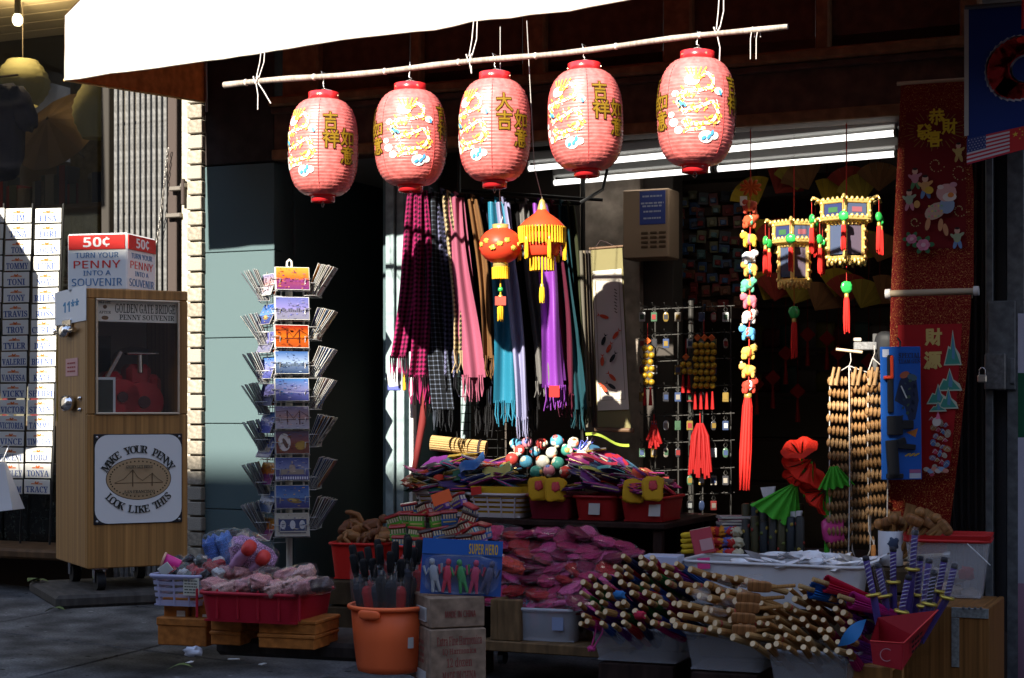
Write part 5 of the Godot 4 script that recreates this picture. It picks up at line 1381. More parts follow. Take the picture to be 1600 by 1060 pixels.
	tub("red_bin", "small red plastic bin of brown rubber animals behind the umbrellas", T(p1 + Vector3(0, 0, -0.08), yaw(0.15)), 92 / s, 0.22, 55 / s, 0.88, redp, redp)
	crate_under("plank_crate", "plain timber crate under the small red bin of brown animals", p1 + Vector3(0, 0, -0.08), Vector3(0.26, 0, 0.24), 0.15)
	var br := [Color(0.22, 0.09, 0.03), Color(0.3, 0.14, 0.05), Color(0.16, 0.06, 0.025)]
	for i in 9:
		var q := Z(540 + (i % 5) * 15 + rc(-4, 4), 838 - 16 * int(i / 5.0) + rc(-4, 4), za - 0.02 - 0.09 * int(i / 5.0))
		var o := thing("rubber_animal", "brown stretchy toy animal with long limbs piled in the small red bin", "toy", T(q, euler(rc(-0.5, 0.5), rc(-1, 1), rc(-0.8, 0.8))), "brown toy animals in the red bin")
		var m := M(br[i % 3], 0.5)
		part(o, "body", lump_mesh(Vector3(0.042, 0.022, 0.02), 0.8, 0.2, i), m)
		part(o, "head", lump_mesh(Vector3(0.02, 0.019, 0.018), 0.85, 0.15, i), m, T(Vector3(0.052, 0.014, 0)))
		for k in 4:
			var x := -0.03 + (k % 2) * 0.05; var sd := 1.0 if k < 2 else -1.0
			ptube(o, "limb", [Vector3(x, 0, sd * 0.012), Vector3(x + rc(-0.01, 0.02), -0.02, sd * 0.028), Vector3(x + rc(-0.02, 0.04), -0.035, sd * 0.03)], [0.009, 0.007, 0.008], m, 6)
	ptube(thing("toy_tail", "curled brown tail of a toy snake rising above the small red bin", "toy", T(Z(550, 812, za - 0.1))), "coil", [Vector3(-0.03, 0.03, 0), Vector3(-0.01, 0.03, 0), Vector3(0.03, 0.02, 0), Vector3(0.05, -0.01, 0), Vector3(0.05, -0.06, 0)], [0.008, 0.012, 0.012, 0.012, 0.01], M(br[0], 0.5), 8)
	build_trams(redp)

func crate_under(called: String, label: String, top: Vector3, size: Vector3, turn: float, mat = null):
	var gy := minf(ground_y(top.x - size.x / 2, top.z), ground_y(top.x + size.x / 2, top.z + size.z / 2))
	var h := top.y - gy - 0.004
	var o := thing(called, label, "crate", T(Vector3(top.x, gy, top.z), yaw(turn)))
	var m: Material = mat if mat != null else M(Color(0.1, 0.065, 0.035), 0.8, {"tex": "wood", "scale": Vector3(0.8, 4, 4)})
	var n := maxi(2, int(h / 0.09))
	for i in n:
		var y := (i + 0.5) * h / n; var bh := h / n - 0.008
		pbox(o, "plank", Vector3(0, y, size.z / 2 - 0.008), Vector3(size.x, bh, 0.016), m)
		pbox(o, "plank", Vector3(0, y, -size.z / 2 + 0.008), Vector3(size.x, bh, 0.016), m)
		pbox(o, "plank", Vector3(size.x / 2 - 0.008, y, 0), Vector3(0.016, bh, size.z - 0.036), m)
		pbox(o, "plank", Vector3(-size.x / 2 + 0.008, y, 0), Vector3(0.016, bh, size.z - 0.036), m)
	pbox(o, "top_board", Vector3(0, h - 0.006, 0), Vector3(size.x - 0.036, 0.012, size.z - 0.036), m)

func build_trams(redp: Material):
	var za := 0.95
	var s := ppm(685, za)
	var p := Z(684, 945, za)
	tub("red_bin", "wide red plastic bin heaped with little toy trams", T(p + Vector3(0, 0, -0.1), yaw(0.08)), 150 / s, 0.28, 90 / s, 0.8, redp, redp)
	crate_under("plank_crate", "plain timber crate under the wide red bin of toy trams", p + Vector3(0, 0, -0.1), Vector3(0.3, 0, 0.24), 0.08)
	var cols := {"blue": Color(0.04, 0.13, 0.35), "green": Color(0.1, 0.32, 0.03), "red": Color(0.4, 0.03, 0.03), "purple": Color(0.12, 0.06, 0.28), "sky blue": Color(0.04, 0.28, 0.45)}
	var seq := [
		[640, 800, "blue", 0.25], [690, 792, "purple", 0.75], [718, 786, "purple", 0.6], [634, 814, "green", 0.1], [652, 817, "green", 0.0], [684, 815, "green", 0.3], [702, 812, "blue", 0.1], [730, 815, "red", -0.6],
		[622, 835, "green", 0.15], [650, 838, "green", -0.1], [668, 842, "red", 0.3], [690, 838, "blue", 0.3], [708, 836, "red", 0.45], [724, 830, "red", 0.6], [740, 838, "sky blue", 0.9], [756, 832, "blue", -0.2],
		[625, 852, "sky blue", 0.0], [652, 855, "sky blue", 0.1], [700, 852, "red", 0.2], [728, 850, "red", 0.2], [748, 846, "purple", 0.3], [618, 818, "green", 0.5], [664, 800, "red", 0.6], [735, 803, "blue", -0.5]]
	for i in seq.size():
		var e: Array = seq[i]
		var q := Z(e[0], e[1], za + 0.02 - (852 - e[1]) * 0.0035)
		var o := thing("toy_tram", "%s toy tram with a row of windows heaped on the wide red bin" % e[2], "toy tram", T(q, euler(0.12 + rc(-0.15, 0.15), TH - 0.2 + rc(-0.7, 0.6), e[3] * 0.6) * Basis.from_scale(Vector3(0.74, 1.25, 1.15))), "toy trams heaped in the red bin")
		var m := M(cols[e[2]], 0.3, {"coat": 0.4})
		pbox(o, "body", Vector3(0, -0.006, 0), Vector3(0.09, 0.024, 0.03), m, 0.003)
		pbox(o, "cabin", Vector3(0, 0.012, 0), Vector3(0.082, 0.02, 0.027), M(cols[e[2]] * 0.6, 0.3), 0.003)
		pbox(o, "roof", Vector3(0, 0.026, 0), Vector3(0.094, 0.008, 0.032), M(Color(0.3, 0.02, 0.02) if e[2] != "red" else Color(0.05, 0.03, 0.03), 0.3, {"coat": 0.3}), 0.003)
		for k in 5: pbox(o, "window", Vector3(-0.03 + k * 0.015, 0.013, 0.0142), Vector3(0.009, 0.014, 0.002), M(Color(0.6, 0.5, 0.32), 0.3), 0.0)
		for k in 2: pbox(o, "end_window", Vector3(0.0415, 0.012, -0.006 + k * 0.012), Vector3(0.002, 0.013, 0.008), M(Color(0.55, 0.5, 0.4), 0.3), 0.0)
		pbox(o, "number_board", Vector3(0.0455, -0.005, 0), Vector3(0.002, 0.01, 0.016), M(Color(0.55, 0.35, 0.35), 0.4), 0.0)
		pbox(o, "stripe", Vector3(0, -0.004, 0.0155), Vector3(0.07, 0.004, 0.001), M(Color(0.6, 0.45, 0.15), 0.4), 0.0)
	solo("price_card", box_mesh(Vector3(0.08, 0.05, 0.002), 0.0), M(Color(0.75, 0.12, 0.03), 0.5), T(Z(690, 778, za - 0.12), euler(-0.2, 0.3, 0.35)), "plain orange price card stuck behind the toy trams", "card")
	# cartons with printed sides
	var card := M(Color(0.3, 0.21, 0.15), 0.8, {"tex": "cloudy", "scale": 3.0})
	var gz := G(672, 1075)
	var ink := M(Color(0.22, 0.05, 0.045), 0.7)
	var tr := TH + 0.32
	var lo := thing("shipping_carton", "big brown shipping carton printed with red lettering on the sidewalk", "carton", T(gz, yaw(tr)))
	s = ppm(676, gz.z)
	var w := 92 / s; var h := 90.0 / s
	pbox(lo, "box", Vector3(w / 2, h / 2, -0.15), Vector3(w, h, 0.3), card, 0.004)
	pbox(lo, "flap_tape", Vector3(w / 2, h + 0.001, -0.15), Vector3(w * 0.99, 0.002, 0.05), M(Color(0.35, 0.27, 0.18), 0.3), 0.0)
	for e in [["Extra Fine Harmonica", 0.8, 0.8, 0.03], ["IQ Harmonica", 0.6, 0.6, 0.025], ["12 dozen", 0.45, 0.42, 0.03], ["MADE IN CHINA", 0.6, 0.18, 0.03]]:
		words(lo, "lettering", e[0], w * e[1], e[3], ink, T(Vector3(w * 0.52, h * e[2], 0.0005), Basis(Vector3.BACK, 0.02)), "Droid Serif", false)
	for i in 4: dashes(lo, 0.1, 0.012, Color(0.2, 0.06, 0.05), T(Vector3(-0.0005, h * (0.4 + 0.11 * i), -0.12), yaw(-PI / 2)), 3)
	pbox(lo, "bar_code", Vector3(-0.001, h * 0.14, -0.11), Vector3(0.002, 0.035, 0.12), M(Color(0.45, 0.45, 0.45), 0.6), 0.0)
	var up := thing("shipping_carton", "smaller brown shipping carton with a bar code label on the big carton", "carton", T(gz + Vector3(0, h + 0.003, 0), yaw(tr + 0.02)))
	var h2 := 0.1
	pbox(up, "box", Vector3(w / 2, h2 / 2, -0.15), Vector3(w * 0.98, h2, 0.29), card, 0.004)
	words(up, "lettering", "MADE IN CHINA", w * 0.55, 0.022, ink, T(Vector3(w * 0.55, h2 * 0.45, -0.003)), "Droid Sans", false)
	pbox(up, "bar_code", Vector3(0.0, h2 * 0.4, -0.1), Vector3(0.004, 0.045, 0.11), M(Color(0.45, 0.45, 0.45), 0.6), 0.0)
	var bars := ink_flat()
	for i in 22: bars.rect(-0.05 + i * 0.0046, -0.018, -0.05 + i * 0.0046 + (0.0012 if i % 3 else 0.0026), 0.018, Color(0.06, 0.06, 0.06)); bars.lift = 0.0004
	part(up, "bar_print", bars.mesh(), print_mat(), T(Vector3(-0.0022, h2 * 0.4, -0.1), yaw(-PI / 2)))
	# blue blister pack of figures on the carton
	var bp := up.transform * Vector3(w * 0.5 + 0.02, h2 + 0.002, -0.04)
	var pk := thing("figure_pack", "blue header bag of five small toy figures leaning on the cartons", "toy pack", T(bp, yaw(TH + 0.02) * euler(-0.16, 0, -0.05)))
	var pw := 128 / s; var ph := 88 / s
	pbox(pk, "back_card", Vector3(0, ph / 2, 0), Vector3(pw, ph, 0.004), M(Color(0.025, 0.07, 0.24), 0.35), 0.0)
	pbox(pk, "header", Vector3(0, ph * 0.86, 0.003), Vector3(pw, ph * 0.28, 0.004), M(Color(0.02, 0.09, 0.32), 0.3), 0.0)
	words(pk, "lettering", "SUPER HERO", pw * 0.36, 0.034, M(Color(0.55, 0.32, 0.02), 0.4), T(Vector3(pw * 0.26, ph * 0.84, 0.0055)), "Droid Sans")
	var fc := [Color(0.25, 0.27, 0.3), Color(0.4, 0.02, 0.05), Color(0.03, 0.2, 0.06), Color(0.35, 0.03, 0.08), Color(0.05, 0.05, 0.1)]
	for i in 5:
		var fg := Node3D.new(); fg.name = "figure"; pk.add_child(fg, true)
		fg.position = Vector3((i - 2) * pw * 0.17, ph * 0.36, 0.014); fg.rotation.z = rc(-0.25, 0.25)
		var m := M(fc[i], 0.4)
		part(fg, "torso", lump_mesh(Vector3(0.014, 0.03, 0.009), 0.8, 0.1, i), m)
		part(fg, "head", lump_mesh(Vector3(0.009, 0.011, 0.009), 0.9, 0.1, i), m, T(Vector3(0, 0.04, 0)))
		for sd in [-1, 1]:
			ptube(fg, "leg", [Vector3(sd * 0.006, -0.02, 0), Vector3(sd * 0.012, -0.06, 0)], [0.008, 0.005], m)
			ptube(fg, "arm", [Vector3(sd * 0.012, 0.02, 0), Vector3(sd * 0.026, 0.0, 0.004), Vector3(sd * 0.03, 0.03, 0.004)], 0.005, m)
	part(pk, "bag_film", film(2), film_m, T(Vector3(0, ph * 0.37, 0.016), Basis.from_scale(Vector3(pw * 0.47, ph * 0.34, 0.014))))

# ---------- scarves
func hank(o: Node3D, called: String, top: Vector3, bot: Vector3, w0: float, w1: float, mat: Material, fold := 0.02, fringe := 0.0, uv := Vector2(4, 20)):
	var ph := rc(0, 6.0); var dr := (bot - top)
	part(o, called, grid_mesh(10, 24, func(u, v):
		var t: float = 1.0 - v
		var w := lerpf(w0, w1, pow(t, 0.7)) * (1.0 + 0.1 * sin(t * 6.0 + ph))
		var x: float = (u - 0.5) * w
		var q := top + dr * t
		var z: float = fold * sin(u * 9.0 + ph + t * 1.6) + fold * 0.4 * sin(t * 11.0 + ph)
		return q + RT * (x + 0.012 * sin(t * 4.0 + ph)) - FW * z, uv), mat)
	# the back layer, a hand's breadth deeper
	part(o, called, grid_mesh(6, 12, func(u, v):
		var t: float = 1.0 - v
		var w := lerpf(w0, w1, t) * 0.9
		return top + dr * t * 0.96 + RT * ((u - 0.5) * w + 0.008) + FW * (0.035 + fold * sin(u * 7.0 + ph)), uv), mat)
	if fringe > 0.0:
		var n := maxi(4, int(w1 / 0.008))
		var s := ST()
		for i in n:
			var u := (i + 0.5) / n
			var p := bot + RT * ((u - 0.5) * w1) - FW * (fold * sin(u * 9.0 + ph + 1.6))
			add_tube(s, [p + Vector3(0, 0.012, 0), p + Vector3(rc(-0.006, 0.006), -fringe * 0.5, rc(-0.004, 0.004)), p + Vector3(rc(-0.01, 0.01), -fringe * rc(0.8, 1.1), rc(-0.006, 0.006))], [0.0035, 0.0035, 0.002], 4)
		var fr := part(o, "fringe", done(s), mat)
		fr.set_meta("kind", "stuff")
func build_scarves():
	var rail := thing("scarf_rail", "black steel garment rail with wire grid that carries the scarves", "rail", T(Vector3.ZERO))
	var blk := M(Color(0.02, 0.02, 0.02), 0.4, {"metal": 0.6})
	var ra := Z(640, 300, 0.18); var rb := Z(905, 318, -0.17)
	ptube(rail, "bar", [ra, rb], 0.011, blk, 10)
	ptube(rail, "bar", [ra + Vector3(0, 0.05, -0.3), rb + Vector3(0, 0.05, -0.3)], 0.008, blk, 8)
	for e in [[ra, 0.3], [rb, 0.3]]:
		var q: Vector3 = e[0]
		ptube(rail, "arm", [q, q + Vector3(0, 0.1, -0.3), q + Vector3(0, 0.2, -0.36)], 0.008, blk, 6)
	ptube(rail, "post", [Vector3(ra.x + 0.1, -0.1, ra.z - 0.3), Vector3(ra.x + 0.1, ra.y + 0.3, ra.z - 0.3)], 0.012, blk, 8)
	ptube(rail, "post", [Vector3(rb.x - 0.1, -0.1, rb.z - 0.3), Vector3(rb.x - 0.1, rb.y + 0.3, rb.z - 0.3)], 0.012, blk, 8)
	for i in 14:
		var y := 0.5 + i * 0.04
		ptube(rail, "grid_wire", [Vector3(ra.x + 0.05, y, ra.z - 0.33), Vector3(ra.x + 0.45, y, ra.z - 0.36)], 0.0022, blk, 4)
	for i in 6:
		ptube(rail, "grid_wire", [Vector3(ra.x + 0.06 + i * 0.075, 0.45, ra.z - 0.335), Vector3(ra.x + 0.06 + i * 0.075, 1.1, ra.z - 0.335)], 0.0022, blk, 4)
	# centre top px/py, centre bottom px/py, widths px, z, colour, pattern, fringe px, label
	var cl := func(c: Color, pat: String, r := 0.8): return M(c, r, {"tex": pat, "uv": true, "rim": 0.3} if pat else {"rim": 0.3})
	var S := [
		[650, 300, 624, 560, 24, 30, 0.14, Color(0.26, 0.012, 0.081), "tooth", 36, "magenta and black check scarf, outermost on the rail beside the doorway"],
		[658, 298, 656, 590, 22, 32, 0.12, Color(0.26, 0.012, 0.081), "tooth", 40, "magenta and black check scarf with long tassels behind the outermost one"],
		[672, 300, 692, 640, 22, 32, 0.1, Color(0.186, 0.223, 0.31), "plaid", 34, "navy scarf with white windowpane check and deep fringe"],
		[684, 310, 676, 620, 26, 26, 0.04, Color(0.031, 0.031, 0.037), "plaid", 30, "charcoal plaid scarf hanging behind the navy check one"],
		[690, 302, 706, 590, 20, 24, 0.05, Color(0.124, 0.124, 0.223), "tooth", 30, "slate blue and black check scarf next to the cream one"],
		[700, 306, 716, 552, 15, 16, 0.1, Color(0.372, 0.285, 0.161), "tooth", 30, "narrow cream and brown patterned scarf ending in a thick tassel"],
		[706, 310, 722, 590, 12, 14, 0.05, Color(0.062, 0.136, 0.161), "plaid", 24, "thin teal and white scarf peeping out below the cream one"],
		[712, 308, 738, 590, 22, 34, 0.1, Color(0.384, 0.099, 0.167), "weave", 36, "soft pink knitted scarf with rope fringe"],
		[728, 312, 756, 640, 20, 30, 0.0, Color(0.012, 0.012, 0.014), "weave", 40, "plain black scarf between the pink and brown ones"],
		[738, 312, 768, 560, 15, 20, 0.08, Color(0.186, 0.087, 0.031), "weave", 32, "brown knitted scarf with knotted end"],
		[752, 316, 770, 600, 12, 12, 0.02, Color(0.031, 0.037, 0.074), "weave", 30, "narrow navy scarf hanging behind the brown knitted one"],
		[775, 316, 796, 630, 26, 44, 0.06, Color(0.019, 0.186, 0.298), "cloudy", 34, "sky blue satin scarf with a woven flower ground"],
		[786, 316, 816, 656, 18, 20, 0.08, Color(0.198, 0.198, 0.322), "", 30, "pale lavender silk scarf beside the sky blue satin"],
		[806, 318, 828, 640, 22, 26, -0.02, Color(0.01, 0.009, 0.01), "weave", 40, "long black scarf between the lavender and grey ones"],
		[822, 318, 846, 600, 16, 20, 0.0, Color(0.174, 0.167, 0.161), "weave", 20, "pale grey wool scarf beside the purple one"],
		[842, 318, 868, 606, 22, 34, 0.02, Color(0.161, 0.031, 0.26), "", 34, "bright purple scarf with a red price tag"],
		[862, 320, 884, 620, 18, 26, -0.08, Color(0.099, 0.012, 0.031), "weave", 30, "dark wine red scarf behind the purple one"],
		[876, 320, 902, 640, 16, 22, -0.12, Color(0.012, 0.062, 0.081), "weave", 30, "dark petrol blue scarf next to the hanging scrolls"],
		[888, 322, 916, 640, 14, 18, -0.2, Color(0.037, 0.043, 0.019), "weave", 24, "dull olive scarf, innermost on the rail"]]
	for e in S:
		e[6] += 0.08
		var a := Z(e[0], e[1], e[6]); var b := Z(e[2], e[3], e[6] + 0.02)
		var s := ppm(e[2], e[6])
		var o := thing("scarf", e[10], "scarf", T(Vector3.ZERO), "scarves on the garment rail")
		hank(o, "cloth", a, b, e[4] / s, e[5] / s, cl.call(e[7], e[8], 0.45 if e[8] in ["", "cloudy"] else 0.85), 0.02, e[9] / s, Vector2(e[5] / s / 0.042, (e[3] - e[1]) / s / 0.042) if e[8] in ["tooth", "plaid"] else Vector2(6, 40))
		ptube(o, "hanging_loop", [a + Vector3(0, -0.005, 0.0), a + Vector3(0, 0.02, 0.01), a + Vector3(0, 0.015, -0.02)], 0.006, M(e[7] * 0.7, 0.8), 5)
		if e[10].begins_with("bright purple"):
			pbox(o, "price_tag", Z(866, 612, 0.16), Vector3(0.045, 0.05, 0.002), M(Color(0.5, 0.02, 0.02), 0.5), 0.0, yaw(TH))
	var wt := thing("cloth_pouch", "white and blue cloth pouch with yellow trim hanging below the magenta scarves", "pouch", T(Z(616, 590, 0.2), yaw(TH)))
	part(wt, "cloth", lump_mesh(Vector3(0.03, 0.045, 0.008), 0.4, 0.1, 2), M(Color(0.6, 0.6, 0.62), 0.7))
	pbox(wt, "hem", Vector3(0, -0.045, 0), Vector3(0.06, 0.03, 0.012), M(Color(0.1, 0.12, 0.4), 0.7))
	pbox(wt, "trim", Vector3(0.045, -0.02, 0), Vector3(0.016, 0.08, 0.012), M(Color(0.65, 0.35, 0.03), 0.7))
	ptube(wt, "cord", [Vector3(0, 0.04, 0), Vector3(0.02, 0.3, 0)], 0.002, M(Color(0.05, 0.05, 0.05), 0.8), 4)
	ptube(thing("tie_cord", "dark red twisted cords hanging at the edge of the pale door post", "cord", T(Vector3.ZERO)), "strand", [Z(664, 610, 0.02), Z(660, 660, 0.04), Z(646, 740, 0.06)], [0.01, 0.018, 0.012], M(Color(0.14, 0.02, 0.02), 0.7), 8)

# ---------- the bank of pouches and balls
func build_bank():
	var zf := 0.34
	var yt := Y0(840, 812, zf)
	var x0 := X0(640, zf); var x1 := X0(1040, zf)
	var tb := thing("display_table", "dark wooden display table under the pouch bins", "table", T(Vector3((x0 + x1) / 2, 0, -0.02)))
	var dw := M(Color(0.05, 0.025, 0.02), 0.7, {"tex": "wood", "scale": Vector3(0.8, 4, 4)})
	pbox(tb, "top", Vector3(0, yt - 0.015, 0), Vector3(x1 - x0, 0.025, 0.74), dw)
	for e in [[-1, -1], [1, -1], [-1, 1], [1, 1]]:
		pbox(tb, "leg", Vector3(e[0] * ((x1 - x0) / 2 - 0.04), (yt - 0.03 - 0.3) / 2, e[1] * 0.33), Vector3(0.04, yt - 0.03 + 0.3, 0.04), dw)
	pbox(tb, "back_board", Vector3(0, yt - 0.25, -0.3), Vector3(x1 - x0 - 0.1, 0.5, 0.02), M(Color(0.03, 0.008, 0.012), 0.8))
	# plastic baskets and bins in a row along the table's edge
	var wb := M(Color(0.55, 0.5, 0.5), 0.45); var yel := M(Color(0.55, 0.34, 0.02), 0.6); var dk := M(Color(0.14, 0.008, 0.02), 0.4); var rd := M(Color(0.3, 0.015, 0.015), 0.4)
	var row := [[641, 722, wb, 3, "white slatted basket with a yellow liner nearest the pale door post"], [724, 816, wb, 3, "white slatted basket with a yellow liner beside the dark red bin"], [818, 890, dk, 0, "dark red plastic bin between the white basket and the bright red one"], [892, 962, rd, 0, "bright red plastic bin with a white sticker below the sequined pouches"], [964, 1036, rd, 0, "bright red plastic bin at the table end by the key ring stand"]]
	for i in 5:
		var e: Array = row[i]
		var a := Z(e[0], 806, zf); var b := Z(e[1], 806, zf)
		var o := tub("pouch_bin", e[4], T(Vector3((a.x + b.x) / 2, yt + 0.001, zf - 0.16)), b.x - a.x - 0.01, 0.3, 0.1, 0.88, e[2], e[2], "bins along the display table", e[3])
		if i < 2:
			part(o, "liner", ring_mesh((b.x - a.x) * 0.8, 0.26, 0.03, 0.012, 0.135, (b.x - a.x) * 0.92, 0.272), yel)
			pbox(o, "price_card", Vector3(-0.06 if i == 0 else -0.08, 0.115, 0.156), Vector3(0.05, 0.035, 0.002), M(Color(0.5, 0.5, 0.47), 0.6) if i == 0 else M(Color(0.5, 0.02, 0.015), 0.5), 0.0, euler(-0.2, 0, 0.15))
		if i >= 3: pbox(o, "sticker", Vector3(0.0 if i == 3 else 0.06, 0.05, 0.147), Vector3(0.05, 0.05, 0.003), M(Color(0.42, 0.4, 0.38), 0.5), 0.0, euler(-0.15, 0, 0))
	# pouches: soft flat packets in overlapping layers
	var pc := [Color(0.05, 0.03, 0.12), Color(0.3, 0.015, 0.03), Color(0.03, 0.1, 0.18), Color(0.02, 0.02, 0.025), Color(0.22, 0.02, 0.12), Color(0.1, 0.04, 0.02), Color(0.02, 0.1, 0.08), Color(0.36, 0.04, 0.02), Color(0.03, 0.06, 0.25), Color(0.3, 0.2, 0.03), Color(0.12, 0.02, 0.16)]
	var nm := ["indigo", "crimson", "petrol blue", "black", "magenta", "brown", "bottle green", "scarlet", "royal blue", "old gold", "plum"]
	var vs := []
	for i in 4: vs.append(lump_mesh(Vector3.ONE, 0.5, 0.3, 20 + i, 14, 6))
	var tr := [M(Color(0.5, 0.42, 0.2), 0.35, {"metal": 0.6}), M(Color(0.3, 0.3, 0.32), 0.35, {"metal": 0.6}), M(Color(0.4, 0.05, 0.2), 0.5)]
	for L in 2:
		for i in (52 if L == 0 else 46):
			var u := rc(0, 1); var v := rc(0, 1)
			var px: float = lerpf(650, 800, u) if L == 0 else lerpf(905, 1036, u)
			var hill: float = (1.0 - pow(absf(u - 0.5) * 1.6, 2.0)) if L == 0 else (1.0 - 0.75 * u)
			var top: float = lerpf(752, 700, clampf(hill, 0, 1)) if L == 0 else lerpf(768, 696, clampf(hill, 0, 1))
			var py := lerpf(764, top, v)
			var p := Z(px, py, lerpf(zf - 0.03, -0.04, v))
			var c := rng.randi_range(0, 10)
			var o := thing("zip_pouch", "%s silk zip pouch in the pile %s" % [nm[c], "above the yellow lined baskets" if L == 0 else "above the bright red bins"], "pouch", T(p, euler(rc(-0.25, 0.45), TH + rc(-0.7, 0.7), rc(-0.4, 0.4) - (0.25 if L else 0.0))), "silk pouches piled on the display table")
			part(o, "cloth", vs[i % 4], M(pc[c], 0.35, {"rim": 0.4}), T(Vector3.ZERO, Basis.from_scale(Vector3(rc(0.05, 0.085), rc(0.005, 0.01), 0.05))))
			ptube(o, "zip", [Vector3(-0.055, 0.006, 0.048), Vector3(0.0, 0.008, 0.052), Vector3(0.055, 0.006, 0.048)], 0.0028, tr[i % 3], 5)
	for e in [[842, 768, "plain mustard yellow pouch drooping over the dark red bin"], [868, 770, "mustard yellow pouch with a red flower over the dark red bin"], [990, 772, "mustard yellow pouch in film over the bright red bin"], [1020, 768, "yellow pouch tag hanging at the table corner by the key ring stand"]]:
		var o := thing("hanging_pouch", e[2], "pouch", T(Z(e[0], e[1] - 4, zf + 0.0), euler(-0.2, TH, rc(-0.15, 0.15))), "")
		part(o, "cloth", lump_mesh(Vector3(0.045, 0.05, 0.008), 0.45, 0.12, e[0]), M(Color(0.5, 0.28, 0.015), 0.55))
		part(o, "flower", lump_mesh(Vector3(0.018, 0.02, 0.004), 0.9, 0.3, 4), M(Color(0.5, 0.05, 0.06), 0.5), T(Vector3(0.0, 0.012, 0.009)))
	var mat := thing("bamboo_roll", "rolled tan bamboo mat tied with black cord on top of the pouches", "mat", T(Z(720, 697, 0.0), yaw(TH - 0.2) * euler(0, 0, -0.1)))
	for i in 18:
		var an := TAU * i / 18.0
		ptube(mat, "slat", [Vector3(-0.14, cos(an) * 0.03, sin(an) * 0.03), Vector3(0.12, cos(an) * 0.03, sin(an) * 0.03)], 0.0055, M(Color(0.36, 0.24, 0.1), 0.6), 6)
	plathe(mat, "cord", [Vector2(0.037, -0.006), Vector2(0.041, 0), Vector2(0.037, 0.006)], M(Color(0.03, 0.02, 0.02), 0.7), T(Vector3(0.09, 0, 0), euler(0, 0, PI / 2)), 16)
	for e in [[776, 738, Color(0.5, 0.46, 0.14), 0.3, "pale yellow ribbed cloth fan lying among the pouches"], [758, 752, Color(0.08, 0.3, 0.45), 0.2, "light blue folded card tucked among the pouches"], [738, 726, Color(0.04, 0.14, 0.4), 0.5, "royal blue folded silk sheet across the pouches"], [700, 752, Color(0.5, 0.04, 0.02), 0.1, "scarlet folded silk sheet over the white basket"], [730, 745, Color(0.02, 0.1, 0.06), 0.1, "bottle green velvet pad among the pouches"]]:
		var p := Z(e[0], e[1], 0.24)
		solo("folded_silk", grid_mesh(10, 6, func(u, v): return Vector3((u - 0.5) * 0.13, 0.01 * sin(u * 8.0) + 0.006 * cos(v * 5.0), (v - 0.5) * 0.08)), M(e[2], 0.4, {"rim": 0.3}), T(p, euler(0.5, TH, e[3])), e[4], "cloth")
	# embroidered balls in the sun
	var bc := [[Color(0.55, 0.06, 0.05), Color(0.6, 0.6, 0.6)], [Color(0.08, 0.3, 0.45), Color(0.5, 0.1, 0.1)], [Color(0.6, 0.58, 0.5), Color(0.5, 0.12, 0.05)], [Color(0.05, 0.25, 0.2), Color(0.6, 0.35, 0.1)], [Color(0.55, 0.2, 0.25), Color(0.1, 0.15, 0.4)]]
	var bl := ["red and white", "blue and red", "white and orange", "green and amber", "pink and blue"]
	var bs := [[800, 718], [822, 722], [848, 722], [872, 724], [900, 722], [812, 704], [836, 706], [862, 708], [886, 704], [824, 692], [846, 694], [870, 690], [896, 692], [790, 734], [858, 736], [884, 738], [806, 694], [910, 708], [838, 738]]
	for i in bs.size():
		var e: Array = bs[i]
		var p := Z(e[0], e[1], 0.1 - (730 - e[1]) * 0.003)
		var o := thing("silk_ball", "%s embroidered silk ball in the sunlit heap" % bl[i % 5], "ball", T(p, euler(rc(0, 3), rc(0, 3), rc(0, 3))), "embroidered balls in the sunlit heap")
		var r := rc(0.024, 0.032)
		if not meshes.has("ball"): meshes["ball"] = lump_mesh(Vector3.ONE, 1.0, 0.03, 1, 18, 10)
		part(o, "core", meshes["ball"], M(bc[i % 5][0], 0.35, {"coat": 0.3}), T(Vector3.ZERO, Basis.from_scale(Vector3.ONE * r)))
		for k in 5:
			var d := Vector3(rc(-1, 1), rc(-1, 1), rc(-1, 1)).normalized()
			part(o, "patch", meshes["ball"], M(bc[i % 5][1] if k % 2 else Color(0.65, 0.6, 0.45), 0.3, {"coat": 0.4}), T(d * r * 0.62, Basis.from_scale(Vector3.ONE * r * 0.5)))
	var tp := thing("foil_spray", "spray of blue and silver foil picks standing above the silk balls", "ornament", T(Z(912, 712, 0.04), yaw(TH)))
	for i in 9:
		ptube(tp, "foil_strip", [Vector3(0, 0, 0), Vector3(rc(-0.02, 0.03), 0.03, rc(-0.02, 0.02)), Vector3(rc(-0.04, 0.05), rc(0.05, 0.09), rc(-0.02, 0.02))], [0.007, 0.006, 0.003], M(Color(0.1, 0.12, 0.5) if i % 3 else Color(0.6, 0.55, 0.5), 0.2, {"metal": 0.5}), 4)
	for e in [[940, 742, Color(0.55, 0.6, 0.12), "lime green"], [970, 738, Color(0.15, 0.5, 0.5), "turquoise"], [950, 690, Color(0.3, 0.4, 0.05), "olive"], [930, 720, Color(0.5, 0.04, 0.08), "cherry red"], [960, 760, Color(0.55, 0.05, 0.03), "vermilion"]]:
		solo("silk_ribbon", grid_mesh(14, 2, func(u, v): return Vector3((u - 0.5) * 0.2, 0.012 * sin(u * 6.0) - 0.02 * u, (v - 0.5) * 0.025)), M(e[2], 0.25, {"coat": 0.4}), T(Z(e[0], e[1] - 6, 0.18 if e[1] > 715 else 0.02), euler(0.5, TH, -0.08 + rc(-0.1, 0.1))), "shiny %s ribbon trim lying over the pouch pile" % e[3], "ribbon")
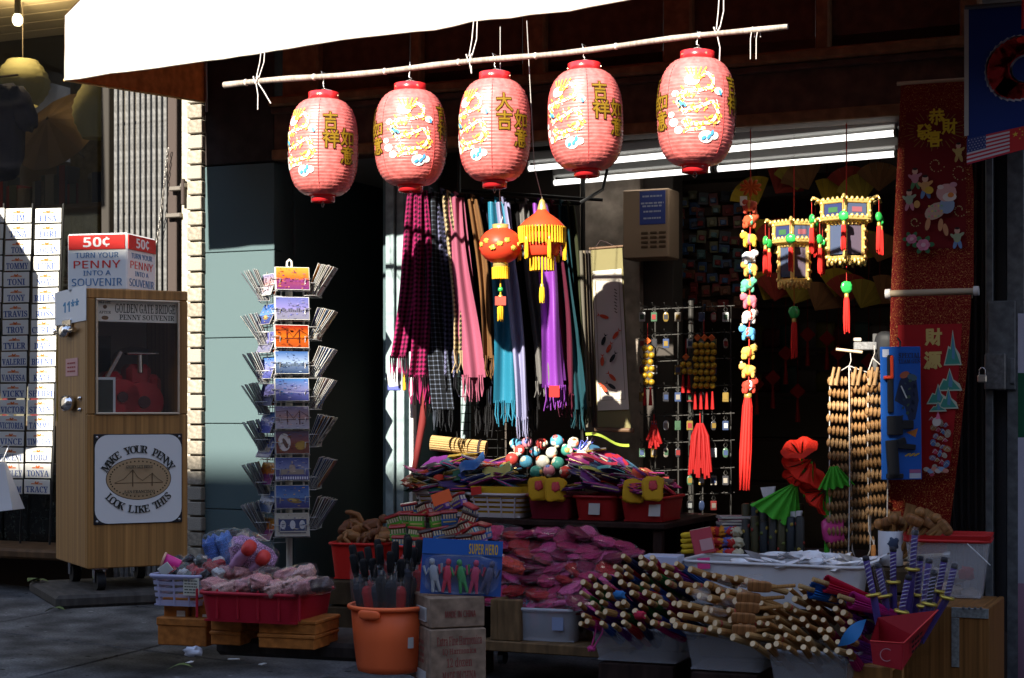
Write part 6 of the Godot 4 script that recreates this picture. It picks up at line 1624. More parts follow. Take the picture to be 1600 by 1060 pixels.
	# pink parcels stacked in front of the table
	var pk := [[Color(0.55, 0.05, 0.2), Color(0.42, 0.02, 0.12)], [Color(0.42, 0.02, 0.1), Color(0.6, 0.1, 0.26)], [Color(0.2, 0.01, 0.05), Color(0.35, 0.02, 0.1)], [Color(0.5, 0.03, 0.13), Color(0.16, 0.01, 0.05)], [Color(0.4, 0.015, 0.02), Color(0.2, 0.01, 0.02)]]
	var kn := ["pink and magenta", "rose", "wine red", "magenta and wine", "dark red"]
	for j in 7:
		for i in 8:
			var px := 790.0 + i * 26 + (j % 2) * 12 + rc(-6, 6)
			var py := 944.0 - j * 18 + rc(-4, 4)
			if px > 990 - (j * 2) or (j == 6 and i > 5): continue
			var p := Z(px, py, 0.92 - j * 0.06)
			var c := rng.randi_range(0, 4)
			bagged("bagged_slippers", "%s slippers in clear film stacked in front of the display table" % kn[c], "slippers", T(p, euler(rc(0.0, 0.55), TH + rc(-0.6, 0.6), rc(-0.3, 0.3))), Vector3(rc(0.075, 0.105), rc(0.012, 0.02), rc(0.05, 0.07)), pk[c], "bagged slippers stacked before the display table")
	bagged("red_parcel", "bright scarlet quilted parcel in film between the blue figure pack and pink slippers", "parcel", T(Z(796, 884, 0.98), euler(0.3, TH, -0.3)), Vector3(0.06, 0.026, 0.05), [Color(0.55, 0.05, 0.03)], "")
	# timber cart with a clear bin of slippers
	var gz := G(850, 1048)
	var zc: float = 0.98
	var cm := M(Color(0.22, 0.13, 0.06), 0.7, {"tex": "wood", "scale": Vector3(1, 4, 4)})
	var ca := thing("timber_cart", "low timber cart on small wheels under the stacked slippers", "cart", T(Vector3(Z(852, 1000, zc).x, 0, zc)))
	var s := ppm(850, zc)
	var yb := Y0(850, 1020, zc)
	pbox(ca, "deck", Vector3(0.05, yb + 0.02, -0.2), Vector3(0.62, 0.04, 0.5), cm)
	pbox(ca, "side_board", Vector3(-0.2, yb + 0.12, -0.18), Vector3(0.03, 0.16, 0.44), cm)
	pbox(ca, "end_board", Vector3(-0.14, yb + 0.12, 0.02), Vector3(0.1, 0.16, 0.03), cm)
	pbox(ca, "back_board", Vector3(0.05, yb + 0.16, -0.42), Vector3(0.5, 0.24, 0.03), cm)
	for e in [[-0.18, 0.0], [0.28, 0.0], [-0.18, -0.36], [0.28, -0.36]]:
		var q := Vector3(e[0], yb - 0.028, e[1])
		ptube(ca, "wheel", [q - Vector3(0.012, 0, 0), q + Vector3(0.012, 0, 0)], 0.026, M(Color(0.03, 0.03, 0.03), 0.6), 14)
	solo("timber_board", box_mesh(Vector3(0.5, 0.02, 0.2), 0.006), M(Color(0.1, 0.085, 0.07), 0.85, {"tex": "wood", "scale": Vector3(1, 4, 4)}), T(on_ground(Z(835, 1046, 1.2)) + Vector3(-0.05, 0.012, 0.0), yaw(0.1)), "thin pale board lying on the sidewalk in front of the timber cart", "board")
	var clear := M(Color(0.62, 0.64, 0.7), 0.22, {"alpha": 0.42})
	var bn := tub("clear_bin", "small clear bin of upright slipper packs on the timber cart", T(Vector3(Z(845, 1000, zc).x, yb + 0.042, zc - 0.1), yaw(0.1)), 118 / s, 0.22, 50 / s, 0.85, clear, clear)
	pbox(bn, "label_sticker", Vector3(0.06, 0.07, 0.107), Vector3(0.045, 0.05, 0.002), M(Color(0.25, 0.3, 0.45), 0.4), 0.0)
	var sc := [Color(0.4, 0.04, 0.05), Color(0.12, 0.25, 0.4), Color(0.5, 0.12, 0.2), Color(0.2, 0.24, 0.32), Color(0.45, 0.16, 0.24), Color(0.35, 0.02, 0.04), Color(0.3, 0.02, 0.03), Color(0.05, 0.05, 0.05)]
	for i in 8:
		bagged("slipper_pack", "slim slipper pack standing upright in the clear bin on the cart", "slippers", T(Vector3(Z(800 + i * 13, 960, zc).x, yb + 0.13, zc - 0.08), euler(-0.1, 0.1, rc(-0.1, 0.1))), Vector3(0.018, 0.07, 0.06), [sc[i]], "slipper packs in the clear bin on the cart")

# ---------- inside the shop
func build_interior_goods():
	# electric box
	var z := -0.68
	var bx := thing("meter_box", "tan steel meter box with a blue notice and louvres high on the plaster", "box", T(Z(1010, 350, z)))
	var tanm := M(Color(0.27, 0.19, 0.13), 0.6)
	var s := ppm(1010, z)
	pbox(bx, "cabinet", Vector3(0, 0, -0.07), Vector3(76 / s, 108 / s, 0.16), tanm, 0.006)
	var nb := pbox(bx, "notice", Vector3(0.035, 0.075, 0.011), Vector3(42 / s, 52 / s, 0.003), M(Color(0.03, 0.05, 0.22), 0.5), 0.0)
	for e in [[0.055, 0.1], [0.022, 0.115], [0.008, 0.1], [-0.018, 0.09], [-0.05, 0.09]]: dashes(nb, e[1], 0.008, Color(0.3, 0.33, 0.45), T(Vector3(0, e[0], 0.002)), 6)
	for i in 3:
		for j in 4: pbox(bx, "louvre", Vector3(-0.005 + i * 0.045, -0.045 - j * 0.022, 0.012), Vector3(0.034, 0.012, 0.006), M(Color(0.08, 0.05, 0.03), 0.6), 0.002)
	# hanging scroll with carp
	var sz := -0.12
	var sc := thing("carp_scroll", "long paper hanging scroll painted with red and black carp", "scroll", T(Vector3.ZERO))
	var gm := M(Color(0.26, 0.23, 0.11), 0.8, {"tex": "weave", "scale": 60.0})
	var corner := func(a: Array, b: Array, c: Array, d: Array, zz: float, mat: Material, nme: String, parent: Node3D):
		part(parent, nme, grid_mesh(4, 8, func(u, v):
			var l := Vector2(a[0], a[1]).lerp(Vector2(d[0], d[1]), v); var r := Vector2(b[0], b[1]).lerp(Vector2(c[0], c[1]), v)
			var q := l.lerp(r, u)
			return Z(q.x, q.y, zz + 0.004 * sin(v * 5.0))), mat)
	corner.call([923, 390], [972, 386], [986, 672], [934, 670], sz, gm, "mount", sc)
	corner.call([926, 424], [971, 420], [983, 640], [934, 642], sz + 0.008, M(Color(0.52, 0.48, 0.42), 0.7), "paper", sc)
	var ik := Ink.new(func(p: Vector2, l: float): return Z(p.x, p.y, sz + 0.016 + l))
	ik.line([Vector2(930, 438), Vector2(967, 436), Vector2(977, 624), Vector2(937, 626), Vector2(930, 438)], 0.8, Color(0.2, 0.18, 0.13))
	var fish := [[944, 495, 0.3, 0], [962, 524, 2.2, 0], [943, 533, 1.9, 1], [951, 545, 2.0, 0], [941, 565, 1.6, 0], [957, 560, 2.1, 1], [957, 590, 0.8, 0], [956, 604, 0.6, 1], [944, 607, 0.9, 0]]
	for f in fish:
		var c: Color = Color(0.02, 0.025, 0.025) if f[3] else Color(0.5, 0.07, 0.03)
		ik.ell(f[0], f[1], 7.5, 3.0, c, f[2], 12)
		var d := Vector2(cos(f[2]), sin(f[2])); var n := Vector2(-d.y, d.x); var o := Vector2(f[0], f[1]) - d * 7
		ik.poly([o, o - d * 5 + n * 3.5, o - d * 3, o - d * 5 - n * 3.5], c)
	for i in 8:
		ik.line([Vector2(960 + i % 2, 452 + i * 5), Vector2(963 + i % 2, 454 + i * 5)], 1.6, Color(0.1, 0.09, 0.07)); ik.lift -= 0.0005
	part(sc, "painting", ik.mesh(), print_mat(0.8))
	ptube(sc, "roller", [Z(930, 671, sz), Z(990, 673, sz)], 0.011, M(Color(0.12, 0.07, 0.04), 0.5), 10)
	ptube(sc, "top_rod", [Z(921, 389, sz), Z(974, 385, sz)], 0.006, M(Color(0.12, 0.07, 0.04), 0.5), 8)
	ptube(sc, "cord", [Z(930, 388, sz), Z(938, 376, sz - 0.02), Z(948, 379, sz - 0.02), Z(962, 386, sz)], 0.003, M(Color(0.03, 0.02, 0.02), 0.8), 5)
	for i in 4:
		solo("hanging_scroll", tube_mesh([Z(908 + i * 4.5, 392, sz - 0.03 * i), Z(918 + i * 4.5, 668, sz - 0.03 * i)], 0.009, 8), M([Color(0.1, 0.09, 0.07), Color(0.16, 0.13, 0.09), Color(0.06, 0.05, 0.05), Color(0.12, 0.1, 0.08)][i], 0.7), Transform3D(), "closed dim scroll hanging edge on beside the carp scroll", "scroll", "closed scrolls beside the carp scroll")
	# packets on the wall behind
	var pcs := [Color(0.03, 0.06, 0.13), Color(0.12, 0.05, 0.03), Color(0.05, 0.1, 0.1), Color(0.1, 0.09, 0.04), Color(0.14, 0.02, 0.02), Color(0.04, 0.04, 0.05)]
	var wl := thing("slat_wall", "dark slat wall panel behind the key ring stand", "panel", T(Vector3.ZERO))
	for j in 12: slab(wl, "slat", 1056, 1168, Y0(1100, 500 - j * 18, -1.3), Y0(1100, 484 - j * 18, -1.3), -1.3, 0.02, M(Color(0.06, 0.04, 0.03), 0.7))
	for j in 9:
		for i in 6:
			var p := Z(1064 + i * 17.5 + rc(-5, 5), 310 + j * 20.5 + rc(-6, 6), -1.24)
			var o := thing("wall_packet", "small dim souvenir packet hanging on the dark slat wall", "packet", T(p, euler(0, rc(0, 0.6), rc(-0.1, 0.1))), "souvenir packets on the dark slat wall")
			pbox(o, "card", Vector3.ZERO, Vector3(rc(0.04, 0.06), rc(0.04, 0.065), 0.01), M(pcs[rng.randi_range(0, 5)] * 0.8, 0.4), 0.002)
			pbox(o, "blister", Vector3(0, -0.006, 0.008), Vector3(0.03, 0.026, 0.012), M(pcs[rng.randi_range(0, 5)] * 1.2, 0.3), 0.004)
	# key ring stand
	var ks := thing("key_ring_stand", "wire spinner stand with rows of prongs for key rings", "stand", T(Vector3.ZERO))
	var wire := M(Color(0.05, 0.048, 0.045), 0.5, {"metal": 0.5})
	var kz := -0.3
	for px in [1024, 1060, 1098, 1142]:
		ptube(ks, "upright", [Z(px, 478, kz), Z(px, 850, kz)], 0.004, wire, 6)
	ptube(ks, "post", [Z(1080, 470, kz - 0.12), Vector3(Z(1080, 850, kz - 0.12).x, -0.05, kz - 0.12)], 0.014, wire, 8)
	var rows := [480, 521, 562, 604, 648, 690, 733, 772]
	for y in rows:
		ptube(ks, "rail", [Z(1006, y + 4, kz), Z(1148, y - 2, kz)], 0.003, wire, 5)
		for i in 8:
			var q := Z(1012 + i * 18.5, y, kz)
			ptube(ks, "prong", [q, q + Vector3(0, 0.002, 0.09), q + Vector3(0, 0.014, 0.1)], 0.0022, wire, 5)
	var kc := [Color(0.4, 0.42, 0.42), Color(0.04, 0.06, 0.13), Color(0.22, 0.2, 0.17), Color(0.05, 0.1, 0.06), Color(0.2, 0.03, 0.03), Color(0.03, 0.03, 0.035), Color(0.18, 0.12, 0.03)]
	for j in 8:
		for i in 8:
			if (i + j) % 5 == 4: continue
			var q := Z(1012 + i * 18.5, rows[j], kz) + Vector3(0, -0.004, 0.075)
			var lit := j == 5 and i < 4
			var o := thing("key_ring", "small souvenir key ring hanging on a prong of the wire stand" if not lit else "key ring in the prong row level with the red silk tassels", "key ring", T(q, yaw(TH + rc(-0.4, 0.4))), "key rings on the wire stand" if not lit else "key rings level with the red tassels")
			var c: Color = kc[(i * 3 + j * 2) % 7]
			if (i + j * 3) % 4 == 2 or (lit and i == 2):
				part(o, "charm", lump_mesh(Vector3(0.013, 0.022, 0.004), 0.8), M(c, 0.25, {"coat": 0.4}), T(Vector3(0, -0.045, 0)))
			else:
				pbox(o, "charm", Vector3(0, -0.045, 0), Vector3(0.028, 0.042, 0.005), M(c, 0.25, {"coat": 0.4}), 0.003)
			pbox(o, "picture", Vector3(0, -0.045, 0.0032), Vector3(0.018, 0.022, 0.002), M(kc[(i + j + 3) % 7], 0.3), 0.0)
			ptube(o, "ring", [Vector3(0, -0.024, 0), Vector3(0.009, -0.012, 0), Vector3(0, 0.002, 0), Vector3(-0.009, -0.012, 0), Vector3(0, -0.024, 0)], 0.0015, wire, 5)
	# strings of gold bells with red tassels
	for e in [[1012, 545, 600, 2, "short double string of gold bells with a red charm"], [1100, 540, 606, 4, "broad string of gold bells under three red diamond charms"], [1072, 570, 580, 2, "pair of gold bells between the two bell strings"]]:
		var b := thing("bell_string", e[4], "charm", T(Vector3.ZERO))
		var n := int((e[2] - e[1]) / 10.0) + 1
		for i in e[3]:
			for j in n:
				part(b, "bell", lump_mesh(Vector3.ONE * 0.014, 1.0, 0, 1, 12, 8), M(Color(0.4, 0.25, 0.02), 0.35, {"metal": 0.4}), T(Z(e[0] - (e[3] - 1) * 4.5 + i * 9 + (j % 2) * 2, e[1] + j * 10.5, kz + 0.13)))
			ptube(b, "tassel", [Z(e[0] - (e[3] - 1) * 4.5 + i * 9, e[2] + 6, kz + 0.13), Z(e[0] - (e[3] - 1) * 4.5 + i * 9, e[2] + 34, kz + 0.13)], [0.004, 0.009], M(Color(0.3, 0.01, 0.01), 0.7), 6)
		for i in maxi(1, int(e[3]) - 1):
			pbox(b, "charm", Z(e[0] - (e[3] - 2) * 5 + i * 11, e[1] - 12, kz + 0.13), Vector3(0.024, 0.024, 0.006), M(Color(0.5, 0.1, 0.02), 0.4), 0.002, yaw(TH) * euler(0, 0, PI / 4))
		ptube(b, "cord", [Z(e[0], e[1] - 8, kz + 0.13), Z(e[0], e[1] - 40, kz + 0.09)], 0.002, M(Color(0.3, 0.02, 0.02), 0.7), 4)
	for e in [[1094, 662, 745, 0.045, "thick bundle of red silk tassels on the key ring stand"], [1022, 664, 700, 0.03, "dim red silk tassels hanging behind the pouch pile"]]:
		var b := thing("red_tassels", e[4], "tassel", T(Vector3.ZERO))
		for i in 12:
			var dx: float = (i - 5.5) * 2.6 * e[3] / 0.045
			ptube(b, "tassel", [Z(e[0] + dx * 0.3, e[1], kz + 0.12), Z(e[0] + dx * 0.8, e[1] + 20, kz + 0.13 + 0.01 * (i % 3)), Z(e[0] + dx * 1.2, e[2] + rc(-14, 4), kz + 0.14)], [0.004, 0.009, 0.006], M(Color(0.22, 0.008, 0.008), 0.6), 6)
		ptube(b, "cord", [Z(e[0], e[1] + 2, kz + 0.12), Z(e[0], e[1] - 16, kz + 0.09)], 0.003, M(Color(0.3, 0.01, 0.01), 0.7), 5)
	# dim stock on the rear wall: paper fans, red knots
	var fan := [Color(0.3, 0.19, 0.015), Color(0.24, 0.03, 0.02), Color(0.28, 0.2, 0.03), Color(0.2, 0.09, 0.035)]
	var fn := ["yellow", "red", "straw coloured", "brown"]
	for i in 24:
		var px := 1190 + (i % 8) * 27 + rc(-8, 8); var py := 315 + int(i / 8.0) * 80 + rc(-20, 20)
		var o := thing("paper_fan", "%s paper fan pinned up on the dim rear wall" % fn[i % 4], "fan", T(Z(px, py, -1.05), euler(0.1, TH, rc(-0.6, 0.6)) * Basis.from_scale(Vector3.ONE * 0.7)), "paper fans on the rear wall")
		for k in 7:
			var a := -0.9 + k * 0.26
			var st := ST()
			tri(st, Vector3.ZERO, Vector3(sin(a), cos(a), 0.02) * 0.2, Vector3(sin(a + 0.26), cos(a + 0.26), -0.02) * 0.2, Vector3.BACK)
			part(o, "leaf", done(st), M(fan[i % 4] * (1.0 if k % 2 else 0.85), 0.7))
	for i in 10:
		var p := Z(1180 + i * 22 + rc(-6, 6), 560 + rc(-40, 60), -1.6)
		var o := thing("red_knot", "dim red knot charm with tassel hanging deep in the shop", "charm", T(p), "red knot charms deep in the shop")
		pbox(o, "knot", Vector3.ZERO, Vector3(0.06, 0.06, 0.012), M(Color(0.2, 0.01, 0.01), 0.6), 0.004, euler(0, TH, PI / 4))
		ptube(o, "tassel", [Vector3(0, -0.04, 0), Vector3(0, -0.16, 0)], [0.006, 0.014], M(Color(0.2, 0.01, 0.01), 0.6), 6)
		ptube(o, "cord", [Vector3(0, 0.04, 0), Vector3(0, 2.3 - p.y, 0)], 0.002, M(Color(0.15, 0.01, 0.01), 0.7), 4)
	for j in 5:
		var sh := slab(thing("wall_shelf", "dark shelf board across the dim rear of the shop", "shelf", T(Vector3.ZERO), "shelves across the dim rear"), "board", 1160, 1420, Y0(1290, 480 + j * 70, -2.4), Y0(1290, 474 + j * 70, -2.4), -2.3, 0.25, M(Color(0.05, 0.035, 0.03), 0.7))
	for i in 16:
		var yb := Y0(1290, 474 + 70 * int(i / 8.0) + 70, -2.4)
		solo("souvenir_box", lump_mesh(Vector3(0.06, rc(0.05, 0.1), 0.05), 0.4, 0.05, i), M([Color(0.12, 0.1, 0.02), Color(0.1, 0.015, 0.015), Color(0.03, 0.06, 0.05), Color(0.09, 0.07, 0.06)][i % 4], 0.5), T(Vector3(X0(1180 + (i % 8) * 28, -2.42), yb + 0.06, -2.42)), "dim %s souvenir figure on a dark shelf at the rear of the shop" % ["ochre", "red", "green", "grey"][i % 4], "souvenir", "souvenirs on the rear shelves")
	# counter goods: books, tubes, cards
	var cz := 0.35
	var cy := Y0(1180, 868, cz)
	var ct := thing("counter", "dark low counter behind the white spoon tray", "counter", T(Vector3(X0(1215, cz), 0, cz - 0.22)))
	pbox(ct, "top", Vector3(0, cy - 0.012, 0), Vector3(0.85, 0.024, 0.46), M(Color(0.03, 0.02, 0.02), 0.6))
	pbox(ct, "front_panel", Vector3(0, (cy - 0.5) / 2, 0.2), Vector3(0.8, cy + 0.45, 0.03), M(Color(0.03, 0.02, 0.02), 0.7))
	for i in 7:
		var c: Color = [Color(0.3, 0.3, 0.3), Color(0.25, 0.05, 0.12), Color(0.35, 0.33, 0.32), Color(0.05, 0.05, 0.08), Color(0.4, 0.38, 0.36), Color(0.2, 0.3, 0.08), Color(0.12, 0.12, 0.3)][6 - i]
		var o := thing("book", ["slim pale cover book on the stack", "dark navy book in the stack", "plum edged book in the stack", "grey book in the stack", "cream book in the stack", "green edged book near the bottom of the stack", "violet book at the bottom of the stack"][6 - i] + " on the counter", "book", T(Vector3(X0(1138, cz), cy + 0.07 + 0.0 + i * 0.0125, cz - 0.1), yaw(TH + rc(-0.15, 0.15))), "books stacked on the counter")
		pbox(o, "cover", Vector3.ZERO, Vector3(0.14, 0.011, 0.1), M(c, 0.4), 0.001)
		pbox(o, "pages", Vector3(0.002, 0, 0.001), Vector3(0.138, 0.007, 0.1), M(Color(0.5, 0.48, 0.42), 0.8), 0.0)
	solo("book_box", box_mesh(Vector3(0.15, 0.062, 0.12), 0.003), M(Color(0.05, 0.03, 0.03), 0.6), T(Vector3(X0(1138, cz), cy + 0.032, cz - 0.1), yaw(TH)), "dark box under the stacked books on the counter", "box")
	for i in 14:
		var px: float = 1168 + (i % 7) * 14; var row := int(i / 7.0)
		var p := Vector3(X0(px, cz - 0.02 - row * 0.1), cy, cz + 0.0 - row * 0.1)
		var hh := rc(0.13, 0.16) + row * 0.05
		var o := thing("floral_tube", "dark floral brocade tube standing in the cluster on the counter", "tube", T(p, yaw(rc(0, 3))), "dark brocade tubes on the counter")
		plathe(o, "sleeve", [Vector2(0, 0), Vector2(0.016, 0), Vector2(0.018, 0.02), Vector2(0.018, hh), Vector2(0.012, hh + 0.006), Vector2(0, hh + 0.006)], M([Color(0.03, 0.03, 0.028), Color(0.05, 0.045, 0.02), Color(0.02, 0.025, 0.03)][i % 3], 0.5), Transform3D(), 12)
		for k in 5: part(o, "blossom", lump_mesh(Vector3(0.007, 0.007, 0.003), 0.9, 0.2, k), M([Color(0.3, 0.22, 0.04), Color(0.2, 0.03, 0.02), Color(0.1, 0.12, 0.03)][(i + k) % 3], 0.5), T(yaw(k * 1.3 + i) * Vector3(0, hh * (0.2 + 0.16 * k), 0.018), yaw(k * 1.3 + i)))
	for e in [[1204, 774, "crumpled white paper roll standing among the rear brocade tubes"], [1246, 812, "wide white pleated paper roll in front of the green blossom leaves"]]:
		var o := thing("paper_roll", e[2], "paper", T(Z(e[0], e[1] + 16, cz - 0.03), euler(0, 0, 0.1)))
		for k in 5: part(o, "sheet", grid_mesh(5, 3, func(u, v): return Vector3((u - 0.5) * (0.03 + 0.03 * v), v * 0.075, 0.004 * sin(u * 9.0 + k) + k * 0.005)), M(Color(0.62, 0.6, 0.62), 0.7))
	# flags, toys and booklet at the counter's end
	for i in 4:
		solo("yellow_bundle", lump_mesh(Vector3(0.035, 0.011, 0.025), 0.5, 0.1, i), M(Color(0.6, 0.42, 0.02), 0.5), T(Z(1078, 836 + i * 8.5, 0.5), euler(0, 0.3, 0.1)), "yellow wrapped bundle stacked at the end of the spoon tray", "bundle", "yellow bundles by the spoon tray")
	var bk := thing("red_booklet", "red booklet with a pale square emblem leaning at the tray end", "booklet", T(Z(1098, 846, 0.54), euler(-0.2, TH, 0.2)))
	pbox(bk, "cover", Vector3.ZERO, Vector3(0.085, 0.1, 0.008), M(Color(0.4, 0.05, 0.07), 0.5), 0.001)
	pbox(bk, "emblem", Vector3(0.012, -0.016, 0.005), Vector3(0.05, 0.045, 0.002), M(Color(0.45, 0.25, 0.26), 0.6), 0.0)
	pbox(bk, "pages", Vector3(0, 0.002, -0.001), Vector3(0.081, 0.1, 0.006), M(Color(0.5, 0.42, 0.3), 0.8), 0.0)
	var tc := [Color(0.55, 0.12, 0.02), Color(0.35, 0.02, 0.02), Color(0.5, 0.2, 0.02), Color(0.1, 0.1, 0.3), Color(0.4, 0.03, 0.03), Color(0.45, 0.42, 0.3)]
	for i in 18:
		solo("felt_toy", lump_mesh(Vector3(0.028, 0.02, 0.02), 0.8, 0.3, i), M(tc[i % 6], 0.7), T(Z(1112 + (i % 6) * 8 + rc(-3, 3), 866 - int(i / 6.0) * 17, 0.47 - int(i / 6.0) * 0.05), euler(rc(0, 3), rc(0, 3), 0)), "small bright felt toy in the heap behind the spoon tray", "toy", "felt toys behind the spoon tray")
	# big fabric flowers
	var fr := M(Color(0.62, 0.025, 0.012), 0.6, {"back": Color(0.3, 0.01, 0.0)}); var fg := M(Color(0.06, 0.36, 0.03), 0.6, {"back": Color(0.05, 0.2, 0.02)})
	var fz := 0.3
	var fl := [[1252, 712, 0.1, 0.3, true, "pointed red fabric flower, topmost of the bunch"], [1268, 722, 0.14, 2.7, true, "wide drooping red fabric flower below the topmost one"], [1252, 738, 0.09, 2.9, true, "small red fabric flower hanging over the green leaves"], [1284, 770, 0.11, 2.4, true, "red fabric rose low in the bunch beside the massage rollers"]]
	for e in fl:
		var o := thing("fabric_flower", e[5], "flower", T(Z(e[0], e[1], fz), euler(0.5, TH, e[3])), "red fabric flowers")
		for k in 6:
			var an := TAU * k / 6.0
			var R: float = e[2]
			part(o, "petal", grid_mesh(6, 5, func(u, v):
				var a: float = (u - 0.5) * 1.3 * (0.4 + 0.6 * v)
				var rr: float = R * (0.15 + 0.85 * v)
				return yaw(an) * Vector3(sin(a) * rr * 0.8, R * (0.9 * v - 0.55 * v * v * v) + 0.006 * sin(u * 9.0), cos(a) * rr * 0.75)), fr)
		ptube(o, "stem", [Vector3.ZERO, o.basis.inverse() * Vector3(0.01, -0.1, -0.02)], 0.005, fg, 6)
	for e in [[1246, 776, 0.1, 2.7, -0.5, "ruffled green fabric leaf skirt under the red flowers"], [1302, 745, 0.055, 0.3, 0.15, "cupped green fabric leaf beside the massage rollers"]]:
		var o := thing("fabric_leaf", e[5], "leaf", T(Z(e[0], e[1] - 24, fz + 0.04), euler(0.3, TH, e[4])))
		part(o, "blade", grid_mesh(24, 8, func(u, v):
			var a: float = (u - 0.5) * 2.2
			var rr: float = 0.02 + e[2] * 1.5 * v
			return Vector3(sin(a) * rr * 0.8, -rr, cos(a) * rr * 0.3 + 0.016 * v * sin(u * 34.0))), fg)
	ptube(thing("flower_stem", "straight green stem of the fabric bunch standing on the counter", "stem", T(Vector3.ZERO)), "stalk", [Z(1296, 760, fz), Z(1292, 866, fz)], 0.012, fg, 8)
	solo("pink_packet", lump_mesh(Vector3(0.04, 0.05, 0.02), 0.5, 0.2, 5), M(Color(0.55, 0.05, 0.22), 0.35, {"coat": 0.4}), T(Z(1302, 830, 0.3), euler(0, 0.4, 0.1)), "shiny pink packet beside the green flower stem", "packet")

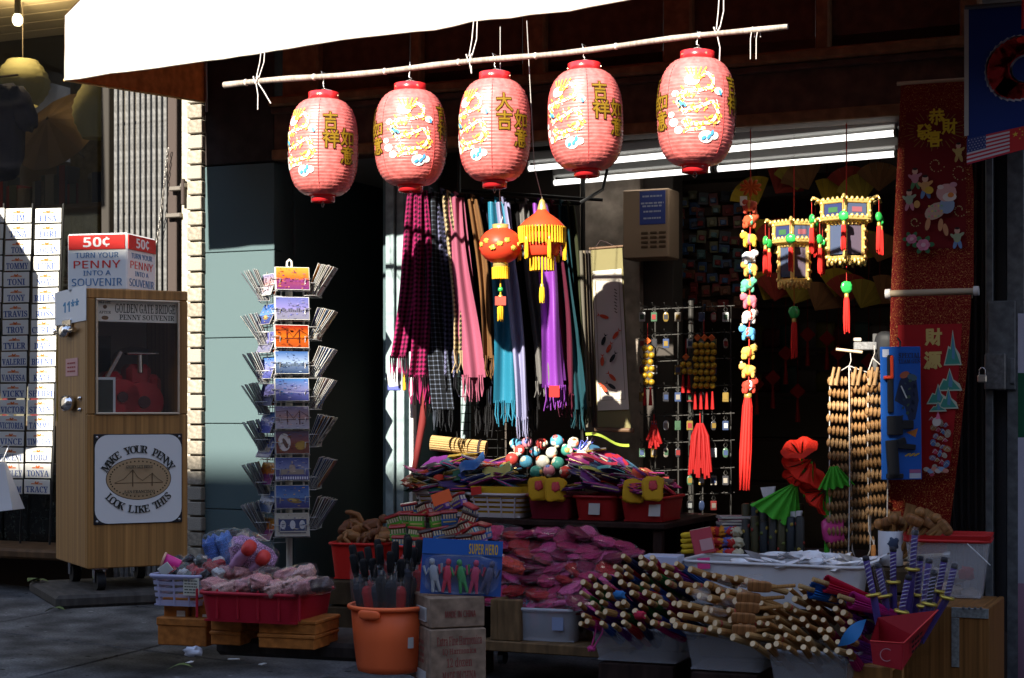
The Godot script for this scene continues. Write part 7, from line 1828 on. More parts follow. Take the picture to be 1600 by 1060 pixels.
# ---------- ornaments on strings
func tassel(o: Node3D, p: Vector3, q: Vector3, r: float, mat: Material):
	var n := 9
	var s := ST()
	for i in n:
		var an := TAU * i / n
		var d := Vector3(cos(an), 0, sin(an))
		add_tube(s, [p + d * r * 0.35, p.lerp(q, 0.12) + d * r * 0.75, p.lerp(q, 0.6) + d * r, q + d * r * rc(0.8, 1.2) + Vector3(0, rc(-0.006, 0.006), 0)], [r * 0.35, r * 0.4, r * 0.38, r * 0.22], 5)
	part(o, "tassel", done(s), mat).set_meta("kind", "stuff")
	var c := ST(); add_lathe(c, [Vector2(0, 0.012), Vector2(r * 0.8, 0.008), Vector2(r * 0.9, -0.006), Vector2(r * 0.7, -0.012)], 10, T(p))
	part(o, "tassel_cap", done(c), M(Color(0.55, 0.4, 0.1), 0.35, {"metal": 0.5}))
func build_hanging():
	var red := M(Color(0.62, 0.025, 0.02), 0.55, {"back": Color(0.25, 0.01, 0.01)})
	var gold := M(Color(0.85, 0.62, 0.2), 0.3, {"metal": 0.6})
	var yel := M(Color(0.72, 0.42, 0.02), 0.6)
	var jade := M(Color(0.03, 0.42, 0.08), 0.25, {"coat": 0.5})
	var cord := M(Color(0.5, 0.04, 0.03), 0.7); var thin := M(Color(0.5, 0.48, 0.45), 0.5)
	# string of stuffed animals
	var z := -0.06
	var st := thing("animal_string", "long string of little stuffed animals ending in a red tassel", "ornament", T(Vector3.ZERO))
	ptube(st, "cord", [Z(1173, 170, z), Z(1173, 290, z), Z(1170, 610, z)], 0.0025, cord, 5)
	for k in 10:
		var a := TAU * k / 10
		part(st, "flower_petal", lump_mesh(Vector3(0.008, 0.022, 0.01), 0.8, 0.1, 2), M(Color(0.55, 0.1, 0.02), 0.6), T(Z(1173, 293, z) + yaw(TH) * Vector3(sin(a) * 0.026, cos(a) * 0.018, 0), yaw(TH) * Basis(Vector3.FORWARD, a)))
	var an := [[1172, 322, Color(0.6, 0.1, 0.06)], [1171, 345, Color(0.5, 0.08, 0.03)], [1172, 374, Color(0.75, 0.45, 0.05)], [1170, 402, Color(0.7, 0.75, 0.8)], [1173, 420, Color(0.65, 0.35, 0.08)], [1168, 445, Color(0.12, 0.5, 0.3)], [1172, 470, Color(0.65, 0.15, 0.2)], [1170, 494, Color(0.75, 0.65, 0.6)], [1170, 520, Color(0.1, 0.35, 0.65)], [1169, 550, Color(0.75, 0.5, 0.1)], [1170, 579, Color(0.72, 0.42, 0.1)], [1170, 603, Color(0.6, 0.05, 0.03)]]
	for i in an.size():
		var e: Array = an[i]
		var m := M(e[2], 0.7, {"rim": 0.3}); var c := Z(e[0], e[1], z)
		var g := Node3D.new(); g.name = "stuffed_animal"; st.add_child(g, true)
		g.transform = T(c, yaw(TH + (0.5 if i % 2 else -0.4)))
		part(g, "body", lump_mesh(Vector3(0.03, 0.022, 0.02), 0.8, 0.15, i), m)
		part(g, "head", lump_mesh(Vector3(0.017, 0.016, 0.016), 0.85, 0.1, i), m, T(Vector3(0.024 * (1 if i % 2 else -1), 0.016, 0.008)))
		for k in 4: part(g, "leg", lump_mesh(Vector3(0.008, 0.014, 0.008), 0.8, 0, 1, 10, 6), m, T(Vector3(-0.02 + 0.04 * (k % 2), -0.02, -0.008 + 0.016 * int(k / 2.0))))
		part(g, "ear", lump_mesh(Vector3(0.006, 0.008, 0.004), 0.9, 0, 1, 8, 6), M(Color(0.7, 0.5, 0.3), 0.7), T(Vector3(0.03 * (1 if i % 2 else -1), 0.032, 0.008)))
		part(g, "sash", lump_mesh(Vector3(0.012, 0.024, 0.0215), 0.8, 0, 1, 12, 8), M(an[(i + 4) % 12][2], 0.6))
	pbox(st, "white_tag", Z(1162, 314, z + 0.02), Vector3(0.03, 0.04, 0.003), M(Color(0.75, 0.74, 0.7), 0.5), 0.001, yaw(TH))
	tassel(st, Z(1169, 618, z), Z(1163, 766, z), 0.02, red)
	# palace lanterns
	for L in [[1241, 352, 440, 36, -0.1, 260, 488, 560, "gilt palace lantern with red tassels, lower of the sunlit pair"], [1323, 318, 405, 44, -0.08, 190, 449, 520, "gilt palace lantern with green jade beads, higher of the sunlit pair"]]:
		var zz: float = L[4]
		var s := ppm(L[0], zz)
		var top := Z(L[0], L[1], zz)
		var h: float = (L[2] - L[1]) / s; var R: float = L[3] / s
		var o := thing("palace_lantern", L[8], "lantern", T(top, yaw(TH + 0.25)), "gilt palace lanterns in the sun")
		ptube(o, "cord", [Vector3(0, 0, 0), Vector3(0, (L[1] - L[5]) / s, 0)], 0.003, cord, 5)
		ptube(o, "cord", [Vector3(0, (L[1] - L[5]) / s, 0), Vector3(0, 2.31 - top.y, 0)], 0.001, thin, 4)
		for k in 6:
			var a := TAU * k / 6.0; var b := yaw(a)
			# upper crown panel and lower body panel, framed in gilt
			for lv in 2:
				var y0 := 0.0 if lv == 0 else -h * 0.34; var y1 := -h * 0.3 if lv == 0 else -h
				var r: float = R * (0.95 if lv == 0 else 0.7); var hw := r * 0.5
				pbox(o, "panel", b * Vector3(0, (y0 + y1) / 2, r * 0.86), Vector3(hw * 1.5, absf(y1 - y0) * 0.8, 0.003), M([Color(0.06, 0.08, 0.14), Color(0.09, 0.07, 0.1), Color(0.03, 0.04, 0.12)][(k + lv) % 3], 0.3), 0.0, b)
				for sd in [-1, 1]: pbox(o, "frame_post", b * Vector3(sd * hw * 0.96, (y0 + y1) / 2, r * 0.87), Vector3(0.014, absf(y1 - y0), 0.011), gold, 0.002, b)
				for yy in [y0, y1]:
					pbox(o, "frame_rail", b * Vector3(0, yy, r * 0.87), Vector3(hw * 2.0, 0.017, 0.012), gold, 0.003, b)
					for q in 5: part(o, "bead", lump_mesh(Vector3(0.007, 0.011, 0.008), 1.0, 0.2, q, 8, 6), gold, T(b * Vector3((q - 2) * hw * 0.42, yy + (0.008 if lv == 0 else -0.008), r * 0.89)))
				if lv == 0: pbox(o, "picture", b * Vector3(0, (y0 + y1) / 2, r * 0.875), Vector3(hw * 0.8, absf(y1 - y0) * 0.3, 0.002), M([Color(0.25, 0.08, 0.1), Color(0.04, 0.12, 0.05), Color(0.05, 0.08, 0.2)][(k * 2 + lv) % 3], 0.4), 0.0, b)
			# scroll bracket at the corner with bead and tassel
			var cb := yaw(a + PI / 6)
			for q in 7: part(o, "bead", lump_mesh(Vector3(0.008, 0.009, 0.008), 1.0, 0.2, q, 8, 6), gold, T(cb * Vector3(0, -h * (0.02 + 0.16 * q), R * (0.97 if q < 2 else 0.76))))
			ptube(o, "bracket", [cb * Vector3(0, -0.004, R * 0.9), cb * Vector3(0, 0.012, R * 1.12), cb * Vector3(0, 0.02, R * 1.3), cb * Vector3(0, 0.006, R * 1.36)], [0.006, 0.006, 0.005, 0.004], gold, 6)
			for q in 3: part(o, "bead", lump_mesh(Vector3.ONE * 0.008, 1.0, 0.2, q, 8, 6), gold, T(cb * Vector3(0, -0.004 + q * 0.01, R * (0.95 + q * 0.15))))
			var tp := cb * Vector3(0, 0.0, R * 1.34)
			ptube(o, "thread", [tp, tp + Vector3(0, -0.05, 0)], 0.0012, cord, 4)
			part(o, "jade_bead", lump_mesh(Vector3(0.02, 0.02, 0.009), 0.9, 0.12, k), jade, T(tp + Vector3(0, -0.07, 0), cb))
			tassel(o, tp + Vector3(0, -0.1, 0), tp + Vector3(0, -0.21, 0), 0.0085, red)
			for q in 4: part(o, "skirt_bead", lump_mesh(Vector3(0.006, 0.01, 0.006), 0.9, 0.2, q, 8, 6), gold, T(yaw(a + q * 0.26) * Vector3(0, -h - 0.014 - 0.008 * (q % 2), R * 0.66)))
		var y2: float = -(L[6] - L[1]) / s
		ptube(o, "thread", [Vector3(0, -h * 0.6, 0), Vector3(0, y2, 0)], 0.0015, cord, 4)
		part(o, "jade_bead", lump_mesh(Vector3(0.026, 0.026, 0.01), 0.9, 0.1, 9), jade, T(Vector3(0, y2, 0)))
		tassel(o, Vector3(0, y2 - 0.035, 0), Vector3(0, -(L[7] - L[1]) / s, 0), 0.011, red)
	# two small silk lanterns before the scarves
	var zl := 1.0
	var s := ppm(782, zl)
	var silk := M(Color(0.65, 0.05, 0.02), 0.4, {"back": Color(0.4, 0.03, 0.01)})
	var a := thing("small_lantern", "small round red lantern with gold flowers and a yellow tassel before the scarves", "paper lantern", T(Z(782, 384, zl), yaw(TH)))
	var prof := []
	for i in 17:
		var t := -1.25 + 2.5 * i / 16.0
		prof.append(Vector2(cos(t) * 34 / s * (1.0 if i % 2 else 0.965), sin(t) * 29 / s))
	plathe(a, "shade", prof, silk, Transform3D(), 24)
	plathe(a, "top_collar", [Vector2(0.03, 26 / s), Vector2(0.032, 33 / s), Vector2(0.026, 33 / s)], gold, Transform3D(), 16)
	plathe(a, "bottom_collar", [Vector2(0.03, -26 / s), Vector2(0.03, -36 / s), Vector2(0.026, -36 / s)], gold, Transform3D(), 16)
	for i in 7:
		var an2 := -1.1 + i * 0.36; var yy := 0.016 * sin(i * 2.1)
		part(a, "gold_flower", lump_mesh(Vector3(0.012, 0.009, 0.003), 0.9, 0.4, i), M(Color(0.55, 0.38, 0.06), 0.4), T(yaw(an2) * Vector3(0, yy, 33.5 / s * sqrt(1 - pow(yy * s / 30.0, 2))), yaw(an2)))
	for i in 26:
		var q := yaw(TAU * i / 26) * Vector3(0, -34 / s, 0.03)
		ptube(a, "fringe_cord", [q, q + Vector3(0, -0.045, 0)], 0.004, yel, 4)
	tassel(a, Vector3(0, -0.2, 0), Vector3(0, -0.29, 0), 0.01, yel)
	ptube(a, "thread", [Vector3(0, -0.08, 0), Vector3(0, -0.2, 0)], 0.003, yel, 5)
	pbox(a, "price_tag", Vector3(0, -0.215, 0.014), Vector3(0.042, 0.034, 0.002), M(Color(0.5, 0.06, 0.04), 0.5), 0.0)
	part(a, "green_bead", lump_mesh(Vector3.ONE * 0.01, 1.0), jade, T(Vector3(0, -0.17, 0)))
	ptube(a, "hook", [Vector3(0, 33 / s, 0), Vector3(0.008, 0.11, 0), Vector3(0, 0.14, 0), Vector3(-0.004, 0.2, 0)], 0.002, thin, 5)
	ptube(a, "hanging_string", [Vector3(-0.004, 0.2, 0), Vector3(0.0, 0.35, 0.05), Vector3(0, 2.3 - a.position.y, 0.1)], 0.0018, thin, 4)
	var b := thing("small_lantern", "small red lantern under a hat with yellow fringe before the purple scarf", "paper lantern", T(Z(847, 362, zl - 0.05), yaw(TH)))
	prof = []
	for i in 13:
		var t := i / 12.0
		prof.append(Vector2((20 + 10 * sin(t * PI * 0.8 + 0.5)) / s * (1.0 if i % 2 else 0.965), lerpf(-38, 4, t) / s))
	plathe(b, "shade", prof, silk, Transform3D(), 24)
	plathe(b, "hat", [Vector2(0.018, 34 / s), Vector2(0.03, 28 / s), Vector2(0.065, 18 / s), Vector2(36 / s, 8 / s), Vector2(36.5 / s, 5 / s)], M(Color(0.6, 0.06, 0.02), 0.4), Transform3D(), 24)
	plathe(b, "finial", [Vector2(0.0, 52 / s), Vector2(0.01, 48 / s), Vector2(0.018, 36 / s), Vector2(0.018, 32 / s)], gold, Transform3D(), 12)
	for i in 44:
		var q := yaw(TAU * i / 44) * Vector3(0, 7 / s, 36 / s)
		ptube(b, "fringe_cord", [q, q + Vector3(0, -26 / s, 0)], 0.0042, yel, 4)
	for i in 22:
		var q := yaw(TAU * i / 22) * Vector3(0, -36 / s, 18 / s)
		ptube(b, "fringe_cord", [q, q + Vector3(0, -25 / s, 0)], 0.0045, yel, 4)
	for i in 6: tassel(b, yaw(TAU * i / 6 + 0.3) * Vector3(0, -14 / s, 36 / s), yaw(TAU * i / 6 + 0.3) * Vector3(0, -44 / s, 36 / s), 0.006, yel)
	for i in 5:
		var a2 := -0.9 + i * 0.4
		part(b, "gold_flower", lump_mesh(Vector3(0.01, 0.008, 0.003), 0.9, 0.4, i), M(Color(0.55, 0.38, 0.06), 0.4), T(yaw(a2) * Vector3(0, -0.045, 29.5 / s), yaw(a2)))
	tassel(b, Vector3(0, -85 / s, 0), Vector3(0, -110 / s, 0), 0.009, yel)
	ptube(b, "thread", [Vector3(0, -40 / s, 0), Vector3(0, -85 / s, 0)], 0.003, yel, 5)
	ptube(b, "hanging_string", [Vector3(0, 52 / s, 0), Vector3(-0.03, 100 / s, 0), Vector3(-0.06, 2.31 - b.position.y, 0.14)], 0.0018, thin, 4)

# ---------- banners, post and hanging goods at the far jamb
func build_right():
	var z := 0.22
	var broc := M(Color(0.62, 0.55, 0.5), 0.55, {"tex": "brocade", "uv": true, "scale": Vector3(1.6, 5.0, 1)})
	var deep := M(Color(0.14, 0.006, 0.008), 0.6, {"rim": 0.3}); var deep2 := M(Color(0.3, 0.01, 0.012), 0.6, {"rim": 0.3})
	var rod := M(Color(0.42, 0.33, 0.22), 0.5)
	var ed := func(t: float, up: bool) -> Array:      # left and right edge in pixels of the cloth at t from top to bottom
		if up: return [lerpf(1408, 1392, t), lerpf(1508, 1522, minf(1.0, t * 2.0)), lerpf(130, 458, t)]
		return [lerpf(1392, 1384, t), lerpf(1518, 1478, pow(t, 1.4)), lerpf(462, 872, t)]
	var pt := func(u: float, t: float, up: bool, off: float) -> Vector3:
		var e: Array = ed.call(t, up)
		var q := Z(lerpf(e[0], e[1], u), e[2] - 6.0 * (u - 0.5) * (1.0 if up else 0.5), z + (0.012 * sin(t * 5.0 + u * 2.0) if up else 0.03 * sin(t * 3.0 + 0.6) * u) + off)
		return q
	for k in 2:
		var up := k == 0
		var o := thing("festival_banner", "long dark red brocade banner with gold characters and dancing children" if up else "lower red brocade banner with green mountains behind the toy rifle card", "banner", T(Vector3.ZERO))
		part(o, "border", grid_mesh(6, 26, func(u, v): return pt.call(u, 1.0 - v, up, 0.0)), broc)
		var a0: float = 0.13 if up else 0.11; var a1: float = 0.79 if up else 0.66
		part(o, "field", grid_mesh(8, 20, func(u, v): return pt.call(0.1 + u * 0.8, lerpf(a1, a0, v), up, 0.003)), deep if up else deep2)
		var map := func(p: Vector2, l: float):
			var t: float = (p.y - (130.0 if up else 462.0)) / (328.0 if up else 410.0)
			var e: Array = ed.call(t, up)
			return pt.call((p.x - e[0]) / (e[1] - e[0]), t, up, 0.0045 + l)
		var ink := Ink.new(map)
		var gl := func(nm: String, x: float, y: float, size: float, c: Color, w := 0.13):
			for stv in HAN[nm]:
				var p := []
				for i in range(0, stv.size(), 2): p.append(Vector2(x + (stv[i] / 10.0 - 0.5) * size, y + (stv[i + 1] / 10.0 - 0.5) * size))
				ink.line(p, size * w, c); ink.lift -= 0.0005
			ink.lift += 0.0005
		if up:
			var gd := Color(0.62, 0.42, 0.03)
			for e in [[1463, 200, 42, 30]]: pass
			for i in 30:
				var a := TAU * i / 30.0
				ink.line([Vector2(1461 + cos(a) * 34, 204 + sin(a) * 20), Vector2(1461 + cos(a) * (40 + 4 * (i % 3)), 204 + sin(a) * (26 + 3 * (i % 3)))], 1.2, Color(0.25, 0.12, 0.03)); ink.lift -= 0.0005
			ink.lift += 0.001
			gl.call("gong", 1464, 183, 25, gd); gl.call("fa", 1444, 205, 24, gd); gl.call("cai", 1484, 199, 24, gd); gl.call("xi", 1461, 217, 24, gd)
			# bursts
			for b in [[1463, 257, 14], [1500, 270, 16], [1500, 330, 12], [1430, 345, 9]]:
				for i in 16:
					var a := i * 2.4; var r: float = b[2] * (0.3 + 0.7 * fposmod(i * 0.618, 1.0))
					ink.ell(b[0] + cos(a) * r, b[1] + sin(a) * r, 1.0, 1.0, Color(0.42, 0.33, 0.15), 0, 6); ink.lift -= 0.0005
			ink.lift += 0.001
			var flesh := Color(0.6, 0.36, 0.26)
			var kid := func(x: float, y: float, c1: Color, c2: Color, sc: float):
				ink.ell(x - 3 * sc, y + 15 * sc, 3 * sc, 8 * sc, c2, 0.3); ink.ell(x + 4 * sc, y + 15 * sc, 3 * sc, 8 * sc, c2, -0.3)
				ink.ell(x, y + 5 * sc, 6 * sc, 8 * sc, c1); ink.ell(x + 6 * sc, y + 1 * sc, 6 * sc, 2.5 * sc, c1, -0.6); ink.ell(x - 6 * sc, y + 3 * sc, 6 * sc, 2.5 * sc, c1, 0.7)
				ink.ell(x, y - 6 * sc, 4.5 * sc, 5 * sc, flesh); ink.ell(x, y - 9.5 * sc, 4 * sc, 2 * sc, Color(0.03, 0.02, 0.02))
			kid.call(1430.0, 272.0, Color(0.5, 0.2, 0.25), Color(0.1, 0.22, 0.1), 1.0)
			kid.call(1446.0, 285.0, Color(0.55, 0.3, 0.12), Color(0.15, 0.25, 0.45), 1.1)
			kid.call(1421.0, 305.0, Color(0.3, 0.36, 0.25), Color(0.5, 0.2, 0.25), 1.0)
			kid.call(1496.0, 368.0, Color(0.3, 0.36, 0.22), Color(0.15, 0.25, 0.45), 1.0)
			kid.call(1498.0, 235.0, Color(0.5, 0.36, 0.12), Color(0.45, 0.3, 0.1), 0.9)
			ink.ell(1452, 297, 7, 6, Color(0.55, 0.36, 0.05)); ink.ell(1433, 318, 5, 6, Color(0.55, 0.3, 0.1))
			# lion
			ink.ell(1462, 330, 18, 12, Color(0.5, 0.33, 0.26), -0.5); ink.ell(1480, 322, 12, 13, Color(0.25, 0.32, 0.45), 0.2)
			ink.ell(1479, 302, 16, 14, Color(0.55, 0.3, 0.28)); ink.ell(1484, 309, 11, 7, Color(0.62, 0.55, 0.5)); ink.ell(1486, 306, 5, 4, Color(0.6, 0.2, 0.05))
			ink.ell(1470, 293, 5, 3.5, Color(0.6, 0.5, 0.45)); ink.ell(1490, 290, 6, 4, Color(0.5, 0.25, 0.3))
			for e in [[1450, 350, 0.2], [1470, 352, 0.1], [1478, 360, -0.2]]: ink.ell(e[0], e[1], 4, 10, Color(0.5, 0.24, 0.12), e[2])
			for i in 14: ink.ell(1452 + (i % 5) * 5, 322 + int(i / 5.0) * 8, 1.6, 1.6, [Color(0.6, 0.5, 0.1), Color(0.2, 0.4, 0.2), Color(0.6, 0.2, 0.25)][i % 3], 0, 7); ink.lift -= 0.0005
			ink.lift += 0.001
			for p in [[1425, 372, 9], [1443, 382, 11]]:
				for i in 6: ink.ell(p[0] + cos(i * 1.05) * p[2] * 1.1, p[1] + sin(i * 1.05) * p[2] * 0.9, p[2] * 0.5, p[2] * 0.34, Color(0.05, 0.16, 0.07), i * 1.05)
				for i in 6: ink.ell(p[0] + cos(i * 1.05) * p[2] * 0.5, p[1] + sin(i * 1.05) * p[2] * 0.4, p[2] * 0.5, p[2] * 0.45, Color(0.6, 0.2, 0.3) * (1.0 if i % 2 else 0.85), 0.3)
				ink.ell(p[0], p[1], p[2] * 0.35, p[2] * 0.3, Color(0.65, 0.4, 0.45))
		else:
			var gd := Color(0.5, 0.36, 0.12)
			gl.call("cai", 1459, 527, 26, gd, 0.16); gl.call("yuan", 1458, 563, 27, gd, 0.16)
			var g1 := Color(0.05, 0.22, 0.17); var g2 := Color(0.08, 0.2, 0.32); var lt := Color(0.4, 0.45, 0.34)
			var hill := func(x: float, y: float, w: float, h: float):
				ink.poly([Vector2(x - w, y), Vector2(x - w * 0.5, y - h * 0.55), Vector2(x - w * 0.25, y - h * 0.5), Vector2(x, y - h), Vector2(x + w * 0.3, y - h * 0.5), Vector2(x + w * 0.8, y - h * 0.3), Vector2(x + w, y)], lt)
				ink.poly([Vector2(x - w * 0.85, y - 2), Vector2(x - w * 0.45, y - h * 0.48), Vector2(x - w * 0.22, y - h * 0.44), Vector2(x, y - h * 0.9), Vector2(x + w * 0.25, y - h * 0.45), Vector2(x + w * 0.85, y - 2)], g1)
				ink.poly([Vector2(x - w * 0.1, y - h * 0.2), Vector2(x, y - h * 0.85), Vector2(x + w * 0.25, y - h * 0.4), Vector2(x + w * 0.2, y - h * 0.15)], g2)
			hill.call(1489, 572, 14, 56); hill.call(1484, 612, 20, 36); hill.call(1466, 632, 18, 32); hill.call(1482, 640, 16, 34); hill.call(1466, 644, 14, 16)
			# figures in pink and blue
			for i in 26:
				var x := 1456 + fposmod(i * 7.3, 26.0); var y := 655 + i * 3.4
				ink.ell(x, y, 3 + fposmod(i * 1.7, 4.0), 2.5 + fposmod(i * 2.1, 3.0), [Color(0.4, 0.06, 0.1), Color(0.08, 0.13, 0.26), Color(0.3, 0.24, 0.18), Color(0.16, 0.13, 0.2), Color(0.3, 0.15, 0.07)][i % 5], i * 0.7, 9)
				ink.line([Vector2(x - 4, y + 2), Vector2(x, y - 3), Vector2(x + 4, y + 1)], 0.8, Color(0.42, 0.36, 0.3))
			ink.ell(1464, 660, 7, 7, Color(0.5, 0.45, 0.4)); ink.poly([Vector2(1462, 656), Vector2(1466, 643), Vector2(1470, 655)], Color(0.6, 0.15, 0.25))
			for i in 6: ink.ell(1448 + i * 6, 734 + (i % 2) * 3, 5, 3.5, [Color(0.45, 0.4, 0.35), Color(0.2, 0.3, 0.45), Color(0.5, 0.2, 0.15)][i % 3], 0.2)
		part(o, "printed_picture", ink.mesh(), print_mat(0.6))
		if up:
			ptube(o, "top_rod", [Z(1402, 131, z), Z(1514, 124, z)], 0.008, rod, 8)
			ptube(o, "roller", [Z(1390, 459, z), Z(1524, 455, z)], 0.013, rod, 12)
			for e in [[1384, 1392], [1522, 1530]]: ptube(o, "roller_knob", [Z(e[0], 459.5 if e[0] < 1450 else 455, z), Z(e[1], 459 if e[0] < 1450 else 454.5, z)], 0.019, M(Color(0.6, 0.58, 0.55), 0.3), 12)
		else:
			ptube(o, "top_rod", [Z(1390, 466, z - 0.02), Z(1520, 462, z - 0.02)], 0.011, rod, 12)
			ptube(o, "roller", [Z(1386, 874, z), Z(1484, 868, z + 0.02)], 0.011, rod, 10)
			ptube(o, "roller_knob", [Z(1476, 868.5, z + 0.02), Z(1486, 868, z + 0.02)], 0.016, M(Color(0.6, 0.6, 0.6), 0.25, {"metal": 0.6}), 12)
	# blue shop flag
	var zf := 0.55
	var fb := thing("shop_flag", "blue hanging shop flag with a red letter C and two national flags", "flag", T(Vector3.ZERO))
	var sheet := func(x: float, y: float, off: float) -> Vector3:
		return Z(x, y - (x - 1512) * 0.2 * clampf((y - 100) / 150.0, 0, 1) - (x - 1512) * 0.07, zf + off)
	part(fb, "cloth", grid_mesh(10, 12, func(u, v): return sheet.call(lerpf(1512, 1700, u), lerpf(258, 14, v), 0.0)), M(Color(0.012, 0.035, 0.2), 0.6, {"tex": "weave", "scale": 80.0}))
	part(fb, "hem", grid_mesh(2, 12, func(u, v): return sheet.call(lerpf(1507, 1514, u), lerpf(212, 14, v), 0.003)), M(Color(0.3, 0.28, 0.25), 0.7))
	ptube(fb, "rod", [Z(1508, 12, zf), Z(1700, -2, zf)], 0.009, M(Color(0.1, 0.1, 0.1), 0.4, {"metal": 0.5}), 8)
	var fi := Ink.new(func(p: Vector2, l: float): return sheet.call(p.x, p.y, 0.004 + l))
	for pass_ in 2:
		var p := []; var w := []
		for i in 25:
			var a := lerpf(0.9, TAU - 0.9, i / 24.0)
			p.append(Vector2(1597 + cos(a) * 40 + 4, 116 + sin(a) * 38)); w.append((30 + 4 * sin(a * 0.5 - 0.3)) * (1.22 if pass_ == 0 else 1.0) * (0.6 + 0.4 * sin(i / 24.0 * PI)))
		fi.line(p, w, Color(0.3, 0.3, 0.35) if pass_ == 0 else Color(0.3, 0.015, 0.015))
	for i in 13: fi.rect(1511, 217 + i * 3.1, 1578, 217 + (i + 1) * 3.1, Color(0.36, 0.03, 0.04) if i % 2 == 0 else Color(0.42, 0.4, 0.42)); fi.lift -= 0.0005
	fi.lift += 0.0006
	fi.rect(1511, 217, 1541, 239, Color(0.03, 0.04, 0.13))
	for j in 5:
		for i in 6: fi.ell(1514 + i * 4.8 + (j % 2) * 2.0, 220 + j * 4.1, 0.7, 0.7, Color(0.42, 0.4, 0.42), 0, 6); fi.lift -= 0.0005
	fi.lift += 0.0006
	fi.rect(1578, 217, 1650, 257.5, Color(0.36, 0.02, 0.02))
	var star := func(x: float, y: float, r: float):
		var p := []
		for i in 10: p.append(Vector2(x + sin(i * PI / 5) * r * (1.0 if i % 2 == 0 else 0.4), y - cos(i * PI / 5) * r * (1.0 if i % 2 == 0 else 0.4)))
		fi.poly(p, Color(0.5, 0.36, 0.04)); fi.lift -= 0.0005
	star.call(1587.0, 228.0, 5.0)
	for e in [[1594, 221], [1598, 226], [1598, 232], [1594, 237]]: star.call(float(e[0]), float(e[1]), 1.8)
	part(fb, "printed_emblem", fi.mesh(), print_mat(0.6))
	var pr := thing("red_ornament", "red string ornament at the edge of the blue shop flag", "ornament", T(Z(1598, 45, zf + 0.1)))
	ptube(pr, "cord", [Vector3(0.004, 0.2, 0), Vector3(0.0, 0.0, 0)], 0.004, M(Color(0.5, 0.02, 0.02), 0.6), 5)
	part(pr, "bead", lump_mesh(Vector3(0.03, 0.012, 0.02), 0.8), M(Color(0.6, 0.02, 0.01), 0.4), T(Vector3(0.01, -0.04, 0)))
	# banded shirts at the edge
	var sh := thing("banded_shirt", "white and green banded shirt hanging beside the steel gate post", "shirt", T(Vector3.ZERO))
	for e in [[490, 583, Color(0.5, 0.5, 0.6)], [583, 684, Color(0.015, 0.1, 0.05)], [684, 912, Color(0.46, 0.46, 0.56)], [912, 1060, Color(0.42, 0.24, 0.34)]]:
		part(sh, "band", grid_mesh(6, 4, func(u, v): return Z(lerpf(1591, 1680, u), lerpf(e[1], e[0], v), 0.34 + 0.02 * sin(u * 9.0))), M(e[2], 0.8, {"tex": "weave", "scale": 60.0}))
	ptube(sh, "hanger", [Z(1600, 470, 0.34), Z(1640, 440, 0.34), Z(1690, 470, 0.34)], 0.006, M(Color(0.05, 0.05, 0.05), 0.4), 6)
	# bracket, rod and massage rollers
	var gz := 0.24
	var br := thing("hook_bracket", "dusty steel bracket and wooden rod above the massage rollers", "bracket", T(Vector3.ZERO))
	pbox(br, "arm", Z(1352, 541, gz), Vector3(0.09, 0.032, 0.02), M(Color(0.42, 0.42, 0.42), 0.45, {"metal": 0.5, "tex": "cloudy", "scale": 12.0}), 0.003, yaw(TH))
	pbox(br, "cap", Z(1340, 531, gz), Vector3(0.03, 0.014, 0.02), M(Color(0.5, 0.42, 0.34), 0.5), 0.003, yaw(TH))
	ptube(br, "rod", [Z(1307, 546, gz + 0.02), Z(1348, 551, gz + 0.02)], 0.006, M(Color(0.55, 0.42, 0.28), 0.5), 8)
	pbox(br, "upright", Z(1368, 580, gz - 0.06), Vector3(0.02, 0.3, 0.02), M(Color(0.1, 0.1, 0.1), 0.4, {"metal": 0.5}), 0.003)
	part(br, "speaker_cap", lump_mesh(Vector3(0.045, 0.07, 0.03), 0.7), M(Color(0.02, 0.02, 0.022), 0.5), T(Z(1384, 545, gz - 0.05)))
	var wd := [M(Color(0.5, 0.27, 0.11), 0.5, {"tex": "wood", "scale": 6.0}), M(Color(0.42, 0.22, 0.085), 0.5, {"tex": "wood", "scale": 5.0}), M(Color(0.56, 0.33, 0.15), 0.5, {"tex": "wood", "scale": 7.0})]
	var cd := M(Color(0.5, 0.46, 0.42), 0.8)
	var spool := []
	for i in 31:
		var t := i / 30.0
		spool.append(Vector2(0.0035 + 0.014 * absf(sin(t * PI * 6.0)) * (0.9 + 0.4 * sin(t * PI)), (t - 0.5) * 0.098))
	var sm := lathe_mesh(spool, 12)
	for L in [[1312, 596, 896, 1327, 572, "wooden massage roller ladder with white cords, outer of the three strands"], [1346, 590, 866, 1327, 572, "wooden massage roller ladder, middle of the three strands"], [1372, 586, 838, 1364, 560, "wooden massage roller ladder beside the blue toy rifle card"]]:
		var zz: float = gz + (0.06 if L[0] < 1340 else (0.02 if L[0] < 1360 else 0.05))
		var o := thing("massage_roller", L[5], "massager", T(Vector3.ZERO), "wooden massage roller ladders")
		var n := int((L[2] - L[1]) / 19.5)
		var s := ppm(L[0], zz)
		for i in n:
			var p := Z(L[0] + rc(-2, 2), L[1] + i * 19.5, zz + rc(-0.008, 0.008))
			part(o, "roller", sm, wd[i % 3], T(p, yaw(TH + rc(-0.15, 0.15)) * euler(0, 0, PI / 2 + rc(-0.12, 0.12))))
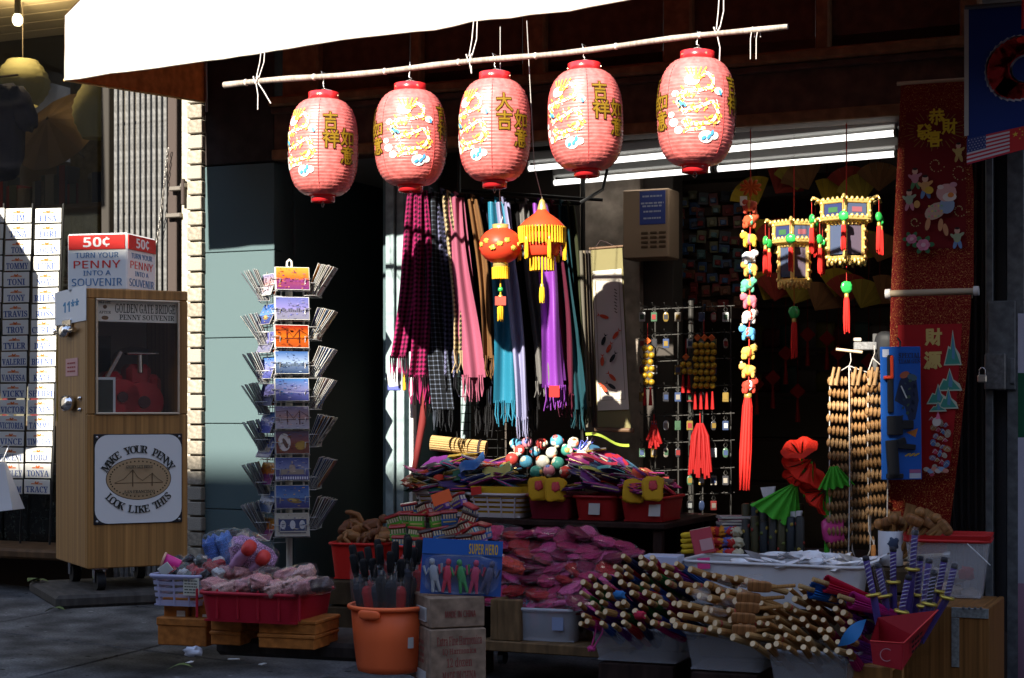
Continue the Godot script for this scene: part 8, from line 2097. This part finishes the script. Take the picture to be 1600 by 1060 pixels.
		for sd in [-1, 1]:
			ptube(o, "cord", [Z(L[3], L[4], zz), Z(L[0] + sd * 15, L[1] - 6, zz + 0.012), Z(L[0] + sd * 16, (L[1] + L[2]) / 2, zz + 0.014), Z(L[0] + sd * 14, L[2] - 6, zz + 0.012), Z(L[0] + sd * 6, L[2] + 14, zz)], 0.0026, cd, 5)
			ptube(o, "cord", [Z(L[0] + sd * 6, L[2] + 14, zz), Z(L[0] + sd * 7, 832, zz + 0.01)] if L[2] + 14 < 826 else [Z(L[0] + sd * 6, L[2] + 6, zz), Z(L[0] + sd * 6, L[2] + 20, zz)], 0.0026, cd, 5)
			var hy: float = maxf(L[2] + 14, 832.0)
			if L[0] != 1346 or sd == 1:
				ptube(o, "handle", [Z(L[0] + sd * 7, hy, zz + 0.01), Z(L[0] + sd * 7, hy + 8, zz + 0.01), Z(L[0] + sd * 7, hy + 20, zz + 0.01), Z(L[0] + sd * 7, hy + 36, zz + 0.01)], [0.008, 0.011, 0.009, 0.012], M(Color(0.4, 0.17, 0.05), 0.45), 10)
		for k in 2: ptube(o, "top_peg", [Z(L[0] - 14 + k * 8, 602, zz + 0.03), Z(L[0] - 8 + k * 8, 574, zz + 0.03)], [0.008, 0.006], wd[2], 8)
		ptube(o, "hook", [Z(L[3], L[4], zz), Z(L[3] + 3, L[4] - 8, zz), Z(L[3] + 2, L[4] - 20, zz - 0.02)], 0.002, cd, 5)
	# toy rifle card
	var kz := 0.34
	var cs := ppm(1408, kz)
	var tr := thing("rifle_card", "blue hanging card with a black toy rifle and red safety tip", "toy pack", T(Z(1408, 646, kz), yaw(TH) * euler(0, 0, 0.012)))
	var u := 1.0 / cs
	pbox(tr, "card", Vector3.ZERO, Vector3(63 * u, 208 * u, 0.006), M(Color(0.012, 0.085, 0.36), 0.35, {"coat": 0.2}), 0.003)
	var q := func(nme: String, x: float, y: float, w: float, h: float, mat: Material, d := 0.016, rot := 0.0):
		return pbox(tr, nme, Vector3((x - 1408) * u, (646 - y) * u, 0.003 + d / 2), Vector3(w * u, h * u, d), mat, 0.003, euler(0, 0, rot))
	var bk := M(Color(0.016, 0.017, 0.02), 0.4)
	q.call("barrel", 1391, 600, 9, 90, bk); q.call("red_tip", 1393, 574, 5, 36, M(Color(0.65, 0.06, 0.02), 0.4), 0.02); q.call("red_tip", 1387, 590, 13, 5, M(Color(0.65, 0.06, 0.02), 0.4), 0.022)
	q.call("receiver", 1397, 665, 24, 30, bk, 0.022); q.call("sight_rail", 1414, 664, 24, 14, bk, 0.02); q.call("magazine", 1414, 698, 30, 9, bk, 0.02, -0.12); q.call("grip", 1407, 690, 14, 10, bk, 0.02, 0.3)
	q.call("stock", 1393, 718, 18, 60, bk, 0.022, 0.06); q.call("butt_plate", 1396, 744, 26, 8, bk, 0.022)
	words(tr, "lettering", "SPECIAL", 34 * u, 8 * u, M(Color(0.02, 0.03, 0.08), 0.5), T(Vector3(14 * u, 90 * u, 0.004)), "Droid Serif")
	words(tr, "lettering", "TEAM GUN", 34 * u, 6 * u, M(Color(0.02, 0.03, 0.08), 0.5), T(Vector3(14 * u, 81 * u, 0.004)), "Droid Serif")
	var art := func(nme: String, draw: Callable):
		var ri := ink_flat(); draw.call(ri); part(tr, nme, ri.mesh(), print_mat(0.35), T(Vector3(0, 0, 0.0032)))
	art.call("printed_code", func(ri): ri.rect(-28 * u, 88 * u, -18 * u, 100 * u, Color(0.4, 0.42, 0.5)))
	art.call("printed_soldier", func(ri):
		ri.poly([Vector2(-10, 20) * u, Vector2(-2, 50) * u, Vector2(8, 66) * u, Vector2(24, 58) * u, Vector2(28, 20) * u, Vector2(22, -10) * u, Vector2(12, -12) * u, Vector2(6, 10) * u], Color(0.02, 0.03, 0.06))
		ri.ell(6 * u, 60 * u, 8 * u, 5 * u, Color(0.35, 0.1, 0.05), 0.4); ri.ell(18 * u, 56 * u, 8 * u, 5 * u, Color(0.06, 0.1, 0.12), -0.3)
		for i in 14: ri.ell((2 + fposmod(i * 7.7, 22.0)) * u, (-4 + i * 4.2) * u, (2 + i % 3) * u, (1.5 + i % 2) * u, [Color(0.03, 0.06, 0.08), Color(0.05, 0.08, 0.05), Color(0.01, 0.015, 0.03)][i % 3], i, 7)
		ri.line([Vector2(0, 42) * u, Vector2(8, 24) * u], 2.0 * u, Color(0.5, 0.5, 0.45)))
	art.call("printed_bullet_row", func(ri):
		for i in 6: ri.ell((8 + i * 3.4) * u, (-66 + (i % 2) * 2) * u, 3.4 * u, 1.2 * u, Color(0.5, 0.33, 0.03), 0.3, 8))
	art.call("printed_burst", func(ri): ri.poly([Vector2(8, -30) * u, Vector2(26, -24) * u, Vector2(22, -38) * u], Color(0.4, 0.14, 0.03)))
	art.call("printed_panel", func(ri): ri.rect(12 * u, -102 * u, 30 * u, -94 * u, Color(0.4, 0.42, 0.48)); ri.rect(12 * u, -93.5 * u, 30 * u, -88 * u, Color(0.3, 0.1, 0.2)))
	ptube(tr, "hanging_loop", [Vector3(0, 103 * u, 0), Vector3(0.003, 112 * u, -0.01), Vector3(0, 118 * u, -0.04)], 0.004, M(Color(0.02, 0.02, 0.02), 0.5), 5)

# ---------- bins along the front
func build_front_bins():
	var clear := M(Color(0.45, 0.47, 0.52), 0.25, {"alpha": 0.34})
	var G2 := func(px, py, z): return Z(px, py, z)
	# three clear bins of sticks: px0, px1, rim py, base py, z, label
	var B := [[917, 1062, 984, 1036, 1.22, "clear bin of folded paper parasols with a pink cord over its rim"], [1064, 1192, 992, 1050, 1.28, "clear bin of bamboo sticks in film between two other clear bins"], [1194, 1336, 1020, 1082, 1.36, "clear bin of back scratchers and pink parasols beside the wooden chest"]]
	for e in B:
		var a: Vector3 = Z(e[0], e[3], e[4]); var b: Vector3 = Z(e[1], e[3], e[4])
		var s := ppm((e[0] + e[1]) / 2.0, e[4])
		var top := (a + b) / 2 + Vector3(0, 0, -0.14)
		tub("clear_bin", e[5], T(top, yaw(0.06)), (b.x - a.x), 0.28, (e[3] - e[2]) / s, 0.86, clear, clear, "clear bins along the front")
		crate_under("plank_crate", "low dark timber crate under the " + e[5].split(" of ")[0] + " of " + e[5].split(" of ")[1].split(" ")[0] + " " + e[5].split(" of ")[1].split(" ")[1], top, Vector3((b.x - a.x) * 0.8, 0, 0.26), 0.06, M(Color(0.05, 0.03, 0.025), 0.8, {"tex": "wood", "scale": Vector3(1, 4, 4)}))
	var wood := []
	for c in [Color(0.6, 0.33, 0.12), Color(0.5, 0.25, 0.08), Color(0.64, 0.4, 0.17), Color(0.42, 0.19, 0.06)]: wood.append(M(c, 0.6, {"tex": "wood", "scale": Vector3(9, 2, 9)}))
	var end := M(Color(0.62, 0.46, 0.27), 0.6)
	var shade := {"red": Color(0.35, 0.015, 0.02), "magenta": Color(0.4, 0.02, 0.14), "blue": Color(0.03, 0.09, 0.3), "green": Color(0.04, 0.2, 0.05), "purple": Color(0.14, 0.03, 0.2), "navy": Color(0.03, 0.04, 0.1)}
	var sk := shade.keys()
	# a stick whose near end shows at px, py
	var stick := func(called: String, label: String, group: String, px: float, py: float, z: float, dir: Vector3, rad: float, wm: Material, col, cat: String, hl: float):
		var p := Z(px, py, z)
		var d := dir.normalized()
		var sd := d.cross(Vector3.UP).normalized()
		var o := thing(called, label, cat, T(p, Basis(sd, -d, sd.cross(-d))), group)
		plathe(o, "handle", [Vector2(0, 0), Vector2(rad * 0.9, 0), Vector2(rad, -0.003), Vector2(rad, -hl), Vector2(0, -hl)], wm, Transform3D(), 10, false)
		plathe(o, "end_grain", [Vector2(0, 0.0008), Vector2(rad * 0.82, 0.0008), Vector2(rad * 0.82, 0.0)], end, Transform3D(), 10, false)
		if rng.randf() < 0.22: pbox(o, "paper_tag", Vector3(0, -hl * 0.5, rad + 0.002), Vector3(0.014, 0.02, 0.001), M(Color(0.5, 0.48, 0.44), 0.7), 0.0, euler(0.2, 0, rc(-0.4, 0.4)))
		if rng.randf() < 0.4: plathe(o, "band", [Vector2(rad * 1.03, -0.018), Vector2(rad * 1.03, -0.026)], M([Color(0.25, 0.1, 0.03), Color(0.4, 0.05, 0.05), Color(0.15, 0.07, 0.03)][rng.randi_range(0, 2)], 0.5), Transform3D(), 10)
		if col != null:
			var n := 14; var pf := ST()
			add_grid(pf, n * 2, 1, func(u, v):
				var a: float = u * TAU; var r: float = (rad * 1.25 if v < 0.5 else rad * 1.9) * (1.0 if int(round(u * n * 2)) % 2 == 0 else 0.72)
				return Vector3(cos(a) * r, -hl * 0.55 - v * 0.16, sin(a) * r), Vector2.ONE, false)
			part(o, "paper_canopy", done(pf), M(col, 0.6))
		return o
	var d1 := RT * 0.5 + FW * 0.75 + Vector3(0, -0.36, 0) # into the bin, away from the viewer
	for j in 8:
		for i in 9:
			var px := 903.0 + i * 19 + (j % 2) * 9 + rc(-5, 5) + maxf(0, (j - 3)) * 7
			var py := 974.0 - j * 15.0 + rc(-4, 4)
			if px > 1062 or (j > 5 and px < 960) or (j == 7 and px > 1020): continue
			var c: String = sk[rng.randi_range(0, 5)]
			stick.call("folded_parasol", "folded %s paper parasol with round wooden handle in the corded clear bin" % c, "parasols in the corded clear bin", px, py, 1.32 - j * 0.038, d1 + Vector3(rc(-0.2, 0.2), rc(-0.14, 0.14), rc(-0.1, 0.1)), rc(0.009, 0.0135), wood[rng.randi_range(0, 3)], shade[c], "parasol", rc(0.06, 0.1))
	for j in 6:
		for i in 7:
			var px := 1056.0 + i * 18 + (j % 2) * 8 + rc(-5, 5) + j * 3; var py := 978.0 - j * 17 + rc(-5, 5) + i * 3.0
			if px > 1172: continue
			stick.call("bamboo_stick", "thick bamboo stick with pale cut end in the film lined clear bin", "bamboo sticks in the clear bin", px, py, 1.36 - j * 0.045, d1 + Vector3(0.25, rc(0.05, 0.18), 0.1), rc(0.0115, 0.015), wood[rng.randi_range(0, 3)], null, "stick", rc(0.2, 0.3))
	for i in 9:
		part(thing("film_wrap", "crumpled clear film between the bamboo sticks", "film", T(Z(1096 + i * 10 + rc(-6, 6), 930 + rc(-26, 34), 1.3), euler(rc(0, 3), rc(0, 3), 0)), "crumpled film among the bamboo sticks"), "sheet", film(1 + i % 5), film_m, T(Vector3.ZERO, Basis.from_scale(Vector3(0.035, 0.012, 0.024))))
	for j in 7:
		for i in 9:
			var px := 1180.0 + i * 19 + (j % 2) * 9 + rc(-5, 5) + j * 2; var py := 1006.0 - j * 15 + rc(-4, 4) + i * 1.5
			if px > 1340 or py < 912 or (j > 4 and i < 2): continue
			var pinky: bool = px > 1270 + (6 - j) * 6
			var c = (["magenta", "red", "magenta", "purple"][i % 4]) if pinky else null
			stick.call("folded_parasol" if pinky else "back_scratcher", ("folded %s paper parasol with round wooden handle near the toy swords" % c) if pinky else "plain wooden back scratcher handle in the bin beside the combs", "parasols near the toy swords" if pinky else "back scratchers in the clear bin", px, py, 1.42 - j * 0.045, d1 + Vector3(rc(-0.2, 0.2), rc(-0.12, 0.12), rc(-0.1, 0.1)), rc(0.0085, 0.0135), wood[rng.randi_range(0, 3)], shade[c] if c != null else null, "parasol" if pinky else "back scratcher", rc(0.07, 0.11) if pinky else 0.22)
	# large open ruffled parasols on top
	for e in [[1268, 922, Color(0.02, 0.13, 0.42), "bright blue paper parasol, half open, on top of the sticks"], [1330, 938, Color(0.5, 0.03, 0.22), "hot pink pleated paper parasol, half open, beside the toy swords"], [1290, 912, Color(0.5, 0.02, 0.06), "cherry red paper parasol lying behind the bright blue one"]]:
		var o := thing("half_open_parasol", e[3], "parasol", T(Z(e[0], e[1], 1.22), Basis.looking_at(Vector3(0.7, -0.3, -0.6), Vector3.UP)), "")
		var pf := ST()
		add_grid(pf, 40, 2, func(u, v):
			var a: float = u * TAU; var r: float = lerpf(0.032, 0.012, v) * (1.0 if int(round(u * 40)) % 2 == 0 else 0.74)
			return Vector3(cos(a) * r, sin(a) * r, 0.0 - v * 0.18), Vector2.ONE, false)
		part(o, "paper_canopy", done(pf), M(e[2], 0.6))
		ptube(o, "handle", [Vector3(0, 0, 0.05), Vector3(0, 0, -0.1)], 0.009, wood[2], 10)
	# wooden combs
	for i in 5:
		var o := thing("wooden_comb", "flat wooden paddle with a rounded end beside the bamboo sticks", "comb", T(Z([1187, 1170, 1168, 1162, 1163][i] + 0.0, [917, 935, 950, 966, 985][i] + 0.0, 1.34), yaw(TH - 0.15) * euler(0.3, 0, -0.05)), "wooden paddles beside the bamboo sticks")
		part(o, "paddle", lump_mesh(Vector3(0.042, 0.02, 0.008), 0.45, 0.02, i), M(Color(0.46, 0.2, 0.07), 0.45, {"tex": "wood", "scale": 5.0}))
		ptube(o, "handle", [Vector3(0.035, 0, 0), Vector3(0.12, -0.01, -0.05)], 0.007, wood[1], 8)
	var pc := thing("pink_tie", "pink silk cord with knotted ends over the clear bin's rim", "cord", T(Vector3.ZERO))
	for k in 2: ptube(pc, "strand", [Z(932 + k * 12, 976, 1.26), Z(930 + k * 11, 990, 1.27), Z(924 + k * 4, 1012, 1.26)], 0.003, M(Color(0.55, 0.06, 0.24), 0.6), 6)
	part(pc, "knot", lump_mesh(Vector3(0.014, 0.01, 0.01), 0.7, 0.4, 2), M(Color(0.55, 0.06, 0.24), 0.6), T(Z(924, 1014, 1.26)))
	for e in [[968, 930, Color(0.03, 0.14, 0.35)], [1000, 962, Color(0.4, 0.02, 0.05)]]:
		solo("paper_tag", lump_mesh(Vector3(0.02, 0.014, 0.01), 0.6, 0.3, 3), M(e[2], 0.6), T(Z(e[0], e[1], 1.28)), "crumpled %s tag between the parasol handles" % ("blue" if e[0] < 980 else "red"), "tag")
	solo("blue_leaf_card", grid_mesh(8, 3, func(u, v): return Vector3((u - 0.5) * 0.13, (v - 0.5) * 0.05 * sin(u * PI), 0.012 * sin(u * 5.0))), M(Color(0.03, 0.18, 0.45), 0.4), T(Z(1332, 990, 1.42), euler(0.1, TH, 0.75)), "bright blue leaf shaped card hanging over the bin's rim", "card")
	# white spoon tray
	var zt := 0.84
	var a := Z(1062, 900, zt); var b := Z(1348, 930, zt)
	var s := ppm(1200, zt)
	var ty := Y0(1200, 950, zt)
	var tray := tub("spoon_tray", "long frosted plastic tray of white porcelain spoons behind the sticks", T(Vector3((a.x + b.x) / 2, ty, zt - 0.16), yaw(-0.03)), b.x - a.x, 0.32, 0.16, 0.92, M(Color(0.6, 0.6, 0.62), 0.35, {"alpha": 0.75}), M(Color(0.55, 0.55, 0.57), 0.4), "", 0, "tray")
	pbox(tray, "price_card", Vector3(-(b.x - a.x) / 2 + 0.1, 0.155, 0.166), Vector3(0.05, 0.042, 0.002), M(Color(0.6, 0.05, 0.2), 0.5), 0.0, euler(-0.1, 0, 0.1))
	crate_under("plank_crate", "dark timber crate under the long spoon tray", Vector3((a.x + b.x) / 2, ty, zt - 0.16), Vector3((b.x - a.x) * 0.8, 0, 0.28), 0.0)
	var por := M(Color(0.72, 0.72, 0.74), 0.12, {"coat": 0.5})
	for i in 20:
		var p := Vector3(lerpf(a.x + 0.25, b.x - 0.03, (i % 10) / 9.0) + rc(-0.02, 0.02), ty + 0.148 + 0.014 * int(i / 10.0) + rc(0, 0.012), zt - 0.06 - 0.13 * int(i / 10.0) + rc(-0.03, 0.03))
		var o := thing("porcelain_spoon", "white porcelain soup spoon lying in the long tray", "spoon", T(p, euler(rc(-0.2, 0.3), rc(-0.9, 0.9), rc(-0.3, 0.3))), "porcelain spoons in the tray")
		part(o, "bowl", grid_mesh(12, 4, func(u, v):
			var an: float = u * TAU; var r: float = v
			return Vector3(cos(an) * r * 0.058, -0.022 * (1.0 - r * r) + 0.012, sin(an) * r * 0.04)), por)
		part(o, "handle", grid_mesh(6, 4, func(u, v): return Vector3(0.05 + u * 0.05, 0.01 + u * 0.014, (v - 0.5) * 0.026) + Vector3(0, 0.004 * cos((v - 0.5) * 5.0), 0)), por)
	solo("tray_box", box_mesh(Vector3(0.14, 0.07, 0.12), 0.003), M(Color(0.4, 0.44, 0.56), 0.5), T(Z(1036, 882, 0.86), yaw(0.1)), "pale blue card box at the open end of the spoon tray", "box")
	crate_under("plank_crate", "narrow timber crate under the pale blue card box", Z(1036, 882, 0.86) + Vector3(0, -0.036, 0), Vector3(0.16, 0, 0.14), 0.1)
	# chest with steel corner bracket
	var zw := 1.0
	var wx0 := X0(1398, zw); var wx1 := X0(1546, zw)
	var gy := ground_y((wx0 + wx1) / 2, zw) - 0.02
	var wy := Y0(1500, 948, zw)
	var ch := thing("wooden_chest", "brown plywood chest with a pale steel corner bracket", "chest", T(Vector3((wx0 + wx1) / 2, 0, zw - 0.2)))
	var ply := M(Color(0.3, 0.13, 0.035), 0.55, {"tex": "wood", "scale": Vector3(3, 0.7, 3)})
	pbox(ch, "front_board", Vector3(0, (gy + wy) / 2, 0.19), Vector3(wx1 - wx0, wy - gy, 0.02), ply)
	pbox(ch, "side_board", Vector3((wx1 - wx0) / 2 - 0.01, (gy + wy) / 2, 0.0), Vector3(0.02, wy - gy, 0.36), ply)
	pbox(ch, "side_board", Vector3(-(wx1 - wx0) / 2 + 0.01, (gy + wy) / 2, 0.0), Vector3(0.02, wy - gy, 0.36), ply)
	pbox(ch, "top_board", Vector3(0, wy - 0.012, -0.005), Vector3(wx1 - wx0 - 0.044, 0.02, 0.36), ply)
	var st := M(Color(0.3, 0.32, 0.31), 0.45, {"metal": 0.4, "tex": "cloudy", "scale": 9.0})
	slab(ch, "bracket_arm", 1487, 1545, wy - 0.038, wy - 0.004, zw + 0.004, 0.004, st, 0.001).position -= ch.position
	slab(ch, "bracket_arm", 1487, 1499, wy - 0.21, wy - 0.04, zw + 0.004, 0.004, st, 0.001).position -= ch.position
	for i in 4: part(ch, "screw", lump_mesh(Vector3(0.005, 0.005, 0.002), 0.9, 0, 1, 8, 6), M(Color(0.08, 0.08, 0.08), 0.5), T(Z(1506 + i * 9, 951, zw + 0.01) - ch.position))
	var ob := thing("orange_crate", "varnished orange brown crate below the red sword bin", "crate", T(Vector3(X0(1358, 1.32), 0, 1.22)))
	var oy := Y0(1358, 1040, 1.32); var og := ground_y(X0(1358, 1.32), 1.22) - 0.02
	for k in 4: pbox(ob, "plank", Vector3(0, lerpf(og, oy, (k + 0.5) / 4.0), 0.09), Vector3(0.15, (oy - og) / 4.0 - 0.004, 0.02), M(Color(0.42, 0.19, 0.05), 0.5, {"tex": "wood", "scale": Vector3(1, 4, 4)}))
	pbox(ob, "top_board", Vector3(0, oy - 0.01, -0.02), Vector3(0.15, 0.02, 0.2), M(Color(0.42, 0.19, 0.05), 0.5))
	pbox(ob, "back_board", Vector3(0, (oy + og) / 2, -0.11), Vector3(0.15, oy - og - 0.03, 0.02), M(Color(0.3, 0.14, 0.04), 0.5))
	# red bin of toy swords
	var zs := 1.46
	var sb := thing("sword_bin", "red open display box with white print holding toy swords", "bin", T(Vector3.ZERO))
	var rp := M(Color(0.28, 0.01, 0.018), 0.45)
	var fq := [Z(1360, 1002, zs), Z(1412, 1006, zs + 0.04), Z(1410, 1048, zs + 0.04), Z(1364, 1038, zs)]
	var bq := [Z(1372, 965, zs - 0.2), Z(1466, 954, zs - 0.14), Z(1440, 1000, zs - 0.14), Z(1374, 1010, zs - 0.2)]
	var pan := func(nme: String, p: Array, out: Vector3):
		var t := ST(); quad(t, p[0], p[1], p[2], p[3], out); quad(t, p[0] - out * 0.003, p[1] - out * 0.003, p[2] - out * 0.003, p[3] - out * 0.003, -out); part(sb, nme, done(t), rp)
	pan.call("front_panel", fq, Vector3.BACK)
	pan.call("side_panel", [fq[1], bq[1], bq[2], fq[2]], Vector3.RIGHT)
	pan.call("back_panel", bq, Vector3.FORWARD)
	pan.call("side_panel", [fq[0], bq[0], bq[3], fq[3]], Vector3.LEFT)
	pan.call("bottom_panel", [fq[3], fq[2], bq[2], bq[3]], Vector3.DOWN)
	ptube(sb, "edge", [fq[0], fq[1], bq[1]], 0.003, M(Color(0.5, 0.03, 0.03), 0.4), 5)
	var sbas := Basis((bq[1] - fq[1]).normalized(), Vector3.UP, (bq[1] - fq[1]).normalized().cross(Vector3.UP))
	for i in 3: dashes(sb, 0.07, 0.008, Color(0.02, 0.01, 0.01), T(((fq[1] + bq[1] + bq[2] + fq[2]) / 4.0) + Vector3(0, 0.012 - i * 0.016, 0) + sbas.z * 0.004, sbas), 5)
	var ek := ink_flat()
	for i in 24: ek.line([Vector2(cos(TAU * i / 24), sin(TAU * i / 24)) * 0.02, Vector2(cos(TAU * (i + 1) / 24), sin(TAU * (i + 1) / 24)) * 0.02], 0.003, Color(0.4, 0.2, 0.22)); ek.lift = 0.0004
	part(sb, "emblem_print", ek.mesh(), print_mat(0.5), T((fq[0] + fq[1] + fq[2] + fq[3]) / 4.0 + Vector3(0.0, 0, 0.006), yaw(0.1)))
	var vio := M(Color(0.07, 0.045, 0.2), 0.45); var wrap := M(Color(0.32, 0.3, 0.42), 0.6); var gold := M(Color(0.55, 0.42, 0.08), 0.3, {"metal": 0.6}); var blk := M(Color(0.02, 0.018, 0.025), 0.5)
	# top px/py, guard px/py, scabbard end px/py, z
	var SW := [[1353, 872, 1365, 930, 1380, 1016, 1.26], [1372, 884, 1383, 932, 1392, 1012, 1.14], [1396, 858, 1396, 910, 1398, 1012, 1.12], [1430, 832, 1426, 890, 1416, 1002, 1.1], [1420, 902, 1409, 956, 1402, 1024, 1.25], [1452, 876, 1444, 948, 1426, 1010, 1.14], [1476, 874, 1467, 924, 1432, 1004, 1.08], [1492, 884, 1480, 934, 1440, 1004, 1.12], [1438, 872, 1434, 930, 1420, 1006, 1.06], [1460, 894, 1452, 944, 1428, 1008, 1.2]]
	for i in SW.size():
		var e: Array = SW[i]
		var t := Z(e[0], e[1], e[6]); var g := Z(e[2], e[3], e[6]); var q := Z(e[4], e[5], e[6] - 0.03)
		var up := (t - g).normalized(); var sd := up.cross(Vector3.BACK).normalized()
		var hb := Basis(sd, up, sd.cross(up))
		var L := t.distance_to(g)
		var o := thing("toy_sword", ["toy sword with violet scabbard at the end of the row over the pink parasol", "toy sword with a grey bagged grip behind the end one", "slender toy sword upright before the clear lidded bin", "toy sword standing tallest above the red rimmed lid", "toy sword leaning lowest with a broad gold guard over the red box", "toy sword with deep blue scabbard among the middle of the bunch", "toy sword leaning out towards the steel bracket, behind its twin", "toy sword leaning furthest over the chest's steel bracket", "toy sword half hidden behind the tallest one", "toy sword with dark grip and torn film at the middle"][i], "toy sword", T(g, hb), "toy swords in the red box")
		plathe(o, "grip", [Vector2(0, L), Vector2(0.009, L), Vector2(0.011, L - 0.006), Vector2(0.0105, 0.01), Vector2(0.009, 0.004)], vio if i != 9 else blk, Transform3D(), 10)
		for k in 7:
			part(o, "wrap", tube_mesh([Vector3(-0.0095, L * (0.12 + 0.11 * k), 0.006), Vector3(0, L * (0.12 + 0.11 * k) + 0.005, 0.012), Vector3(0.0095, L * (0.12 + 0.11 * k) + 0.009, 0.006)], 0.0024, 5), wrap)
		plathe(o, "pommel", [Vector2(0, L + 0.008), Vector2(0.011, L + 0.006), Vector2(0.0125, L - 0.008), Vector2(0.011, L - 0.01)], blk, Transform3D(), 10)
		plathe(o, "guard", [Vector2(0.004, 0.006), Vector2(0.024, 0.005), Vector2(0.027, 0.0), Vector2(0.024, -0.005), Vector2(0.004, -0.006)], gold, Transform3D(), 18)
		var d := hb.inverse() * (q - g)
		ptube(o, "scabbard", [Vector3(0, -0.006, 0), d * 0.5, d], [0.0125, 0.012, 0.01], vio, 10)
		if i % 2 == 1: part(o, "sleeve", film(1 + i % 5), film_m, T(Vector3(0, L * 0.4, 0), Basis.from_scale(Vector3(0.018, L * 0.7, 0.018))))
	# tall lidded bin
	var zb := 0.78
	var s2 := ppm(1472, zb)
	var bp := Z(1474, 946, zb)
	var lb := tub("lidded_bin", "tall clear bin with a red rim behind the toy swords", T(Vector3(bp.x, wy + 0.002, zb - 0.12), yaw(0.1)), 128 / s2, 0.24, Y0(1472, 846, zb) - wy - 0.002, 0.82, M(Color(0.5, 0.5, 0.52), 0.2, {"alpha": 0.35}), M(Color(0.42, 0.015, 0.015), 0.4))
	part(lb, "red_lid", ring_mesh(132 / s2, 0.25, 0.035, Y0(1472, 848, zb) - wy, Y0(1472, 838, zb) - wy, 136 / s2, 0.26), M(Color(0.42, 0.015, 0.015), 0.4))
	for i in 10: part(thing("trinket_bag", "small dim trinket bag inside the red rimmed bin", "bag", T(Z(1432 + (i % 5) * 20 + rc(-5, 5), 930 - int(i / 5.0) * 30 + rc(-5, 5), zb - 0.1), euler(rc(0, 2), rc(0, 2), 0)), "trinket bags in the red rimmed bin"), "goods", lump_mesh(Vector3(0.03, 0.02, 0.022), 0.6, 0.3, i), M([Color(0.25, 0.22, 0.2), Color(0.3, 0.05, 0.05), Color(0.15, 0.12, 0.14), Color(0.35, 0.3, 0.25)][i % 4], 0.5))
	ptube(thing("wire_skewer", "thin steel skewer sticking out of the red rimmed bin", "skewer", T(Vector3.ZERO)), "rod", [Z(1512, 850, zb + 0.06), Z(1548, 884, zb + 0.08)], 0.002, M(Color(0.5, 0.5, 0.5), 0.3, {"metal": 0.8}), 5)
	# tin of wooden back scratchers
	var tz := 0.62
	var tin := thing("printed_tin", "white printed tin holding wooden massage sticks", "tin", T(Z(1392, 884, tz)))
	plathe(tin, "can", [Vector2(0, 0), Vector2(0.044, 0), Vector2(0.046, 0.005), Vector2(0.046, 0.13), Vector2(0.044, 0.13), Vector2(0.043, 0.008)], M(Color(0.5, 0.5, 0.52), 0.4), Transform3D(), 22)
	part(tin, "print", lump_mesh(Vector3(0.018, 0.022, 0.004), 0.8, 0.3, 3), M(Color(0.05, 0.07, 0.12), 0.5), T(yaw(TH) * Vector3(0, 0.085, 0.044), yaw(TH)))
	crate_under("plank_crate", "dark timber crate under the white printed tin", Z(1392, 884, tz), Vector3(0.2, 0, 0.2), 0.0)
	for i in 15:
		var px := 1374.0 + i * 7.2
		var p := Z(px + rc(-3, 3), 812 + rc(-14, 8) + absf(i - 7) * 1.6, tz - 0.02 + rc(-0.05, 0.06))
		var lean := (p - Z(1400, 880, tz)).normalized()
		var sd := lean.cross(Vector3.BACK).normalized()
		var mt := i % 3
		var o := thing("massage_stick", ["wooden massage stick with a round ball head in the printed tin", "wooden back scratcher with a broad curved claw in the printed tin", "wooden mallet with a barrel head in the printed tin"][mt], "massage stick", T(p, Basis(sd, lean, sd.cross(lean))), "massage sticks in the printed tin")
		ptube(o, "stick", [Vector3(0, 0, 0), Vector3(0, -p.distance_to(Z(1400, 880, tz)) * 0.9, 0)], 0.006, wood[1], 8)
		var wm := M([Color(0.42, 0.19, 0.06), Color(0.5, 0.26, 0.1), Color(0.36, 0.15, 0.05)][i % 3], 0.45, {"tex": "wood", "scale": 6.0})
		if mt == 0: part(o, "ball", lump_mesh(Vector3.ONE * 0.021, 1.0), wm)
		elif mt == 1: part(o, "claw", grid_mesh(5, 6, func(u, v): return Vector3((u - 0.5) * 0.04, v * 0.08 - 0.05, 0.02 * v * v)), wm)
		else: part(o, "barrel", lump_mesh(Vector3(0.034, 0.019, 0.019), 0.6), wm)

func build_litter():
	var g := G(300, 1024)
	solo("crumpled_paper", lump_mesh(Vector3(0.026, 0.014, 0.018), 0.7, 0.6, 3, 10, 7), M(Color(0.5, 0.52, 0.6), 0.6), T(g + Vector3(0, 0.012, 0), yaw(0.4)), "crumpled pale paper scrap on the sidewalk before the brown cartons", "litter")
	for e in [[297, 1037, "flat"], [365, 1032, "thin"], [410, 1040, "tiny"]]:
		var p := G(e[0], e[1])
		solo("paper_scrap", lump_mesh(Vector3(0.02, 0.002, 0.008), 0.5, 0.3, e[0], 8, 5), M(Color(0.45, 0.44, 0.42), 0.7), T(p + Vector3(0, 0.004, 0), yaw(e[0])), "%s pale scrap trodden on the sidewalk near the brown cartons" % e[2], "litter")
	for e in [[60, 912], [85, 956], [52, 910], [280, 1046]]:
		var p := G(e[0], e[1])
		solo("fallen_leaf", grid_mesh(5, 4, func(u, v): return Vector3((u - 0.5) * 0.09, 0.012 * sin(u * 4.0) + 0.006, (v - 0.5) * 0.045 * sin(u * PI))), M(Color(0.09, 0.12, 0.04), 0.7), T(p, yaw(e[0])), "small green leaf fallen on the sidewalk near the coin press platform", "leaf", "fallen leaves on the sidewalk")
